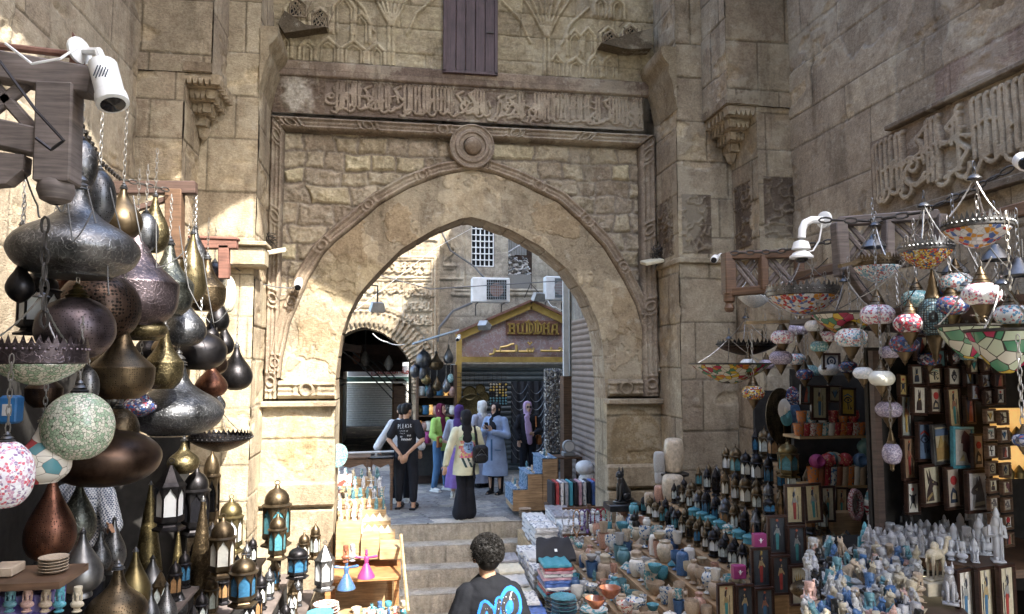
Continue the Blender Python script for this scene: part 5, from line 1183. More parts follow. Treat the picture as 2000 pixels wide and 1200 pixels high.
PK_P={
'cup':[(0,0),(.28,0),(.3,.04),(.36,.3),(.42,.8),(.43,.84),(.39,.84),(.33,.3),(0,.08)],
'jar':[(0,0),(.25,0),(.28,.03),(.42,.25),(.47,.5),(.42,.72),(.3,.82),(.33,.9),(.29,.93),(.25,.85),(0,.8)],
'bowl':[(0,0),(.2,0),(.22,.05),(.38,.2),(.5,.45),(.48,.46),(.34,.22),(0,.1)],
'vase':[(0,0),(.22,0),(.24,.04),(.14,.12),(.3,.38),(.36,.58),(.28,.78),(.16,.88),(.2,1.0),(.17,1.0),(0,.8)],
'goblet':[(0,0),(.28,0),(.26,.04),(.08,.12),(.09,.38),(.3,.5),(.38,.72),(.38,1.0),(.35,1.0),(.3,.7),(0,.52)],
'canister':[(0,0),(.3,0),(.33,.03),(.33,.72),(.3,.75),(.32,.78),(.25,.9),(.08,.95),(.1,1.02),(0,1.05)],
'plate':[(0,0),(.26,0),(.3,.02),(.5,.07),(.5,.085),(.3,.04),(0,.03)],
'box':[(0,0),(.4,0),(.42,.03),(.42,.3),(.44,.32),(.44,.42),(.3,.5),(.06,.55),(.07,.6),(0,.63)],
'stonepot':[(0,0),(.34,0),(.42,.12),(.47,.5),(.45,.85),(.36,.97),(.2,1.0),(0,1.0)]}
PNAME=dict(cup='cup',jar='jar',bowl='bowl',vase='vase',goblet='goblet',canister='canister',plate='plate',box='trinket_box',stonepot='stone_pot')
def mk_pot(key):
    shape,mat=key; pr=smooth_prof(PK_P[shape],2) if shape not in('plate','cup') else PK_P[shape]
    mb=MB(); mb.lathe(pr,20,caps=False)
    if shape=='cup': mb.tube([(.38,0,.7),(.52,0,.66),(.58,0,.5),(.52,0,.32),(.36,0,.28)],.035,5)
    o=mb.build(PNAME[shape],mat,ang=45); tag(o,'a small stone or ceramic pot',PNAME[shape].replace('_',' ')); return o
PKd=Kind(mk_pot)
def mk_fig(key):
    kind,mat=key; mb=MB(); nm={'cat':'cat_figurine','stand':'standing_figurine','seat':'seated_figurine','bust':'bust_figurine','camel':'camel_figurine','pyramid':'pyramid_figurine','scarab':'scarab_figurine','obelisk':'obelisk_figurine','dancer':'dancer_figurine'}[kind]
    if kind=='cat':
        mb.box(0,0,.03,.5,.34,.06,bev=.01); mb.ell((-.06,0,.24),(.2,.15,.2),14,10); mb.seg((-.02,0,.3),(.1,0,.62),.16,.1,12); mb.ell((.13,0,.76),(.13,.1,.1),12,8); mb.ell((.23,0,.73),(.05,.045,.04),8,6)
        for s in(-1,1):
            mb.seg((.12,s*.06,.5),(.17,s*.055,.1),.055,.04,8); mb.ell((.2,s*.055,.085),(.06,.04,.03),8,5); mb.lathe([(.04,0),(.03,.06),(.003,.15)],7,(.09,s*.065,.82),caps=False); mb.ell((-.02,s*.12,.18),(.15,.06,.12),10,6)
        mb.tube([(-.24,.0,.09),(-.22,.14,.08),(-.05,.19,.08),(.1,.17,.08)],[.03,.035,.03,.02],7)
    elif kind=='stand':
        mb.box(0,0,.025,.26,.22,.05,bev=.008); mb.seg((0,.0,.1),(0,0,.45),.075,.09,10); mb.seg((0,0,.45),(0,0,.68),.08,.115,10,.7,(1,0,0)); mb.ell((0,0,.82),(.06,.06,.075),10,8)
        mb.seg((-.0,0,.78),(0,0,.72),.09,.1,8); mb.lathe([(.055,0),(.06,.04),(.035,.12),(.01,.17)],9,(0,0,.86),caps=False)
        for s in(-1,1): mb.seg((0,s*.12,.66),(.03,s*.14,.48),.035,.03,6); mb.seg((.03,s*.14,.48),(.1,s*.05,.52),.03,.025,6); mb.box(.05,s*.04,.07,.14,.05,.05,bev=.01)
        mb.tube([(.12,.06,.05),(.12,.06,.85)],.014,5)
    elif kind=='seat':
        mb.box(0,0,.03,.42,.28,.06,bev=.01); mb.box(-.08,0,.2,.24,.26,.3,bev=.015); mb.seg((-.08,0,.4),(-.06,0,.66),.1,.12,10,.75,(1,0,0)); mb.ell((-.05,0,.8),(.065,.065,.08),10,8); mb.lathe([(.07,0),(.1,-.05),(.13,-.16),(.11,-.2)],10,(-.06,0,.87),caps=False); mb.lathe([(.07,0),(.06,.06),(.02,.13)],9,(-.06,0,.84),caps=False)
        for s in(-1,1): mb.seg((-.05,s*.06,.36),(.13,s*.06,.36),.055,.05,8); mb.seg((.13,s*.06,.36),(.13,s*.06,.08),.045,.035,8); mb.box(.16,s*.06,.08,.12,.06,.05,bev=.01); mb.seg((-.07,s*.13,.6),(-.02,s*.14,.42),.035,.03,7); mb.seg((-.02,s*.14,.42),(.1,s*.07,.41),.03,.025,7)
    elif kind=='bust':
        mb.lathe([(.16,0),(.17,.03),(.1,.07),(.12,.12),(0,.12)],12,caps=False); mb.ell((0,0,.26),(.13,.24,.14),12,8); mb.seg((0,0,.36),(0.01,0,.5),.07,.065,8); mb.ell((.02,0,.62),(.1,.085,.13),12,9); mb.ell((.11,0,.61),(.03,.02,.03),6,5); mb.lathe([(.12,-.1),(.13,.0),(.15,.12),(.14,.2),(.0,.24)],12,(-.03,0,.68),caps=False)
        for s in(-1,1): mb.prism([(-.05,0),(.05,0),(.03,.3),(-.04,.3)],.05,(-.02,s*.13+.025,.38),(1,0,0),(0,0,1))
    elif kind=='camel':
        mb.box(0,0,.02,.6,.24,.04,bev=.008); mb.ell((0,0,.55),(.24,.12,.13),14,10); mb.ell((0,0,.7),(.1,.08,.12),10,8); mb.seg((.2,0,.55),(.32,0,.6),.07,.05,8); mb.seg((.32,0,.6),(.38,0,.82),.05,.04,8); mb.ell((.43,0,.86),(.09,.045,.045),9,6)
        for x in(-.15,.14):
            for s in(-1,1): mb.seg((x,s*.07,.5),(x+.01,s*.07,.28),.05,.03,7); mb.seg((x+.01,s*.07,.28),(x,s*.07,.05),.028,.022,7)
        mb.tube([(-.24,0,.56),(-.28,0,.4)],.015,5)
    elif kind=='pyramid': mb.prism([(-.3,0),(.3,0),(0,.45)],.001,(0,0,0)); mb._add([(-.3,-.3,0),(.3,-.3,0),(.3,.3,0),(-.3,.3,0),(0,0,.48)],[(0,1,4),(1,2,4),(2,3,4),(3,0,4),(3,2,1,0)])
    elif kind=='scarab': mb.ell((0,0,.1),(.3,.2,.15),14,8); mb.ell((.27,0,.09),(.12,.13,.08),10,6); mb.box(0,0,.015,.6,.42,.03,bev=.006)
    elif kind=='obelisk': mb.box(0,0,.04,.26,.26,.08,bev=.01); mb.lathe([(.12,.08),(.07,.85),(.0,.97)],4,caps=False,ph=PI/4)
    elif kind=='dancer':
        mb.lathe([(.3,0),(.28,.08),(.16,.3),(.07,.48)],16,caps=False); mb.seg((0,0,.48),(0,0,.64),.065,.09,9,.7,(1,0,0)); mb.ell((0,0,.78),(.055,.055,.065),9,7); mb.lathe([(.045,0),(.04,.11),(0,.115)],9,(0,0,.82),caps=False)
        for s in(-1,1): mb.seg((0,s*.08,.66),(.02,s*.34,.7),.032,.05,7)
    o=mb.build(nm,mat,smooth=kind not in('pyramid',),ang=50); tag(o,'small carved figurine',nm.split('_')[0]+' figurine'); return o
FK=Kind(mk_fig)
# ------------------------------------------------------------------ stall fittings, left
wb=thing('wooden_bracket','big weathered grey wooden bracket frame with diagonal struts at upper left','bracket',at(110,300,3.4))
def wp(px,py,Y=3.4): return at(px,py,Y)-wb.location
def beam(p,q,w,d,mat='grey_wood',name='beam',t=wb,bev=.008):
    p=Vector(p);q=Vector(q); dd=q-p; mb=MB(); l=dd.length; E=dd.to_track_quat('X','Z').to_matrix().to_4x4(); mb.X=Matrix.Translation((p+q)/2)@E; mb.box(0,0,0,l,d,w,bev=bev); return part(name,mb,mat,t)
beam(wp(-60,122),wp(186,165),.125,.11); beam(wp(-60,250),wp(120,290),.12,.1,name='lower_rail')
beam(wp(118,170),wp(112,360),.15,.13,name='post'); 
mb=MB(); mb.lathe([(.02,.0),(.06,.02),(.075,.06),(.07,.1),(.045,.13),(.05,.16)],16,tuple(wp(108,400)),caps=False); part('turned_knob',mb,'grey_wood',wb)
for a_,b_ in (((-40,135),(75,265)),((70,150),(-50,245)),((-60,200),(30,290))): beam(wp(*a_),wp(*b_),.05,.04,name='diagonal_strut')
mb=MB(); mb.prism([(wp(-30,300).x,wp(0,300).z),(wp(55,300).x,wp(0,305).z),(wp(52,330).x,wp(0,335).z),(wp(20,362).x,wp(0,362).z),(wp(-30,368).x,wp(0,368).z)],.08,(0,.04,0)); part('curved_board',mb,'grey_wood',wb)
beam(wp(-50,85),wp(150,108),.03,.03,'rust_metal','iron_bar')
mb=MB(); mb.prism([(wp(144,55).x,wp(0,55).z),(wp(170,85).x,wp(0,95).z),(wp(166,160).x,wp(0,160).z),(wp(137,120).x,wp(0,120).z)],.012,(0,.0,0)); part('rusty_plate',mb,'rust_metal',wb)
pc=at(208,155,3.3); t=thing('security_camera','large white bullet camera with a label, pointing down at upper left','security camera',pc)
d=Vector((.32,-.25,-.9)).normalized(); mb=MB(); mb.X=d.to_track_quat('Z','Y').to_matrix().to_4x4(); mb.prism([(.06*math.cos(q*PI/8)*(1),.055*math.sin(q*PI/8)) for q in range(16)],.17,(0,0,-.08),(1,0,0),(0,1,0)); part('housing',mb,'white_plastic',t,ang=60)
mb=MB(); mb.X=d.to_track_quat('Z','Y').to_matrix().to_4x4(); mb.lathe([(.064,.085),(.066,.1),(.066,.13),(.055,.135),(0,.135)],18,caps=False); part('hood',mb,'white_plastic',t)
mb=MB(); mb.X=d.to_track_quat('Z','Y').to_matrix().to_4x4(); mb.lathe([(.05,.136),(0,.139)],18,caps=False); part('lens',mb,'dark_glass',t)
mb=MB(); j=at(153,100,3.38)-pc; mb.tube([(-.02,0,.08),(-.045,.02,.13),j+Vector((.03,0,0)),j],.018,8); mb.lathe([(.06,0),(.06,.012),(.03,.02)],18,j,axis=(1,-.5,.1)); part('mount',mb,'white_plastic',t)
mb=MB()
for i in range(5): mb.box(-.022+i*.011,-.0,0,.005,.001,.05+.01*(i%2)); 
lb=part('printed_label',mb,'sign_dark',t); lb.location=(.0,-.062,.005); lb.rotation_euler=(.0,.3,0)
cable('white cable drooping from the big bullet camera along the iron bar',[(152,92,3.35),(118,115,3.3),(62,125,3.3),(10,85,3.3)],.006,'white_plastic')
cable('black cable looping round the weathered bracket post',[(0,120,3.3),(70,215,3.25),(125,275,3.25),(100,293,3.25),(70,270,3.25)],.007,'black_plain')
b2_=thing('hanging_beam','dark wooden cross beam with a square post among the brass lamps','beam',at(300,370,6.4))
wp2=lambda px,py:at(px,py,6.4)-b2_.location
beam(wp2(218,368),wp2(384,368),.11,.09,'dark_wood','cross_beam',b2_); beam(wp2(342,372),wp2(341,505),.13,.13,'brown_wood','post',b2_); beam(wp2(330,388),wp2(230,420),.05,.05,'dark_wood','strut',b2_)
b3_=thing('hanging_beam','small reddish flaking wooden bracket against the sunlit pier','beam',at(420,470,7.4)); wp3=lambda px,py:at(px,py,7.4)-b3_.location
beam(wp3(370,465),wp3(467,468),.03,.12,'red_wood','top_rail',b3_); beam(wp3(372,478),wp3(464,478),.09,.09,'red_wood','cross_beam',b3_); beam(wp3(438,480),wp3(438,545),.1,.09,'red_wood','post',b3_)
# chain along the lamps
def big_chain(label,pts,link=.06,r=.008):
    P=[at(*p) for p in pts]; o0=P[0].copy(); mb=MB(); k=0
    for a_,b_ in zip(P[:-1],P[1:]):
        d=(b_-a_); n=max(1,int(d.length/link)); u=d.normalized(); s1=u.cross(Vector((0,0,1))).normalized(); s2=u.cross(s1)
        for i in range(n):
            c_=a_+d*((i+.5)/n)-o0; s=s1 if k%2 else s2; k+=1
            mb.tube([c_+u*(link*.62*math.cos(q*PI/4))+s*(link*.26*math.sin(q*PI/4)) for q in range(8)],r*.8,5,True)
    o=mb.build('chain','iron',loc=o0); tag(o,label,'chain')
big_chain('rusty chain running down from the bracket over the upper left lamps',[(95,120,3.5),(130,180,3.7),(150,230,4.2),(200,320,5.2),(235,350,6),(330,372,6.3)])
big_chain('heavy pale chain hanging in front of the biggest squat lamp',[(88,425,3.4),(86,640,3.4)],.06,.008)
big_chain('dark chain swinging above the lattice of the right stall',[(1600,430,4.6),(1700,432,4.4),(1800,415,4.2),(1900,370,3.9),(2010,310,3.6)],.07,.009)
big_chain('rusty chain lying along the lattice top on the far side',[(1428,495,5.6),(1520,492,5.3),(1640,468,4.9)],.06,.008)
# interior of the left stall
ls=thing('market_stall','dark stall interior behind the brass lamps, shade-dark backing and shelves at left','stall',(-2.6,5,-1.2))
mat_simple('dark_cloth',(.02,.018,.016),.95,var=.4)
mb=MB(); mb.box(xw+.06,5.2,1.0,.05,5.4,3.0); pp(mb.build('back_cloth','dark_cloth'),ls)  # near-black sheets, here and below, paint the stall's interior shade
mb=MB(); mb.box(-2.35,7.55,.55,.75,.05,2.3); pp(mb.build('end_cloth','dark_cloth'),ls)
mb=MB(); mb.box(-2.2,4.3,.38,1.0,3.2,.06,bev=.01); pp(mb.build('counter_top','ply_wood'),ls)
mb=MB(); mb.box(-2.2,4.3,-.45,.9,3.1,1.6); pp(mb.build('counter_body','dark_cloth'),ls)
for y in (3.0,7.0): 
    mb=MB(); mb.box(-2.62,y,.8,.08,.08,4.2); pp(mb.build('post','grey_wood'),ls)
# boxes that carry the standing lamps
for x,y,z,w,d in ((-1.9,4.05,.72,.55,.5),(-2.1,4.6,.62,.5,.5),(-2.05,5.25,.5,.5,.5)):
    mb=MB(); mb.box(0,0,0,w,d,.6,bev=.01); o=mb.build('wooden_box','ply_wood',loc=(x,y,z-.3+.0)); tag(o,'plywood box under the standing metal lamps, '+{4.05:'nearest',4.6:'middle',5.25:'farthest'}[y]+' of three','box')
# hanging and big lanterns of the left stall
def LP(style,metal,glass,x0,x1,y0,y1,Y,label,rz=.3,hang=False):
    cx_=(x0+x1)/2; p=at(cx_,y1,Y); H=(at(cx_,y0,Y)-p).z; W=(x1-x0)*mpp(cx_,y1,Y); k=W/(.40 if style!='wide' else .52)
    return LK.put((style,metal,glass),p,rz,label,(k,k,H))
LP('spire','black_holes','frost',300,360,895,1035,YX(330,-1.75),'grey black hanging lantern with frosted arched panes and pointed base')
LP('dome','black_holes','dark_glass',353,408,905,1045,YX(380,-1.9),'big dark lantern right of the white paned one')
LP('dome','bronze_holes','dark_glass',392,428,868,1032,YX(410,-2.0),'tall bronze lantern behind the big dark lantern')
LP('dome','black_plain','frost',32,112,515,655,YX(72,-2.0),'hanging black capped lantern with bluish white glass at far left')
LP('dome','gold_plain','frost',424,474,966,1080,7.6,'brass lantern with bluish panes beside the pier, at the head of its row')
LP('dome','bronze_holes','milk_glass',406,459,1003,1128,6.6,'dark bronze lantern with milky marbled panes near the plywood box')
LP('dome','bronze_holes','teal_glass',510,568,938,1066,8.3,'ornate domed lantern with teal and cream panes leaning on the pier')
LP('dome','bronze_plain','teal_glass',522,560,998,1092,8.0,'brown lantern with bright teal panes before the ornate domed one')
LP('dome','bronze_plain','blue_glass',446,502,1078,1182,6.4,'bronze lantern with one turquoise pane in front of the milky one')
LP('wide','black_holes','blue_glass',560,602,1062,1128,8.0,'low dark blue pierced lantern right of the teal lantern rows')
LP('spire','silver_plain','frost',612,654,1056,1152,8.3,'pointed silver lantern with white star panes near the pier corner')
LP('dome','bronze_plain','milk_glass',580,606,1036,1104,8.7,'slim bronze lantern with cream panes at the pier foot, left of two')
LP('dome','bronze_plain','pale_glass',604,626,1018,1092,8.8,'slim bronze lantern with greenish panes at the pier foot, right of two')
# lantern racks along the left side
lr=thing('display_steps','stepped wooden rack carrying rows of small lanterns left of the pier','display rack',(-1.4,7,-1.2))
rows=[(-1.78,.50,5.9,8.3,7),(-1.53,.26,5.6,8.5,9),(-1.28,.02,5.6,8.7,10),(-1.03,-.2,5.9,8.8,10)]
gl=['teal_glass','blue_glass','pale_glass','amber_glass','milk_glass','frost']; rs=random.Random(5)
gname=dict(teal_glass='teal',blue_glass='blue',pale_glass='pale green',amber_glass='amber',milk_glass='cream',frost='white',dark_glass='dark')
rn=['wall side','second','third','aisle side']
for k,(x,z,y0,y1,n) in enumerate(rows):
    mb=MB(); mb.box(x,(y0+y1)/2,z-.02,.24,y1-y0+.3,.03,bev=.004); pp(mb.build('shelf_board','grey_wood'),lr)
    mb=MB(); mb.box(x-.02,(y0+y1)/2,(z-.04-1.5)/2,.2,y1-y0+.25,z-.04+1.5); pp(mb.build('riser','dark_cloth'),lr)
    for i in range(n):
        y=y0+(y1-y0)*(i+.5)/n; me_='black_holes' if rs.random()<.55 else rs.choice(['bronze_plain','steel_holes','bronze_holes']); g=rs.choice(gl); st=rs.choice(['dome','dome','spire']); h=rs.uniform(.28,.36)
        mn={'black_holes':'black','bronze_plain':'bronze','steel_holes':'steel','bronze_holes':'pierced bronze'}[me_]
        LK.put((st,me_,g),(x+rs.uniform(-.03,.03),y,z),rs.uniform(0,1),f"small {mn} lantern with {gname[g]} panes, {ORD[i]} in {rn[k]} left rack row",(h*.9,h*.9,h),'small lanterns in rows left of the pier')
# shelf with plates and boxes at lower left
t=thing('wall_shelf','small plank shelf with stacked plates and a box at lower left','shelf',at(60,1128,3.6)); mb=MB(); mb.box(0,0,0,.36,.3,.03); part('board',mb,'brown_wood',t)
for i in range(5):
    PKd.put(('plate','stone_beige'),t.location+Vector((.09,0,.018+i*.013)),0,'brownish plate in the small pile on the lower left shelf',(.12,.12,.2),'plates on the lower left shelf')
mb=MB(); mb.box(0,0,0,.1,.12,.04,bev=.004); tag(mb.build('small_box','stone_beige',loc=t.location+Vector((-.1,0,.04))),'white and red small box beside the plate pile','box')
mb=MB(); mb.box(0,0,0,.24,.2,.09,bev=.004); mat_pattern('violet_cloth',(.07,.05,.22),(.2,.18,.4),26,.5,.8); tag(mb.build('cloth_bundle','violet_cloth',loc=t.location+Vector((-.02,.02,-.1))),'purple patterned cloth bundle under the plate shelf','cloth')
for i,(px,w,m_) in enumerate(((18,.11,'fig_turq'),(52,.09,'fig_pink'),(88,.1,'stone_beige'),(115,.09,'glaze_turq'),(150,.1,'fig_cream'))):
    FK.put(('bust',m_),at(px,1195,3.5),-PI/2,f"tiny dim {['teal','pinkish','brown','turquoise','cream'][i]} bust under the shelf at bottom left",.12)
mb=MB(); mb.box(0,0,0,.10,.1,.17,bev=.015); mat_simple('blue_plastic',(.03,.16,.4),.4); o=mb.build('plastic_case','blue_plastic',loc=at(22,800,4.9)); tag(o,'blue plastic case with a white label at the far left edge','case')
mb=MB(); mb.box(0,-.053,0,.05,.004,.07); q=mb.build('paper_label','white_paint',o)
# ------------------------------------------------------------------ souvenirs by the left jamb
tb=thing('souvenir_table','orange wooden table in front of the left gate jamb, small painted souvenirs below it','table',(-.35,8.95,-1.2))
mb=MB(); mb.box(0,0,1.18,.86,.75,.04,bev=.006); part('tabletop',mb,'orange_wood',tb)
for x in(-.38,.38):
    for y in(-.33,.33): mb=MB(); mb.box(x,y,.58,.06,.06,1.16,bev=.005); part('leg',mb,'orange_wood',tb)
mb=MB(); mb.box(.0,0,.55,.8,.7,.03); part('lower_shelf',mb,'orange_wood',tb)
mb=MB(); a=at(783,1045,9.0);c=at(797,1195,8.0); mb.tube([(0,0,0),c-a],.02,5); tag(mb.build('wooden_batten','pale_wood',loc=a),'slanting wooden batten at the table corner beside the steps','batten')
bxs=[(661,735,1035,1094,9.15,'tall middle'),(704,737,1050,1094,9.0,'broad front'),(742,783,1070,1094,8.9,'low right')]
for i,(x0,x1,y0,y1,Y,w) in enumerate([(655,704,1030,1094,9.05,'tallest, on the left'),(704,741,1052,1094,9.0,'middle height, in the centre'),(741,784,1070,1094,8.95,'lowest, on the right')]):
    a=at(x0,y1,Y);c=at(x1,y0,Y); mb=MB(); mb.box(0,0,0,c.x-a.x-.004,.42,c.z-a.z,bev=.004); tag(mb.build('cardboard_box','pale_wood',loc=((a.x+c.x)/2,Y+.21,(a.z+c.z)/2)),f'tan box on the orange table, {w}','box')
rk=thing('display_steps','pale wooden stepped stand full of tiny colourful figurines inside the left gate jamb','display rack',(-.35,10.1,-1.2))
for k in range(6):
    mb=MB(); z=.30+.105*k; mb.box(-.36-.06*k*.5,9.55+.2*k,(z-1.5)/2,.74-.06*k,.2,z+1.5); pp(mb.build('step_box','pale_wood',smooth=False),rk)
rs=random.Random(9)
cn=dict(plaster_white='white',fig_blue='dark blue',fig_turq='turquoise',fig_pink='rosy',fig_cream='cream',glaze_turq='teal',pink_marble='reddish',stone_beige='tan',glaze_bluewhite='blue and white',painted_red='red',silver_stone='silvery',grey_stone='grey',basalt='black',alabaster='honey coloured',glaze_white='white',terracotta='terracotta',glaze_mixed='teal and white',glaze_redwhite='red and white',painted_orange='orange')
for k in range(6):
    z=.30+.105*k; n=8-(k//2)
    for r_ in range(2):
      for i in range(n):
        kd=rs.choice(['stand','seat','bust','camel','cat','dancer']); m_=rs.choice(['plaster_white','fig_turq','fig_cream','glaze_bluewhite','fig_pink','plaster_white','fig_cream','glaze_mixed'])
        if k<2 and i>=n-4: kd,m_='pyramid','fig_cream'
        s=rs.uniform(.13,.17); 
        FK.put((kd,m_),(-.70+.66*(i+.5)/n-.03*k,9.5+.2*k+.1*r_,z),rs.uniform(-2.2,-1),f"tiny {cn[m_]} {kd if kd not in('stand','seat') else kd+'ing'} souvenir, place {i+1}, {'front' if r_==0 else 'back'} of {ORD[k]} step, left jamb".replace('seating','seated'),s,'souvenirs on the stepped stand by the left jamb')
for i,(px,py,m_,kd,h,l) in enumerate([(675,1098,'terracotta','bust',.2,'dark brown bird like bust on the orange table'),(688,1096,'silver_stone','bust',.2,'silvery bird like bust on the orange table'),(676,1150,'fig_blue','dancer',.34,'whirling dancer doll in blue and pink skirt, left of two'),(715,1128,'magenta','dancer',.32,'whirling dancer doll in pink with a red hat, right of two')]):
    FK.put((kd,m_),at(px,py,8.35),-PI/2,l,h)
lo=[(rs.uniform(-.78,.12),rs.uniform(7.2,8.5)) for i in range(70)]
lo.sort(key=lambda q:-q[1])
ct=thing('display_table','low table heaped with painted plates and souvenirs left of the steps','table',(-.35,7.8,-1.2)); mb=MB(); mb.box(0,.0,.86,1.0,1.5,.05); part('tabletop',mb,'pale_wood',ct)
for x in(-.42,.42):
    for y in(-.65,.65): mb=MB(); mb.box(x,y,.42,.05,.05,.84); part('leg',mb,'pale_wood',ct)
zt=-.315
for j,(x,y,n,m_) in enumerate([(-.68,7.9,9,'glaze_redwhite'),(-.70,7.45,11,'glaze_turq'),(-.45,7.25,8,'glaze_mixed'),(-.0,7.3,5,'glaze_redwhite')]):
    w=['red rimmed','turquoise','teal and white','small red'][j]
    for i in range(n): PKd.put(('plate',m_),(x+rs.uniform(-.008,.008),y,zt+i*.03),rs.uniform(0,6),f'{w} ceramic plate in its pile, low table left of the steps',(.26,.26,.35),f'{w} plates in one pile')
grid=[(-.4+.085*i+rs.uniform(-.01,.01),7.4+.14*j+rs.uniform(-.02,.02),i,j) for i in range(7) for j in range(8)]
for x,y,i,j in grid:
    if rs.random()<.12: continue
    if rs.random()<.5:
        sh=rs.choice(['bowl','cup','jar','goblet','box']); m_=rs.choice(['glaze_turq','glaze_mixed','glaze_redwhite','glaze_bluewhite','fig_pink','fig_cream']); PKd.put((sh,m_),(x,y,zt),rs.uniform(0,6),f"small {cn[m_]} {sh}, column {i+1} row {j+1}, low left table",rs.uniform(.09,.13),'small ceramics on the low table left of the steps')
    else:
        kd=rs.choice(['scarab','cat','bust','seat','pyramid']); m_=rs.choice(['glaze_turq','fig_blue','plaster_white','basalt','painted_red','glaze_mixed']); FK.put((kd,m_),(x,y,zt),rs.uniform(-2.5,-.5),f"small {cn[m_]} {kd} piece, column {i+1} row {j+1}, low left table",rs.uniform(.12,.19),'small figures on the low table left of the steps')
# plates and papyrus near the jamb top
mb=MB(); mb.box(0,0,0,.2,.02,.15,rz=.2); o=mb.build('card_rack','glaze_redwhite',loc=at(672,938,10.0)); tag(o,'little rack of painted cards at the top of the left jamb souvenirs','card rack')
mb=MB(); mb.lathe([(0,0),(.12,.0),(.15,.02),(.14,.025),(0,.015)],24,axis=(.9,-1,0)); o=mb.build('plate','mos_teal',loc=at(659,890,9.62)); tag(o,'pale green fluted plate hanging on the inner edge of the left pier','plate')
# ================================================================== right stall: wooden lattice brackets
def lattice(label,x0,x1,ya,yb,Y0,Y1_,n,mat='brown_wood',hb=(0,0)):
    """open lattice frame; ya/yb = top and bottom photo rows at the left and right ends"""
    A=at(x0,ya[0],Y0);B=at(x1,ya[1],Y1_);Cc=at(x0,yb[0],Y0);D=at(x1,yb[1],Y1_); t=thing('lattice_bracket',label,'bracket',Cc)
    o=t.location
    beam(A-o,B-o,.07,.07,mat,'top_rail',t); beam(Cc-o,D-o,.07,.07,mat,'bottom_rail',t)
    for k in range(n+1):
        f=k/n; beam(A.lerp(B,f)-o+Vector((0,-.006,0)),Cc.lerp(D,f)-o+Vector((0,-.006,0)),.065,.075,mat,'upright',t)
    for k in range(n):
        f0,f1=k/n,(k+1)/n
        for s in(0,1):
            for sh in (-.18,.18):
                p=A.lerp(B,min(max((f0 if s==0 else f1)+(sh*(f1-f0) if s==0 else sh*(f1-f0)),f0),f1)); q=Cc.lerp(D,min(max((f1 if s==0 else f0)+sh*(f1-f0),f0),f1)); beam(p-o+Vector((0,.012+.012*s,0)),q-o+Vector((0,.012+.012*s,0)),.035,.015,'grey_wood','slat',t)
    return t
l1=lattice('dark wooden lattice bracket with an end post and turned knob beside the pier',1424,1560,(500,496),(572,560),5.9,5.5,2)
p=at(1424,575,5.9)-l1.location; mb=MB(); mb.lathe([(.0,-.16),(.03,-.155),(.045,-.12),(.03,-.08),(.05,-.06),(.05,0),(.055,.02)],14,tuple(p),caps=False); part('turned_knob',mb,'brown_wood',l1)
beam(p,p+Vector((0,0,.36)),.10,.10,'brown_wood','end_post',l1)
l2=lattice('grey weathered wooden lattice bracket above the mosaic lamps',1638,1835,(434,420),(535,500),4.75,4.3,2,'grey_wood')
beam(at(1638,435,4.72)-l2.location,at(1645,540,4.72)-l2.location,.09,.09,'grey_wood','post',l2)
beam(at(1560,540,5.4)-l2.location,at(1640,522,4.9)-l2.location,.07,.07,'brown_wood','lower_beam',l2)
beam(at(1835,455,4.35)-l2.location,at(2030,400,3.9)-l2.location,.09,.07,'brown_wood','side_beam',l2); beam(at(1650,520,4.6)-l2.location,at(1700,590,4.7)-l2.location,.07,.05,'grey_wood','curved_brace',l2)
for (x0,y0,x1,y1,Y,l) in ((1455,631,1540,629,4.9,'short brass coloured rod over the dark dish lamp'),(1640,520,1735,496,4.3,'wooden bar with brass edge below the lattice')):
    a=at(x0,y0,Y);c=at(x1,y1,Y); mb=MB(); mb.box(0,0,0,(c-a).length,.04,.022,ry=-math.atan2(c.z-a.z,c.x-a.x)); tag(mb.build('hanging_rail','bronze_plain',loc=(a+c)/2),l,'rail')
# cameras
pc=at(1565,495,4.7); t=thing('security_camera','white dome camera on a thick curved pipe arm at the left of the lattice','security camera',pc)
mb=MB(); q=lambda x,y:at(x,y,4.7)-pc; mb.tube([q(1606,430),q(1585,430),q(1572,436),q(1567,448),q(1566,465)],.027,12); mb.lathe([(.06,0),(.06,.02),(.03,.03)],18,q(1612,430),axis=(-1,-.3,0)); part('arm',mb,'white_plastic',t)
mb=MB(); mb.lathe([(.01,.095),(.05,.08),(.065,.03),(.03,.02)],20,(0,0,0),caps=False); mb.lathe([(.03,.02),(.06,.0),(.065,-.01),(.08,-.02),(.08,-.035),(.0,-.04)],20,caps=False); part('housing',mb,'white_plastic',t)
mb=MB(); mb.ell((0,0,-.04),(.045,.045,.03)); part('dome_lens',mb,'dark_glass',t)
mb=MB(); mb.tube([q(1605,428),q(1604,448),q(1600,470),q(1588,490),q(1577,492)],.006,6); part('lead',mb,'white_plastic',t)
cam_bullet('security_camera','white bullet camera with black front on the pilaster ledge beside the lattice end post',1398,503,6.6,.07,(-.5,-.7,-.35),[(.1,.1,.05),(.2,.3,.05)])
cam_bullet('security_camera','white camera housing cut off by the right photo edge',1993,312,3.4,.09,(-.4,-.6,-.3),[(.2,.1,.05)])
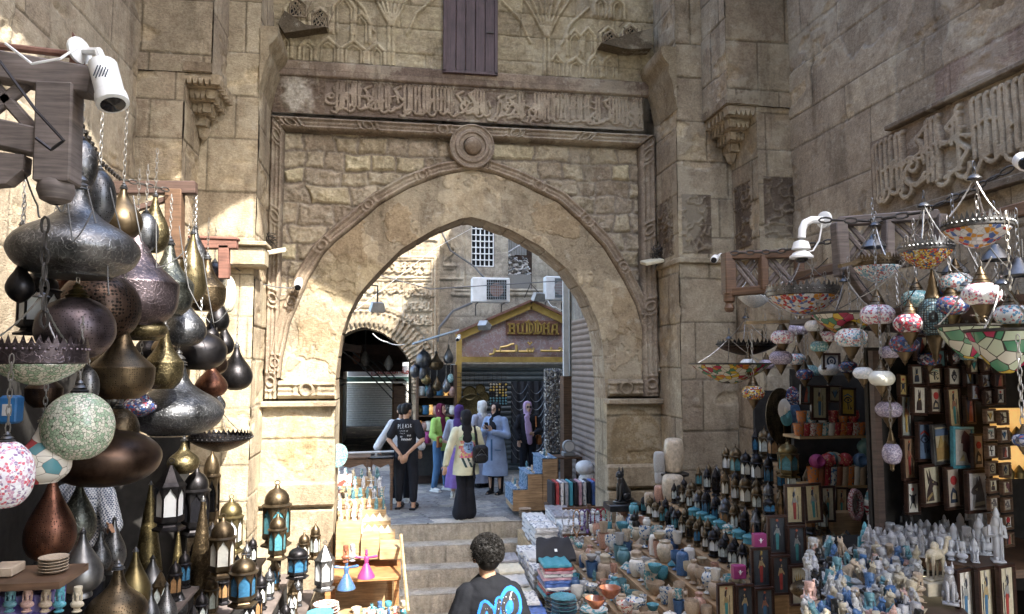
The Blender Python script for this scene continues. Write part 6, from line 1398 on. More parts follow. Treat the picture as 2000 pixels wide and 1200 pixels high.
for px,py,l in ((538,492,'small pale flood lamp tangled in wires on the left frame moulding'),(1272,512,'small pale flood lamp tangled in wires on the right frame moulding')):
    p=at(px,py,9.3); t=thing('ledge_lamp',l,'lamp',p); mb=MB(); mb.box(0,-.03,.0,.26,.22,.05,rx=.25,ry=-.2,bev=.01); part('housing',mb,'paint_cream',t)
    mb=MB(); rs=random.Random(px)
    for k in range(26):
        c_=Vector((-.12*(1 if px<800 else -1)+rs.uniform(-.08,.1),.03,.09+rs.uniform(-.05,.1))); mb.tube([c_+Vector((rs.uniform(-.07,.07),rs.uniform(-.06,.04),rs.uniform(-.07,.07))) for _ in range(4)],.005,4)
    o=part('tangled_wires',mb,'iron',t); o['kind']='stuff'
# ------------------------------------------------------------------ stall fittings, right
rt=thing('market_stall','dark stall interior on the right with plank shelves, behind the mosaic lamps','stall',(4.2,5,-1.2))
mb=MB(); mb.box(XW-.08,5.3,.9,.06,6.2,2.9); pp(mb.build('back_cloth','dark_cloth'),rt)  # near-black backing and rear panel carry the stall's shade in their colour
mb=MB(); mb.box(4.15,6.35,.85,1.0,.05,2.9); pp(mb.build('shade_rear_panel','dark_cloth'),rt)
mb=MB(); mb.box(3.95,3.95,2.72,1.3,3.6,.04,ry=.06); pp(mb.build('canopy_board','dark_wood'),rt)  # hidden board added to darken the stall below
st=thing('display_steps','long stepped wooden stand with pottery and lanterns in front of the right pier','display rack',(2.6,7,-1.2))
TR=[(1.90,-.05,5.75,8.9),(2.15,.14,5.6,8.9),(2.41,.33,5.5,8.8),(2.66,.50,5.45,8.7),(2.91,.68,5.4,8.4),(3.15,.86,5.38,8.3),(3.4,1.03,5.36,8.0),(3.68,1.2,5.6,7.9),(4.0,1.40,6.45,7.8)]
for x,z,y0,y1 in TR:
    mb=MB(); mb.box(x,(y0+y1)/2,(z-1.5)/2-.012,.26,y1-y0,z+1.5,bev=.004); pp(mb.build('tier','ply_wood'),st)
# pottery
rs=random.Random(21)
pm=['glaze_turq','glaze_bluewhite','glaze_mixed','stone_beige','pink_marble','alabaster','glaze_white','glaze_bluewhite','glaze_white','fig_cream','stone_beige','fig_turq','fig_blue','grey_stone']
tn=['lowest','second','third','fourth']
for k in range(4):
    x,z,y0,y1=TR[k]; 
    for c_ in range(2):
        n=24-k; 
        for i in range(n):
            y=y0+.1+(y1-y0-.25)*(i+.5)/n; sh=rs.choice(['cup','jar','vase','goblet','canister','bowl','jar','goblet','cup']); m_=rs.choice(pm); s=rs.uniform(.13,.22); xx=x-.06+.12*c_+rs.uniform(-.012,.012)
            if rs.random()<.27:
                kd=rs.choice(['bust','seat','scarab','pyramid','cat']); FK.put((kd,m_),(xx,y,z),rs.uniform(-2.6,-1),f"{cn[m_]} {kd} souvenir, no. {i+1} of {'outer' if c_==0 else 'inner'} row, {tn[k]} pottery tier",(s*.9,s*.9,s*.8),'souvenirs among the pottery at the right pier'); continue
            dn=cn[m_]; PKd.put((sh,m_),(xx,y,z),rs.uniform(0,6),f"{dn} {PNAME[sh].replace('_',' ')}, no. {i+1} of {'outer' if c_==0 else 'inner'} row, {tn[k]} pottery tier",(s*.8,s*.8,s),'pottery on the stepped stand in front of the right pier')
            if sh in('cup','bowl','jar') and rs.random()<.7:
                s2=s*.8; PKd.put((rs.choice(['cup','bowl','box','jar']),rs.choice(pm)),(xx,y,z+s*.86),rs.uniform(0,6),f"piece stacked on no. {i+1} of {'outer' if c_==0 else 'inner'} row, {tn[k]} pottery tier",(s2*.75,s2*.75,s2*.9),'pottery stacked on other pots at the right pier')
# plates piled at the aisle side and bowls in front
for j,(x,y,z,n,m_,l) in enumerate([(1.62,7.05,-.3,14,'glaze_turq','turquoise ceramic plate in the tall pile right of the shirts'),(1.66,7.55,-.3,12,'glaze_bluewhite','blue and white plate in the pile behind the turquoise plates'),(1.78,6.55,-.2,12,'glaze_mixed','teal speckled plate in the front pile by the terracotta bowls'),(1.7,8.1,-.3,12,'stone_beige','beige stone plate in the pile near the black shirt')]):
    for i in range(n): PKd.put(('plate',m_),(x+rs.uniform(-.01,.01),y,z+i*.034),rs.uniform(0,6),l,(.25,.25,.4),l.split(' in ')[0]+'s in one pile')
for px,py,m_,sh,s,l in ((1163,1188,'terracotta','bowl',.17,'brown terracotta bowl at the bottom edge, left of two'),(1192,1168,'terracotta','bowl',.18,'brown terracotta bowl at the bottom edge, right of two'),(1222,1196,'glaze_redwhite','bowl',.16,'pink and white bowl at the bottom beside the terracotta bowls'),(1240,1190,'glaze_bluewhite','bowl',.16,'blue rimmed bowl at the bottom beside the pink and white one')):
    p=at(px,py,6.1); PKd.put((sh,m_),p,0,l,s)
t=thing('display_table','low plank table carrying folded shirts, plates and bowls right of the steps','table',(1.6,7.7,-1.2)); mb=MB(); mb.box(0,0,.87,.95,3.2,.04); part('tabletop',mb,'ply_wood',t)
for x in(-.42,.42):
    for y in(-1.5,1.5): mb=MB(); mb.box(x,y,.43,.06,.06,.85); part('leg',mb,'ply_wood',t)
# stone vessels against the pilaster
for x0,x1,y0,y1,Y,m_,l in ((1296,1337,856,922,8.25,'alabaster','tall rounded honey coloured stone vessel on the round stand by the pier'),(1276,1300,882,924,8.3,'grey_stone','grey rounded stone jar, upper of two, left of the honey coloured vessel'),(1278,1301,920,945,8.3,'grey_stone','grey rounded stone jar, lower of two, by the pier'),(1292,1338,927,978,8.1,'alabaster','wide brown orange stone vessel, lowest in front of the pier corner'),(1277,1298,948,982,8.2,'pink_marble','brownish squared stone jar under the two grey jars'),(1258,1278,962,990,8.1,'stone_beige','small beige stone jar behind the pottery cups')):
    cx_=(x0+x1)/2; p=at(cx_,y1,Y); W=(x1-x0)*mpp(cx_,y1,Y); H=(at(cx_,y0,Y)-p).z; PKd.put(('stonepot',m_),p,0,l,(W,W,H))
p=at(1317,924,8.25); mb=MB(); mb.lathe([(0,-.03),(.16,-.03),(.17,-.015),(.17,0),(0,0)],24,caps=False); tag(mb.build('round_stand','iron',loc=p),'thin round metal stand between the two big stone vessels','stand')
# cat statue on its vase
p=at(1218,982,8.5); base=p-Vector((0,0,0))
FK.put(('cat','basalt'),p,PI+.5,'black seated cat statue on a dark slab, in front of the right pier',.44)
mb=MB(); mb.box(0,0,-.04,.42,.3,.08,bev=.01); tag(mb.build('stone_slab','basalt',loc=p),'dark stone slab under the black cat statue','slab')
h=.47; PKd.put(('vase','pink_marble'),p-Vector((0,0,.08+h)),0,'tall banded pink marble vase carrying the black cat statue',(.3,.3,h))
FK.put(('cat','basalt'),at(1248,1068,7.9),PI+.3,'smaller black cat statue standing lower, right of the marble vase',.42)
FK.put(('bust','basalt'),at(1328,984,7.7),-PI/2,'black carved queen bust in front of the honey coloured stone vessels',.22)
# lanterns on the upper tiers
rs=random.Random(33)
ln=['lowest','second','third','fourth','top']
for k in range(5):
    x,z,y0,y1=TR[4+k]; n=[15,13,11,9,6][k]
    for c_ in range(2 if k<3 else 1):
        for i in range(n):
            y=y0+.12+(y1-y0-.2)*(i+.5)/n; me_=rs.choice(['black_holes','bronze_plain','bronze_holes','steel_holes','black_holes']); g=rs.choice(gl+['dark_glass']); s_=rs.choice(['dome','dome','spire','wide']); h=rs.uniform(.2,.27)+.03*k; wd=.8
            mn={'black_holes':'black','bronze_plain':'bronze','steel_holes':'steel','bronze_holes':'pierced bronze'}[me_]
            LK.put((s_,me_,g),(x-.055+.115*c_,y,z),rs.uniform(0,1),f"{mn} lantern, {gname.get(g,'dark')} panes, no. {i+1} of {'outer' if c_==0 else 'inner'} row, {ln[k]} tier",(h*wd,h*wd,h),'small lanterns on the right stepped stand')
LP('dome','gold_holes','teal_glass',1518,1562,858,932,5.9,'round brass lantern with cream and blue panes at the end of the top tier')
LP('wide','black_plain','blue_glass',1490,1515,970,1005,5.5,'tiny dark blue house shaped lantern beside the cream framed pictures')
# shelf front goods
for i,(px,py) in enumerate(((1483,1068),(1443,1130))):
    mb=MB(); mb.box(0,0,.05,.1,.05,.1,bev=.004); o=mb.build('gift_box','magenta',loc=at(px,py,5.33)); tag(o,['magenta gift box with a white emblem, upper, at the end of a lantern tier','magenta gift box with a white emblem, lower, at the end of a lantern tier'][i],'box')
    mb=MB(); mb.ell((0,0,.05),(.008,.003,.02),10,6); mb.prism([(-.022,.06),(0,.045),(.022,.06),(0,.052)],.003,(0,0,0)); q=mb.build('emblem','sign_white',o,loc=(0,-.028,0))
rs=random.Random(8)
for i in range(10):
    PKd.put(('box',rs.choice(['glaze_turq','glaze_white','glaze_mixed'])),(3.05,5.45+.2*i,.86),0,f'small marbled stone box, {ORD[i]} from camera, on the edge of the second lantern tier',.14,'marbled boxes on the lantern tiers')
# brass trays and masks
for px,py,w,h,Y,l in ((1521,812,62,108,6.6,'large oval engraved brass tray hanging left, behind the turquoise masks'),(1552,828,56,96,6.5,'large engraved brass tray, right of two, behind the turquoise masks')):
    p=at(px,py,Y); m_=mpp(px,py,Y); mb=MB(); mb.lathe([(0,0),(.42,0),(.45,.02),(.5,.03),(.5,.04),(0,.02)],36,caps=False,axis=(0,-1,0)); o=mb.build('brass_tray','bronze_engrave',loc=p); o.scale=(w*m_,1,h*m_); tag(o,l,'tray')
for i,(px,py,m_) in enumerate(((1533,800,'glaze_white'),(1537,812,'glaze_turq'),(1550,806,'fig_blue'),(1566,826,'glaze_turq'),(1548,776,'mos_dark'))):
    p=at(px,py,6.3); mb=MB(); mb.ell((0,0,0),(.07,.02,.1),14,8); mb.ell((0,-.02,0),(.02,.02,.035)); o=mb.build('wall_mask',m_,loc=p); tag(o,['white oval wall plaque beside the brass trays','turquoise fish shaped plaque beside the brass trays','dark blue round eye plaque over the brass trays','teal leaf shaped mask right of the brass trays','dark patterned drop ornament above the brass trays'][i],'ornament')
# ------------------------------------------------------------------ framed pictures
def motif(kind,w,h,bgc,rs):
    """coloured polygons of a picture in unit of the panel; returns MB with colours"""
    mb=MB(); dk=rs.choice([(.03,.03,.04),(.05,.03,.03),(.02,.03,.06)]); ac=rs.choice([(.35,.05,.04),(.05,.14,.25),(.45,.3,.08),(.06,.25,.25)])
    def P(poly,c,lay=0): mb.cur=c; mb.prism([(x*w,y*h) for x,y in poly],.003,(0,-.004-.0015*lay,0),(1,0,0),(0,0,1))
    def D(cx_,cy_,r,c,lay=0,n=18,e=1): P([(cx_+r*math.cos(2*PI*i/n),cy_+r*w/h*e*math.sin(2*PI*i/n)) for i in range(n)],c,lay)
    if kind=='figure':
        sk=rs.choice([(.35,.16,.1),(.3,.3,.28),(.4,.3,.15)]); fl=rs.choice([-1,1]); P0=P; P=lambda poly,c,lay=0:P0([(fl*x,y) for x,y in poly],c,lay); hd_=rs.random()
        P([(-.06,-.42),(.1,-.42),(.12,.0),(.07,.2),(-.1,.2),(-.1,0)],ac); P([(-.11,.2),(.1,.2),(.06,.05),(-.07,.05)],sk,1); P([(.08,.18),(.26,.05),(.24,.0),(.04,.1)],sk,1); P([(-.1,.19),(-.2,.0),(-.16,-.03),(-.05,.14)],sk,1)
        D(.0,.27,.1,sk,1); P([(-.12,.24),(-.1,.36),(.05,.4),(.02,.3),(-.03,.18)],dk,2); D(.02,.43,.08,(.4,.1,.05),1) if hd_<.4 else P([(-.08,.34),(.07,.36),(.1,.46),(.0,.49),(-.03,.4)],(.55,.5,.42) if hd_<.7 else (.4,.3,.08),2); P([(.24,-.42),(.27,-.42),(.27,.25),(.24,.25)],dk)
    elif kind=='cat':
        P([(-.25,-.4),(.22,-.4),(.2,-.1),(.1,.1),(.12,.2),(.0,.28),(-.1,.2),(-.08,.05),(-.22,-.1)],dk); P([(-.08,.22),(-.06,.42),(.0,.26)],dk); P([(.02,.26),(.1,.4),(.12,.22)],dk); P([(-.07,.05),(.1,.08),(.1,.03),(-.06,.0)],(.5,.35,.1),1)
    elif kind=='catprofile':
        P([(-.2,-.45),(.4,-.45),(.35,-.1),(.25,.15),(.2,.3),(.12,.42),(.06,.25),(-.02,.4),(-.08,.2),(-.3,.08),(-.36,-.02),(-.25,-.08),(-.08,-.08),(-.1,-.2)],(.14,.12,.12)); P([(-.15,.06),(-.02,.1),(-.04,.02)],(.7,.65,.5),1); P([(-.16,-.3),(.36,-.26),(.38,-.36),(-.2,-.4)],(.45,.4,.3),1)
    elif kind=='jackal':
        P([(-.4,-.45),(.1,-.45),(.02,-.1),(.1,-.02),(.42,-.05),(.4,.04),(.12,.12),(-.02,.18),(-.1,.1),(-.3,-.15)],dk); P([(-.12,.1),(-.14,.45),(.0,.16)],dk); P([(-.22,.02),(-.3,.42),(-.12,.12)],dk); P([(-.36,-.36),(-.02,-.2),(.0,-.28),(-.34,-.45)],(.35,.25,.1),1); P([(.02,.08),(.1,.09),(.08,.05)],(.6,.5,.2),1)
    elif kind=='eye':
        P([(-.38,.06),(-.15,.2),(.12,.2),(.38,.04),(.12,-.04),(-.15,-.04)],dk); P([(-.28,.06),(-.1,.14),(.1,.14),(.26,.05),(.1,.0),(-.12,.0)],bgc,1); D(.0,.07,.09,dk,2); P([(-.36,.24),(0,.34),(.36,.22),(.34,.17),(0,.28),(-.34,.2)],ac); P([(-.06,-.04),(-.0,-.34),(.07,-.3),(.03,-.04)],dk); P([(.1,-.04),(.28,-.28),(.38,-.2),(.34,-.28),(.24,-.34)],dk)
    elif kind=='ankh': P([(-.05,-.4),(.05,-.4),(.05,.02),(-.05,.02)],dk); P([(-.25,.0),(.25,.0),(.25,.08),(-.25,.08)],dk); D(0,.24,.17,dk,0,18,1.2); D(0,.24,.09,bgc,1,18,1.4)
    elif kind=='lotus':
        for a in(-.9,-.45,0,.45,.9): P([(0,-.35),(.3*math.sin(a)-.05,.1),(.42*math.sin(a),.34*math.cos(a)+.02),(.3*math.sin(a)+.06,.1)],ac if abs(a)<.5 else dk,0 if a else 1)
    elif kind=='sun': D(.05,.2,.26,(.38,.03,.03)); P([(-.3,-.4),(.3,-.4),(.22,-.1),(-.05,.02),(-.25,-.15)],dk,1); P([(-.2,-.3),(.15,-.3),(.1,-.15),(-.1,-.12)],(.5,.4,.25),2)
    elif kind=='target': D(0,0,.34,dk); D(0,0,.22,bgc,1); D(0,0,.12,dk,2); D(0,0,.05,bgc,3)
    elif kind=='hand': P([(-.2,-.1),(.2,-.1),(.24,.1),(.16,.12),(.14,.3),(.06,.3),(.04,.42),(-.04,.42),(-.06,.3),(-.14,.3),(-.16,.12),(-.24,.1)],dk); P([(-.2,-.1),(.2,-.1),(.0,-.36)],dk); D(0,-.05,.1,bgc,1); D(0,-.05,.05,dk,2)
    elif kind=='face': P([(-.15,-.45),(.3,-.45),(.2,-.2),(.22,.05),(.3,.1),(.22,.2),(.16,.42),(-.12,.45),(-.35,.3),(-.3,-.1)],(.36,.09,.06)); P([(-.4,.5),(.1,.5),(.02,.3),(-.1,.0),(-.2,-.45),(-.45,-.45)],dk,1); P([(.02,.2),(.18,.2),(.14,.15)],dk,2)
    elif kind=='beetle': D(0,-.05,.2,dk,0,18,1.5); D(0,.3,.12,(.4,.05,.04)); P([(-.34,.1),(-.3,.14),(-.05,.05),(-.05,.0)],dk); P([(.34,.1),(.3,.14),(.05,.05),(.05,.0)],dk); P([(-.3,-.35),(-.26,-.38),(-.04,-.1),(-.08,-.06)],dk); P([(.3,-.35),(.26,-.38),(.04,-.1),(.08,-.06)],dk)
    elif kind=='city':
        P([(-.45,-.45),(.45,-.45),(.45,-.1),(-.45,-.1)],(.35,.22,.08)); P([(-.3,-.1),(-.05,.25),(.2,-.1)],(.4,.28,.1),1); P([(.0,-.1),(.2,.12),(.42,-.1)],(.3,.2,.08),2); P([(-.45,.25),(.45,.25),(.45,.45),(-.45,.45)],(.1,.15,.25),1)
    elif kind=='queen': P([(-.3,-.45),(.35,-.45),(.2,-.15),(.0,-.1),(.02,.1),(-.1,.12),(-.05,.3),(.1,.48),(.48,.3),(.42,-.1),(.5,-.45)],(.14,.06,.06)); P([(-.22,-.38),(.1,-.38),(.02,-.2)],(.5,.4,.2),1)
    return mb
pf_n=[0]
def picture(x0,y0,x1,y1,Y,kind,bg,label,frame='frame_wood',fw=None,tilt=0,rz=0,name='framed_picture',cat='picture'):
    cx_,cy_=(x0+x1)/2,(y0+y1)/2; g_=.07 if x0>1740 else .02; x0,x1,y0,y1=x0-g_*(x1-x0),x1+g_*(x1-x0),y0-g_*(y1-y0)*.8,y1+g_*(y1-y0)*.8; p=at(cx_,cy_,Y); W=(x1-x0)*mpp(cx_,cy_,Y)*math.cos(math.atan(p.x/Y)-0)*1.0; W=(at(x1,cy_,Y)-at(x0,cy_,Y)).x; H=(at(cx_,y0,Y)-at(cx_,y1,Y)).z
    t=thing(name,label,cat,p); t.rotation_euler=(0,tilt,rz); fw=fw or min(.022,W*.13); mb=MB()
    mb.box(0,0,H/2-fw/2,W,.028,fw,bev=.003); mb.box(0,0,-H/2+fw/2,W,.028,fw,bev=.003); mb.box(-W/2+fw/2,0,0,fw,.0285,H-2*fw,bev=.003); mb.box(W/2-fw/2,0,0,fw,.0285,H-2*fw,bev=.003); part('frame',mb,frame,t)
    mb=MB(); mb.cur=bg; mb.box(0,0.004,0,W-1.6*fw,.012,H-1.6*fw); part('panel',mb,'attr',t)
    pf_n[0]+=1; mo=motif(kind,W-2*fw,H-2*fw,bg,random.Random(pf_n[0]*7+3)); mo.v=[(a,b_+.001,c_) for a,b_,c_ in mo.v]; part('motif',mo,'attr',t,smooth=False)
    return t
CR=(.55,.50,.36);DK=(.04,.045,.05);WH=(.62,.60,.54);PY=(.52,.42,.24);TL=(.1,.2,.22)
for a in [(1533,947,1569,1024,5.42,'figure',PY,'cream papyrus figure picture, first of the row of four under the cup shelf'),(1571,945,1604,1020,5.44,'figure',PY,'cream papyrus figure picture, second of the row of four under the cup shelf'),(1603,950,1630,1019,5.6,'figure',CR,'cream papyrus figure picture, third of the row of four under the cup shelf'),(1631,953,1655,1016,5.7,'figure',PY,'narrow papyrus picture, fourth of the row of four, beside the red mirror'),
(1499,1007,1537,1083,5.34,'figure',DK,'dark picture of a falcon headed figure in red, at the stand end'),(1538,1027,1573,1104,5.30,'figure',(.06,.07,.08),'dark picture of a pale mummy figure, right of the red falcon figure'),(1467,1070,1505,1147,5.30,'figure',(.05,.06,.07),'dark picture of a white crowned figure, left in its stair row'),(1507,1085,1542,1161,5.24,'figure',DK,'dark picture of a small blue headed figure, right of the white crowned one'),(1543,1105,1576,1182,5.2,'lotus',CR,'pale picture with blue flowers under the dark mummy picture'),(1577,1103,1610,1162,5.2,'figure',(.05,.07,.1),'dark blue picture with an orange haloed figure'),
(1401,1140,1435,1222,5.26,'figure',PY,'cream papyrus picture of a horned figure, bottom row, first'),(1438,1142,1472,1222,5.24,'figure',DK,'dark picture with a reddish figure, bottom row, second'),(1475,1148,1511,1224,5.2,'figure',(.07,.08,.09),'dark picture with a blue headed figure, bottom row, third'),
(1584,754,1616,820,5.9,'figure',(.4,.38,.25),'tall greenish papyrus picture over the mug shelf'),(1563,752,1583,790,5.9,'face',TL,'small tilted picture, leftmost over the mug shelf'),(1617,753,1643,786,5.9,'lotus',(.3,.28,.2),'small tilted picture with a peacock feather motif over the mug shelf'),(1641,758,1670,812,5.8,'eye',(.55,.40,.08),'small gold glowing picture over the mug shelf'),(1606,690,1640,722,5.95,'target',WH,'white tile with round calligraphy emblem high in the stall'),
(1783,657,1814,702,4.62,'face',CR,'picture of a red face profile, top of the picture wall'),(1818,683,1849,718,4.6,'lotus',TL,'small teal picture with an animal, top of the picture wall'),(1852,661,1877,712,4.6,'face',WH,'picture of a seated red figure, top of the picture wall'),(1889,699,1913,729,4.5,'lotus',CR,'small lotus tile near the top of the picture wall'),(1914,695,1935,727,4.48,'queen',(.2,.13,.1),'small brown tile at the top of the tile strings'),
(1775,714,1804,752,4.6,'cat',(.4,.4,.36),'greyish cat picture, left in the second picture row'),(1806,713,1841,751,4.6,'eye',CR,'cream picture with a blue rimmed eye, second picture row'),(1846,717,1879,754,4.58,'hand',WH,'white picture with a black open hand holding an eye'),(1881,714,1905,754,4.55,'lotus',(.3,.36,.42),'bluish picture right of the black open hand'),
(1778,755,1811,809,4.6,'cat',WH,'black sitting cat on white, left part of the picture wall'),(1812,758,1841,806,4.6,'sun',(.5,.45,.36),'picture of a big red sun disc above a crescent'),(1847,760,1878,835,4.56,'figure',PY,'tall plain papyrus picture in the middle of the picture wall'),(1753,733,1773,772,4.62,'beetle',(.5,.38,.15),'narrow beetle picture at the left edge of the picture wall'),(1755,775,1783,851,4.66,'figure',(.35,.38,.36),'tall narrow pale figure picture at the left edge of the picture wall'),(1892,752,1916,782,4.5,'queen',(.35,.38,.45),'small bluish tile with a queen right of the tall papyrus'),(1882,775,1904,826,4.54,'face',(.38,.2,.16),'reddish face picture right of the tall papyrus'),
(1912,730,1938,758,4.48,'jackal',(.28,.3,.34),'small grey jackal tile below the brown tile'),(1938,730,1963,758,4.46,'face',(.25,.15,.08),'small brown face tile at upper right'),(1919,762,1941,791,4.46,'jackal',(.3,.27,.24),'small dim jackal tile above the tile strings'),(1943,759,1963,788,4.44,'beetle',(.45,.42,.36),'small scarab tile above the tile strings'),
(1760,857,1790,934,4.64,'figure',(.3,.2,.12),'tall dark picture with a brown column figure'),(1788,828,1822,898,4.62,'eye',(.12,.18,.28),'blue picture with a white rimmed eye'),(1818,832,1859,903,4.58,'city',(.45,.38,.25),'pale framed picture with pyramids and figures'),(1856,837,1903,911,4.54,'queen',(.5,.48,.44),'picture of a dark queen profile in a bright blue frame'),(1896,850,1924,914,4.5,'sun',(.5,.44,.36),'picture with a pink sun disc over a falcon figure'),
(1797,910,1841,984,4.56,'jackal',CR,'large cream picture of a black jackal head'),(1843,915,1879,991,4.52,'sun',(.5,.42,.34),'tall picture of a red sun above a striped queen'),(1883,922,1934,998,4.46,'catprofile',(.62,.6,.6),'large silver picture of a cat head in profile'),(1767,943,1797,1002,4.62,'beetle',WH,'small upright scarab picture beneath the column figure'),
(1866,1116,1905,1222,3.9,'figure',WH,'tall jackal headed figure picture at bottom right, first of three'),(1906,1112,1944,1222,3.88,'figure',CR,'tall picture with a golden disc queen at bottom right, middle of three'),(1947,1108,1985,1222,3.86,'figure',CR,'tall picture of a dark white crowned figure at bottom right, last of three')]:
    fr='frame_wood'
    if 'bright blue frame' in a[7]: fr='glaze_turq'
    if 'pale framed' in a[7]: fr='silver_plain'
    picture(*a,frame=fr,tilt=random.Random(a[0]).uniform(-.06,.06) if a[1]<1000 and a[0]>1560 else 0,rz=.25 if a[0]>1745 else 0)
for s_,(xa_,ya,xb_,yb) in enumerate(((1920,800,1945,823),(1947,803,1970,826))):
    ks=[['lotus','eye','ankh','target','cat','catprofile','queen','beetle'],['jackal','lotus','face','hand','queen','catprofile','sun','face']][s_]
    for i in range(8): 
        dy=i*34; picture(xa_+i*1.5,ya+dy,xb_+i*1.5,yb+dy+3,4.34-.01*s_,ks[i],[CR,(.55,.5,.42),WH,(.3,.25,.15)][i%4],f"small {ks[i].replace('profile',' head')} tile, {ORD[i]} from the top of the {['left','right'][s_]} hanging tile string",'brown_wood',.014,rz=.3,name='picture_tile',cat='tile')
wbd=thing('display_board','dark board behind the wall of framed pictures on the right','board',(4.0,4.75,.6)); mb=MB(); mb.box(0,0.03,1.05,1.35,.04,1.75,rz=.0); part('panel',mb,'dark_cloth',wbd)
mb=MB(); mb.box(.66,0,.3,.05,.05,3.2); part('post',mb,'dark_wood',wbd); mb=MB(); mb.box(-.66,-.05,.3,.05,.05,3.2); part('post',mb,'dark_wood',wbd)
# ------------------------------------------------------------------ shelves with mugs and pots
def shelf(x0,x1,y,Y,label,d=.28,mat='pale_wood'):
    a=at(x0,y,Y);c=at(x1,y,Y); t=thing('shelf',label,'shelf',((a.x+c.x)/2,Y+d/2,a.z)); mb=MB(); mb.box(0,0,-.012,c.x-a.x,d,.022); part('board',mb,mat,t); return a,c
a,c=shelf(1562,1694,853,5.9,'upper pale plank shelf with a row of painted mugs')
rs=random.Random(4); mm_=['painted_orange','painted_red','glaze_redwhite','painted_orange','glaze_mixed','glaze_white','painted_red']
for i in range(11): f=(i+.5)/11; PKd.put(('cup',mm_[i%7]),(a.x+(c.x-a.x)*f,5.96,a.z),rs.uniform(0,6),f'painted mug, {ORD[i]} from the left on the upper plank shelf',(.12,.12,.13),'painted mugs and cups on the plank shelves')
for i in range(6): f=(i*1.7+1)/11; PKd.put(('cup',mm_[(i+3)%7]),(a.x+(c.x-a.x)*f,5.96,a.z+.115),rs.uniform(0,6),f'painted mug, {ORD[i]} from the left, stacked above the row on the upper shelf',(.11,.11,.12),'painted mugs and cups on the plank shelves')
a,c=shelf(1590,1694,951,5.75,'lower pale plank shelf with orange and red cups')
for i in range(9): f=(i+.5)/9; PKd.put(('cup',['painted_orange','terracotta','painted_red','glaze_bluewhite','terracotta','stone_beige','painted_orange','glaze_white','stone_beige'][i]),(a.x+(c.x-a.x)*f,5.8,a.z),0,f'tall painted cup, {ORD[i]} from the left on the lower plank shelf',(.13,.13,.19),'painted mugs and cups on the plank shelves')
for i in range(7): f=(i+.5)/7; PKd.put(('jar',['magenta','painted_red','fig_turq','painted_orange','fig_cream','painted_red','fig_blue'][i]),(a.x+(c.x-a.x)*f,5.82,a.z+.2),0,f'small jar lying on the cups, {ORD[i]} from the left, lower plank shelf',.13,'jars lying on the lower shelf cups',rot=(1.4,.3,i))
a,c=shelf(1690,1760,900,5.9,'short dark shelf behind the evil eye ornaments',mat='dark_wood')
for i in range(4): f=(i+.5)/4; PKd.put(('vase',['fig_turq','stone_beige','painted_red','glaze_mixed'][i]),(a.x+(c.x-a.x)*f,5.95,a.z),0,f'dim vase, {ORD[i]} from the left on the short dark shelf',.2)
p=at(1724,912,5.5); t=thing('evil_eye_plaque','big dark blue round eye ornament in front of the cups','ornament',p); mb=MB(); mb.lathe([(0,0),(.09,0),(.095,.012),(.085,.02),(0,.025)],28,axis=(0,-1,0),caps=False); part('disc',mb,'mos_dark',t)
mb=MB(); mb.lathe([(0,.027),(.045,.027),(.045,.03),(0,.032)],20,axis=(0,-1,0),caps=False); part('white_ring',mb,'glaze_white',t); mb=MB(); mb.lathe([(0,.033),(.025,.033),(.022,.037),(0,.038)],16,axis=(0,-1,0),caps=False); part('pupil',mb,'blue_glass',t)
for i,(px,py,m_) in enumerate(((1728,940,'fig_turq'),(1742,955,'mos_fire'),(1715,940,'glaze_mixed'))):
    mb=MB(); mb.ell((0,0,0),(.06,.02,.08),12,8); mb.ell((0,-.02,-.0),(.015,.02,.03)); tag(mb.build('wall_mask',m_,loc=at(px,py,5.45)),['turquoise mask under the big blue eye ornament','colourful beaded mask right of the turquoise mask','teal and white mask left of the turquoise mask'][i],'ornament')
for px,py,w,h,m_,l in ((1668,985,28,62,'mos_red','narrow oval mirror in a red beaded frame'),(1709,985,46,74,'mos_star','larger mirror in a black and red triangle patterned frame')):
    Y=5.5; p=at(px,py,Y); k=mpp(px,py,Y); t=thing('wall_mirror',l,'mirror',p); mb=MB(); mb.lathe([(.36,0),(.5,0),(.48,.05),(.38,.05),(.36,.0)],28,axis=(0,-1,0),caps=False); f=part('frame',mb,m_,t); f.scale=(w*k,1,h*k); mb=MB(); mb.lathe([(0,.01),(.37,.01)],28,axis=(0,-1,0),caps=False); mat_simple('mirror',(.35,.34,.3),.08,.9,.2) if 'mirror' not in M else 0; f=part('glass',mb,'mirror',t); f.scale=(w*k,1,h*k)
# beads heap of small stone pyramids
zb=at(1635,1085,5.3).z; pt=thing('bead_tray','dark tray of small polished stone pyramids below the mirrors','tray',at(1638,1080,5.4)); mb=MB(); mb.box(0,.1,-.05,.46,.7,.05,rx=.5); part('tray',mb,'dark_cloth',pt)
rs=random.Random(12); mb=MB()
for i in range(230):
    u=rs.uniform(-.2,.22);v=rs.uniform(-.25,.4); c_=rs.choice([(.12,.16,.2),(.3,.3,.2),(.1,.1,.1),(.35,.36,.36),(.2,.25,.32),(.3,.22,.14)]); mb.cur=c_; s=.013; z=v*.5; mb._add([(u-s,v-s,z),(u+s,v-s,z),(u+s,v+s,z+.008),(u-s,v+s,z+.008),(u,v,z+.03)],[(0,1,4),(1,2,4),(2,3,4),(3,0,4)])
o=part('stone_pyramids',mb,'attr_gloss',pt,smooth=False); o['kind']='stuff'
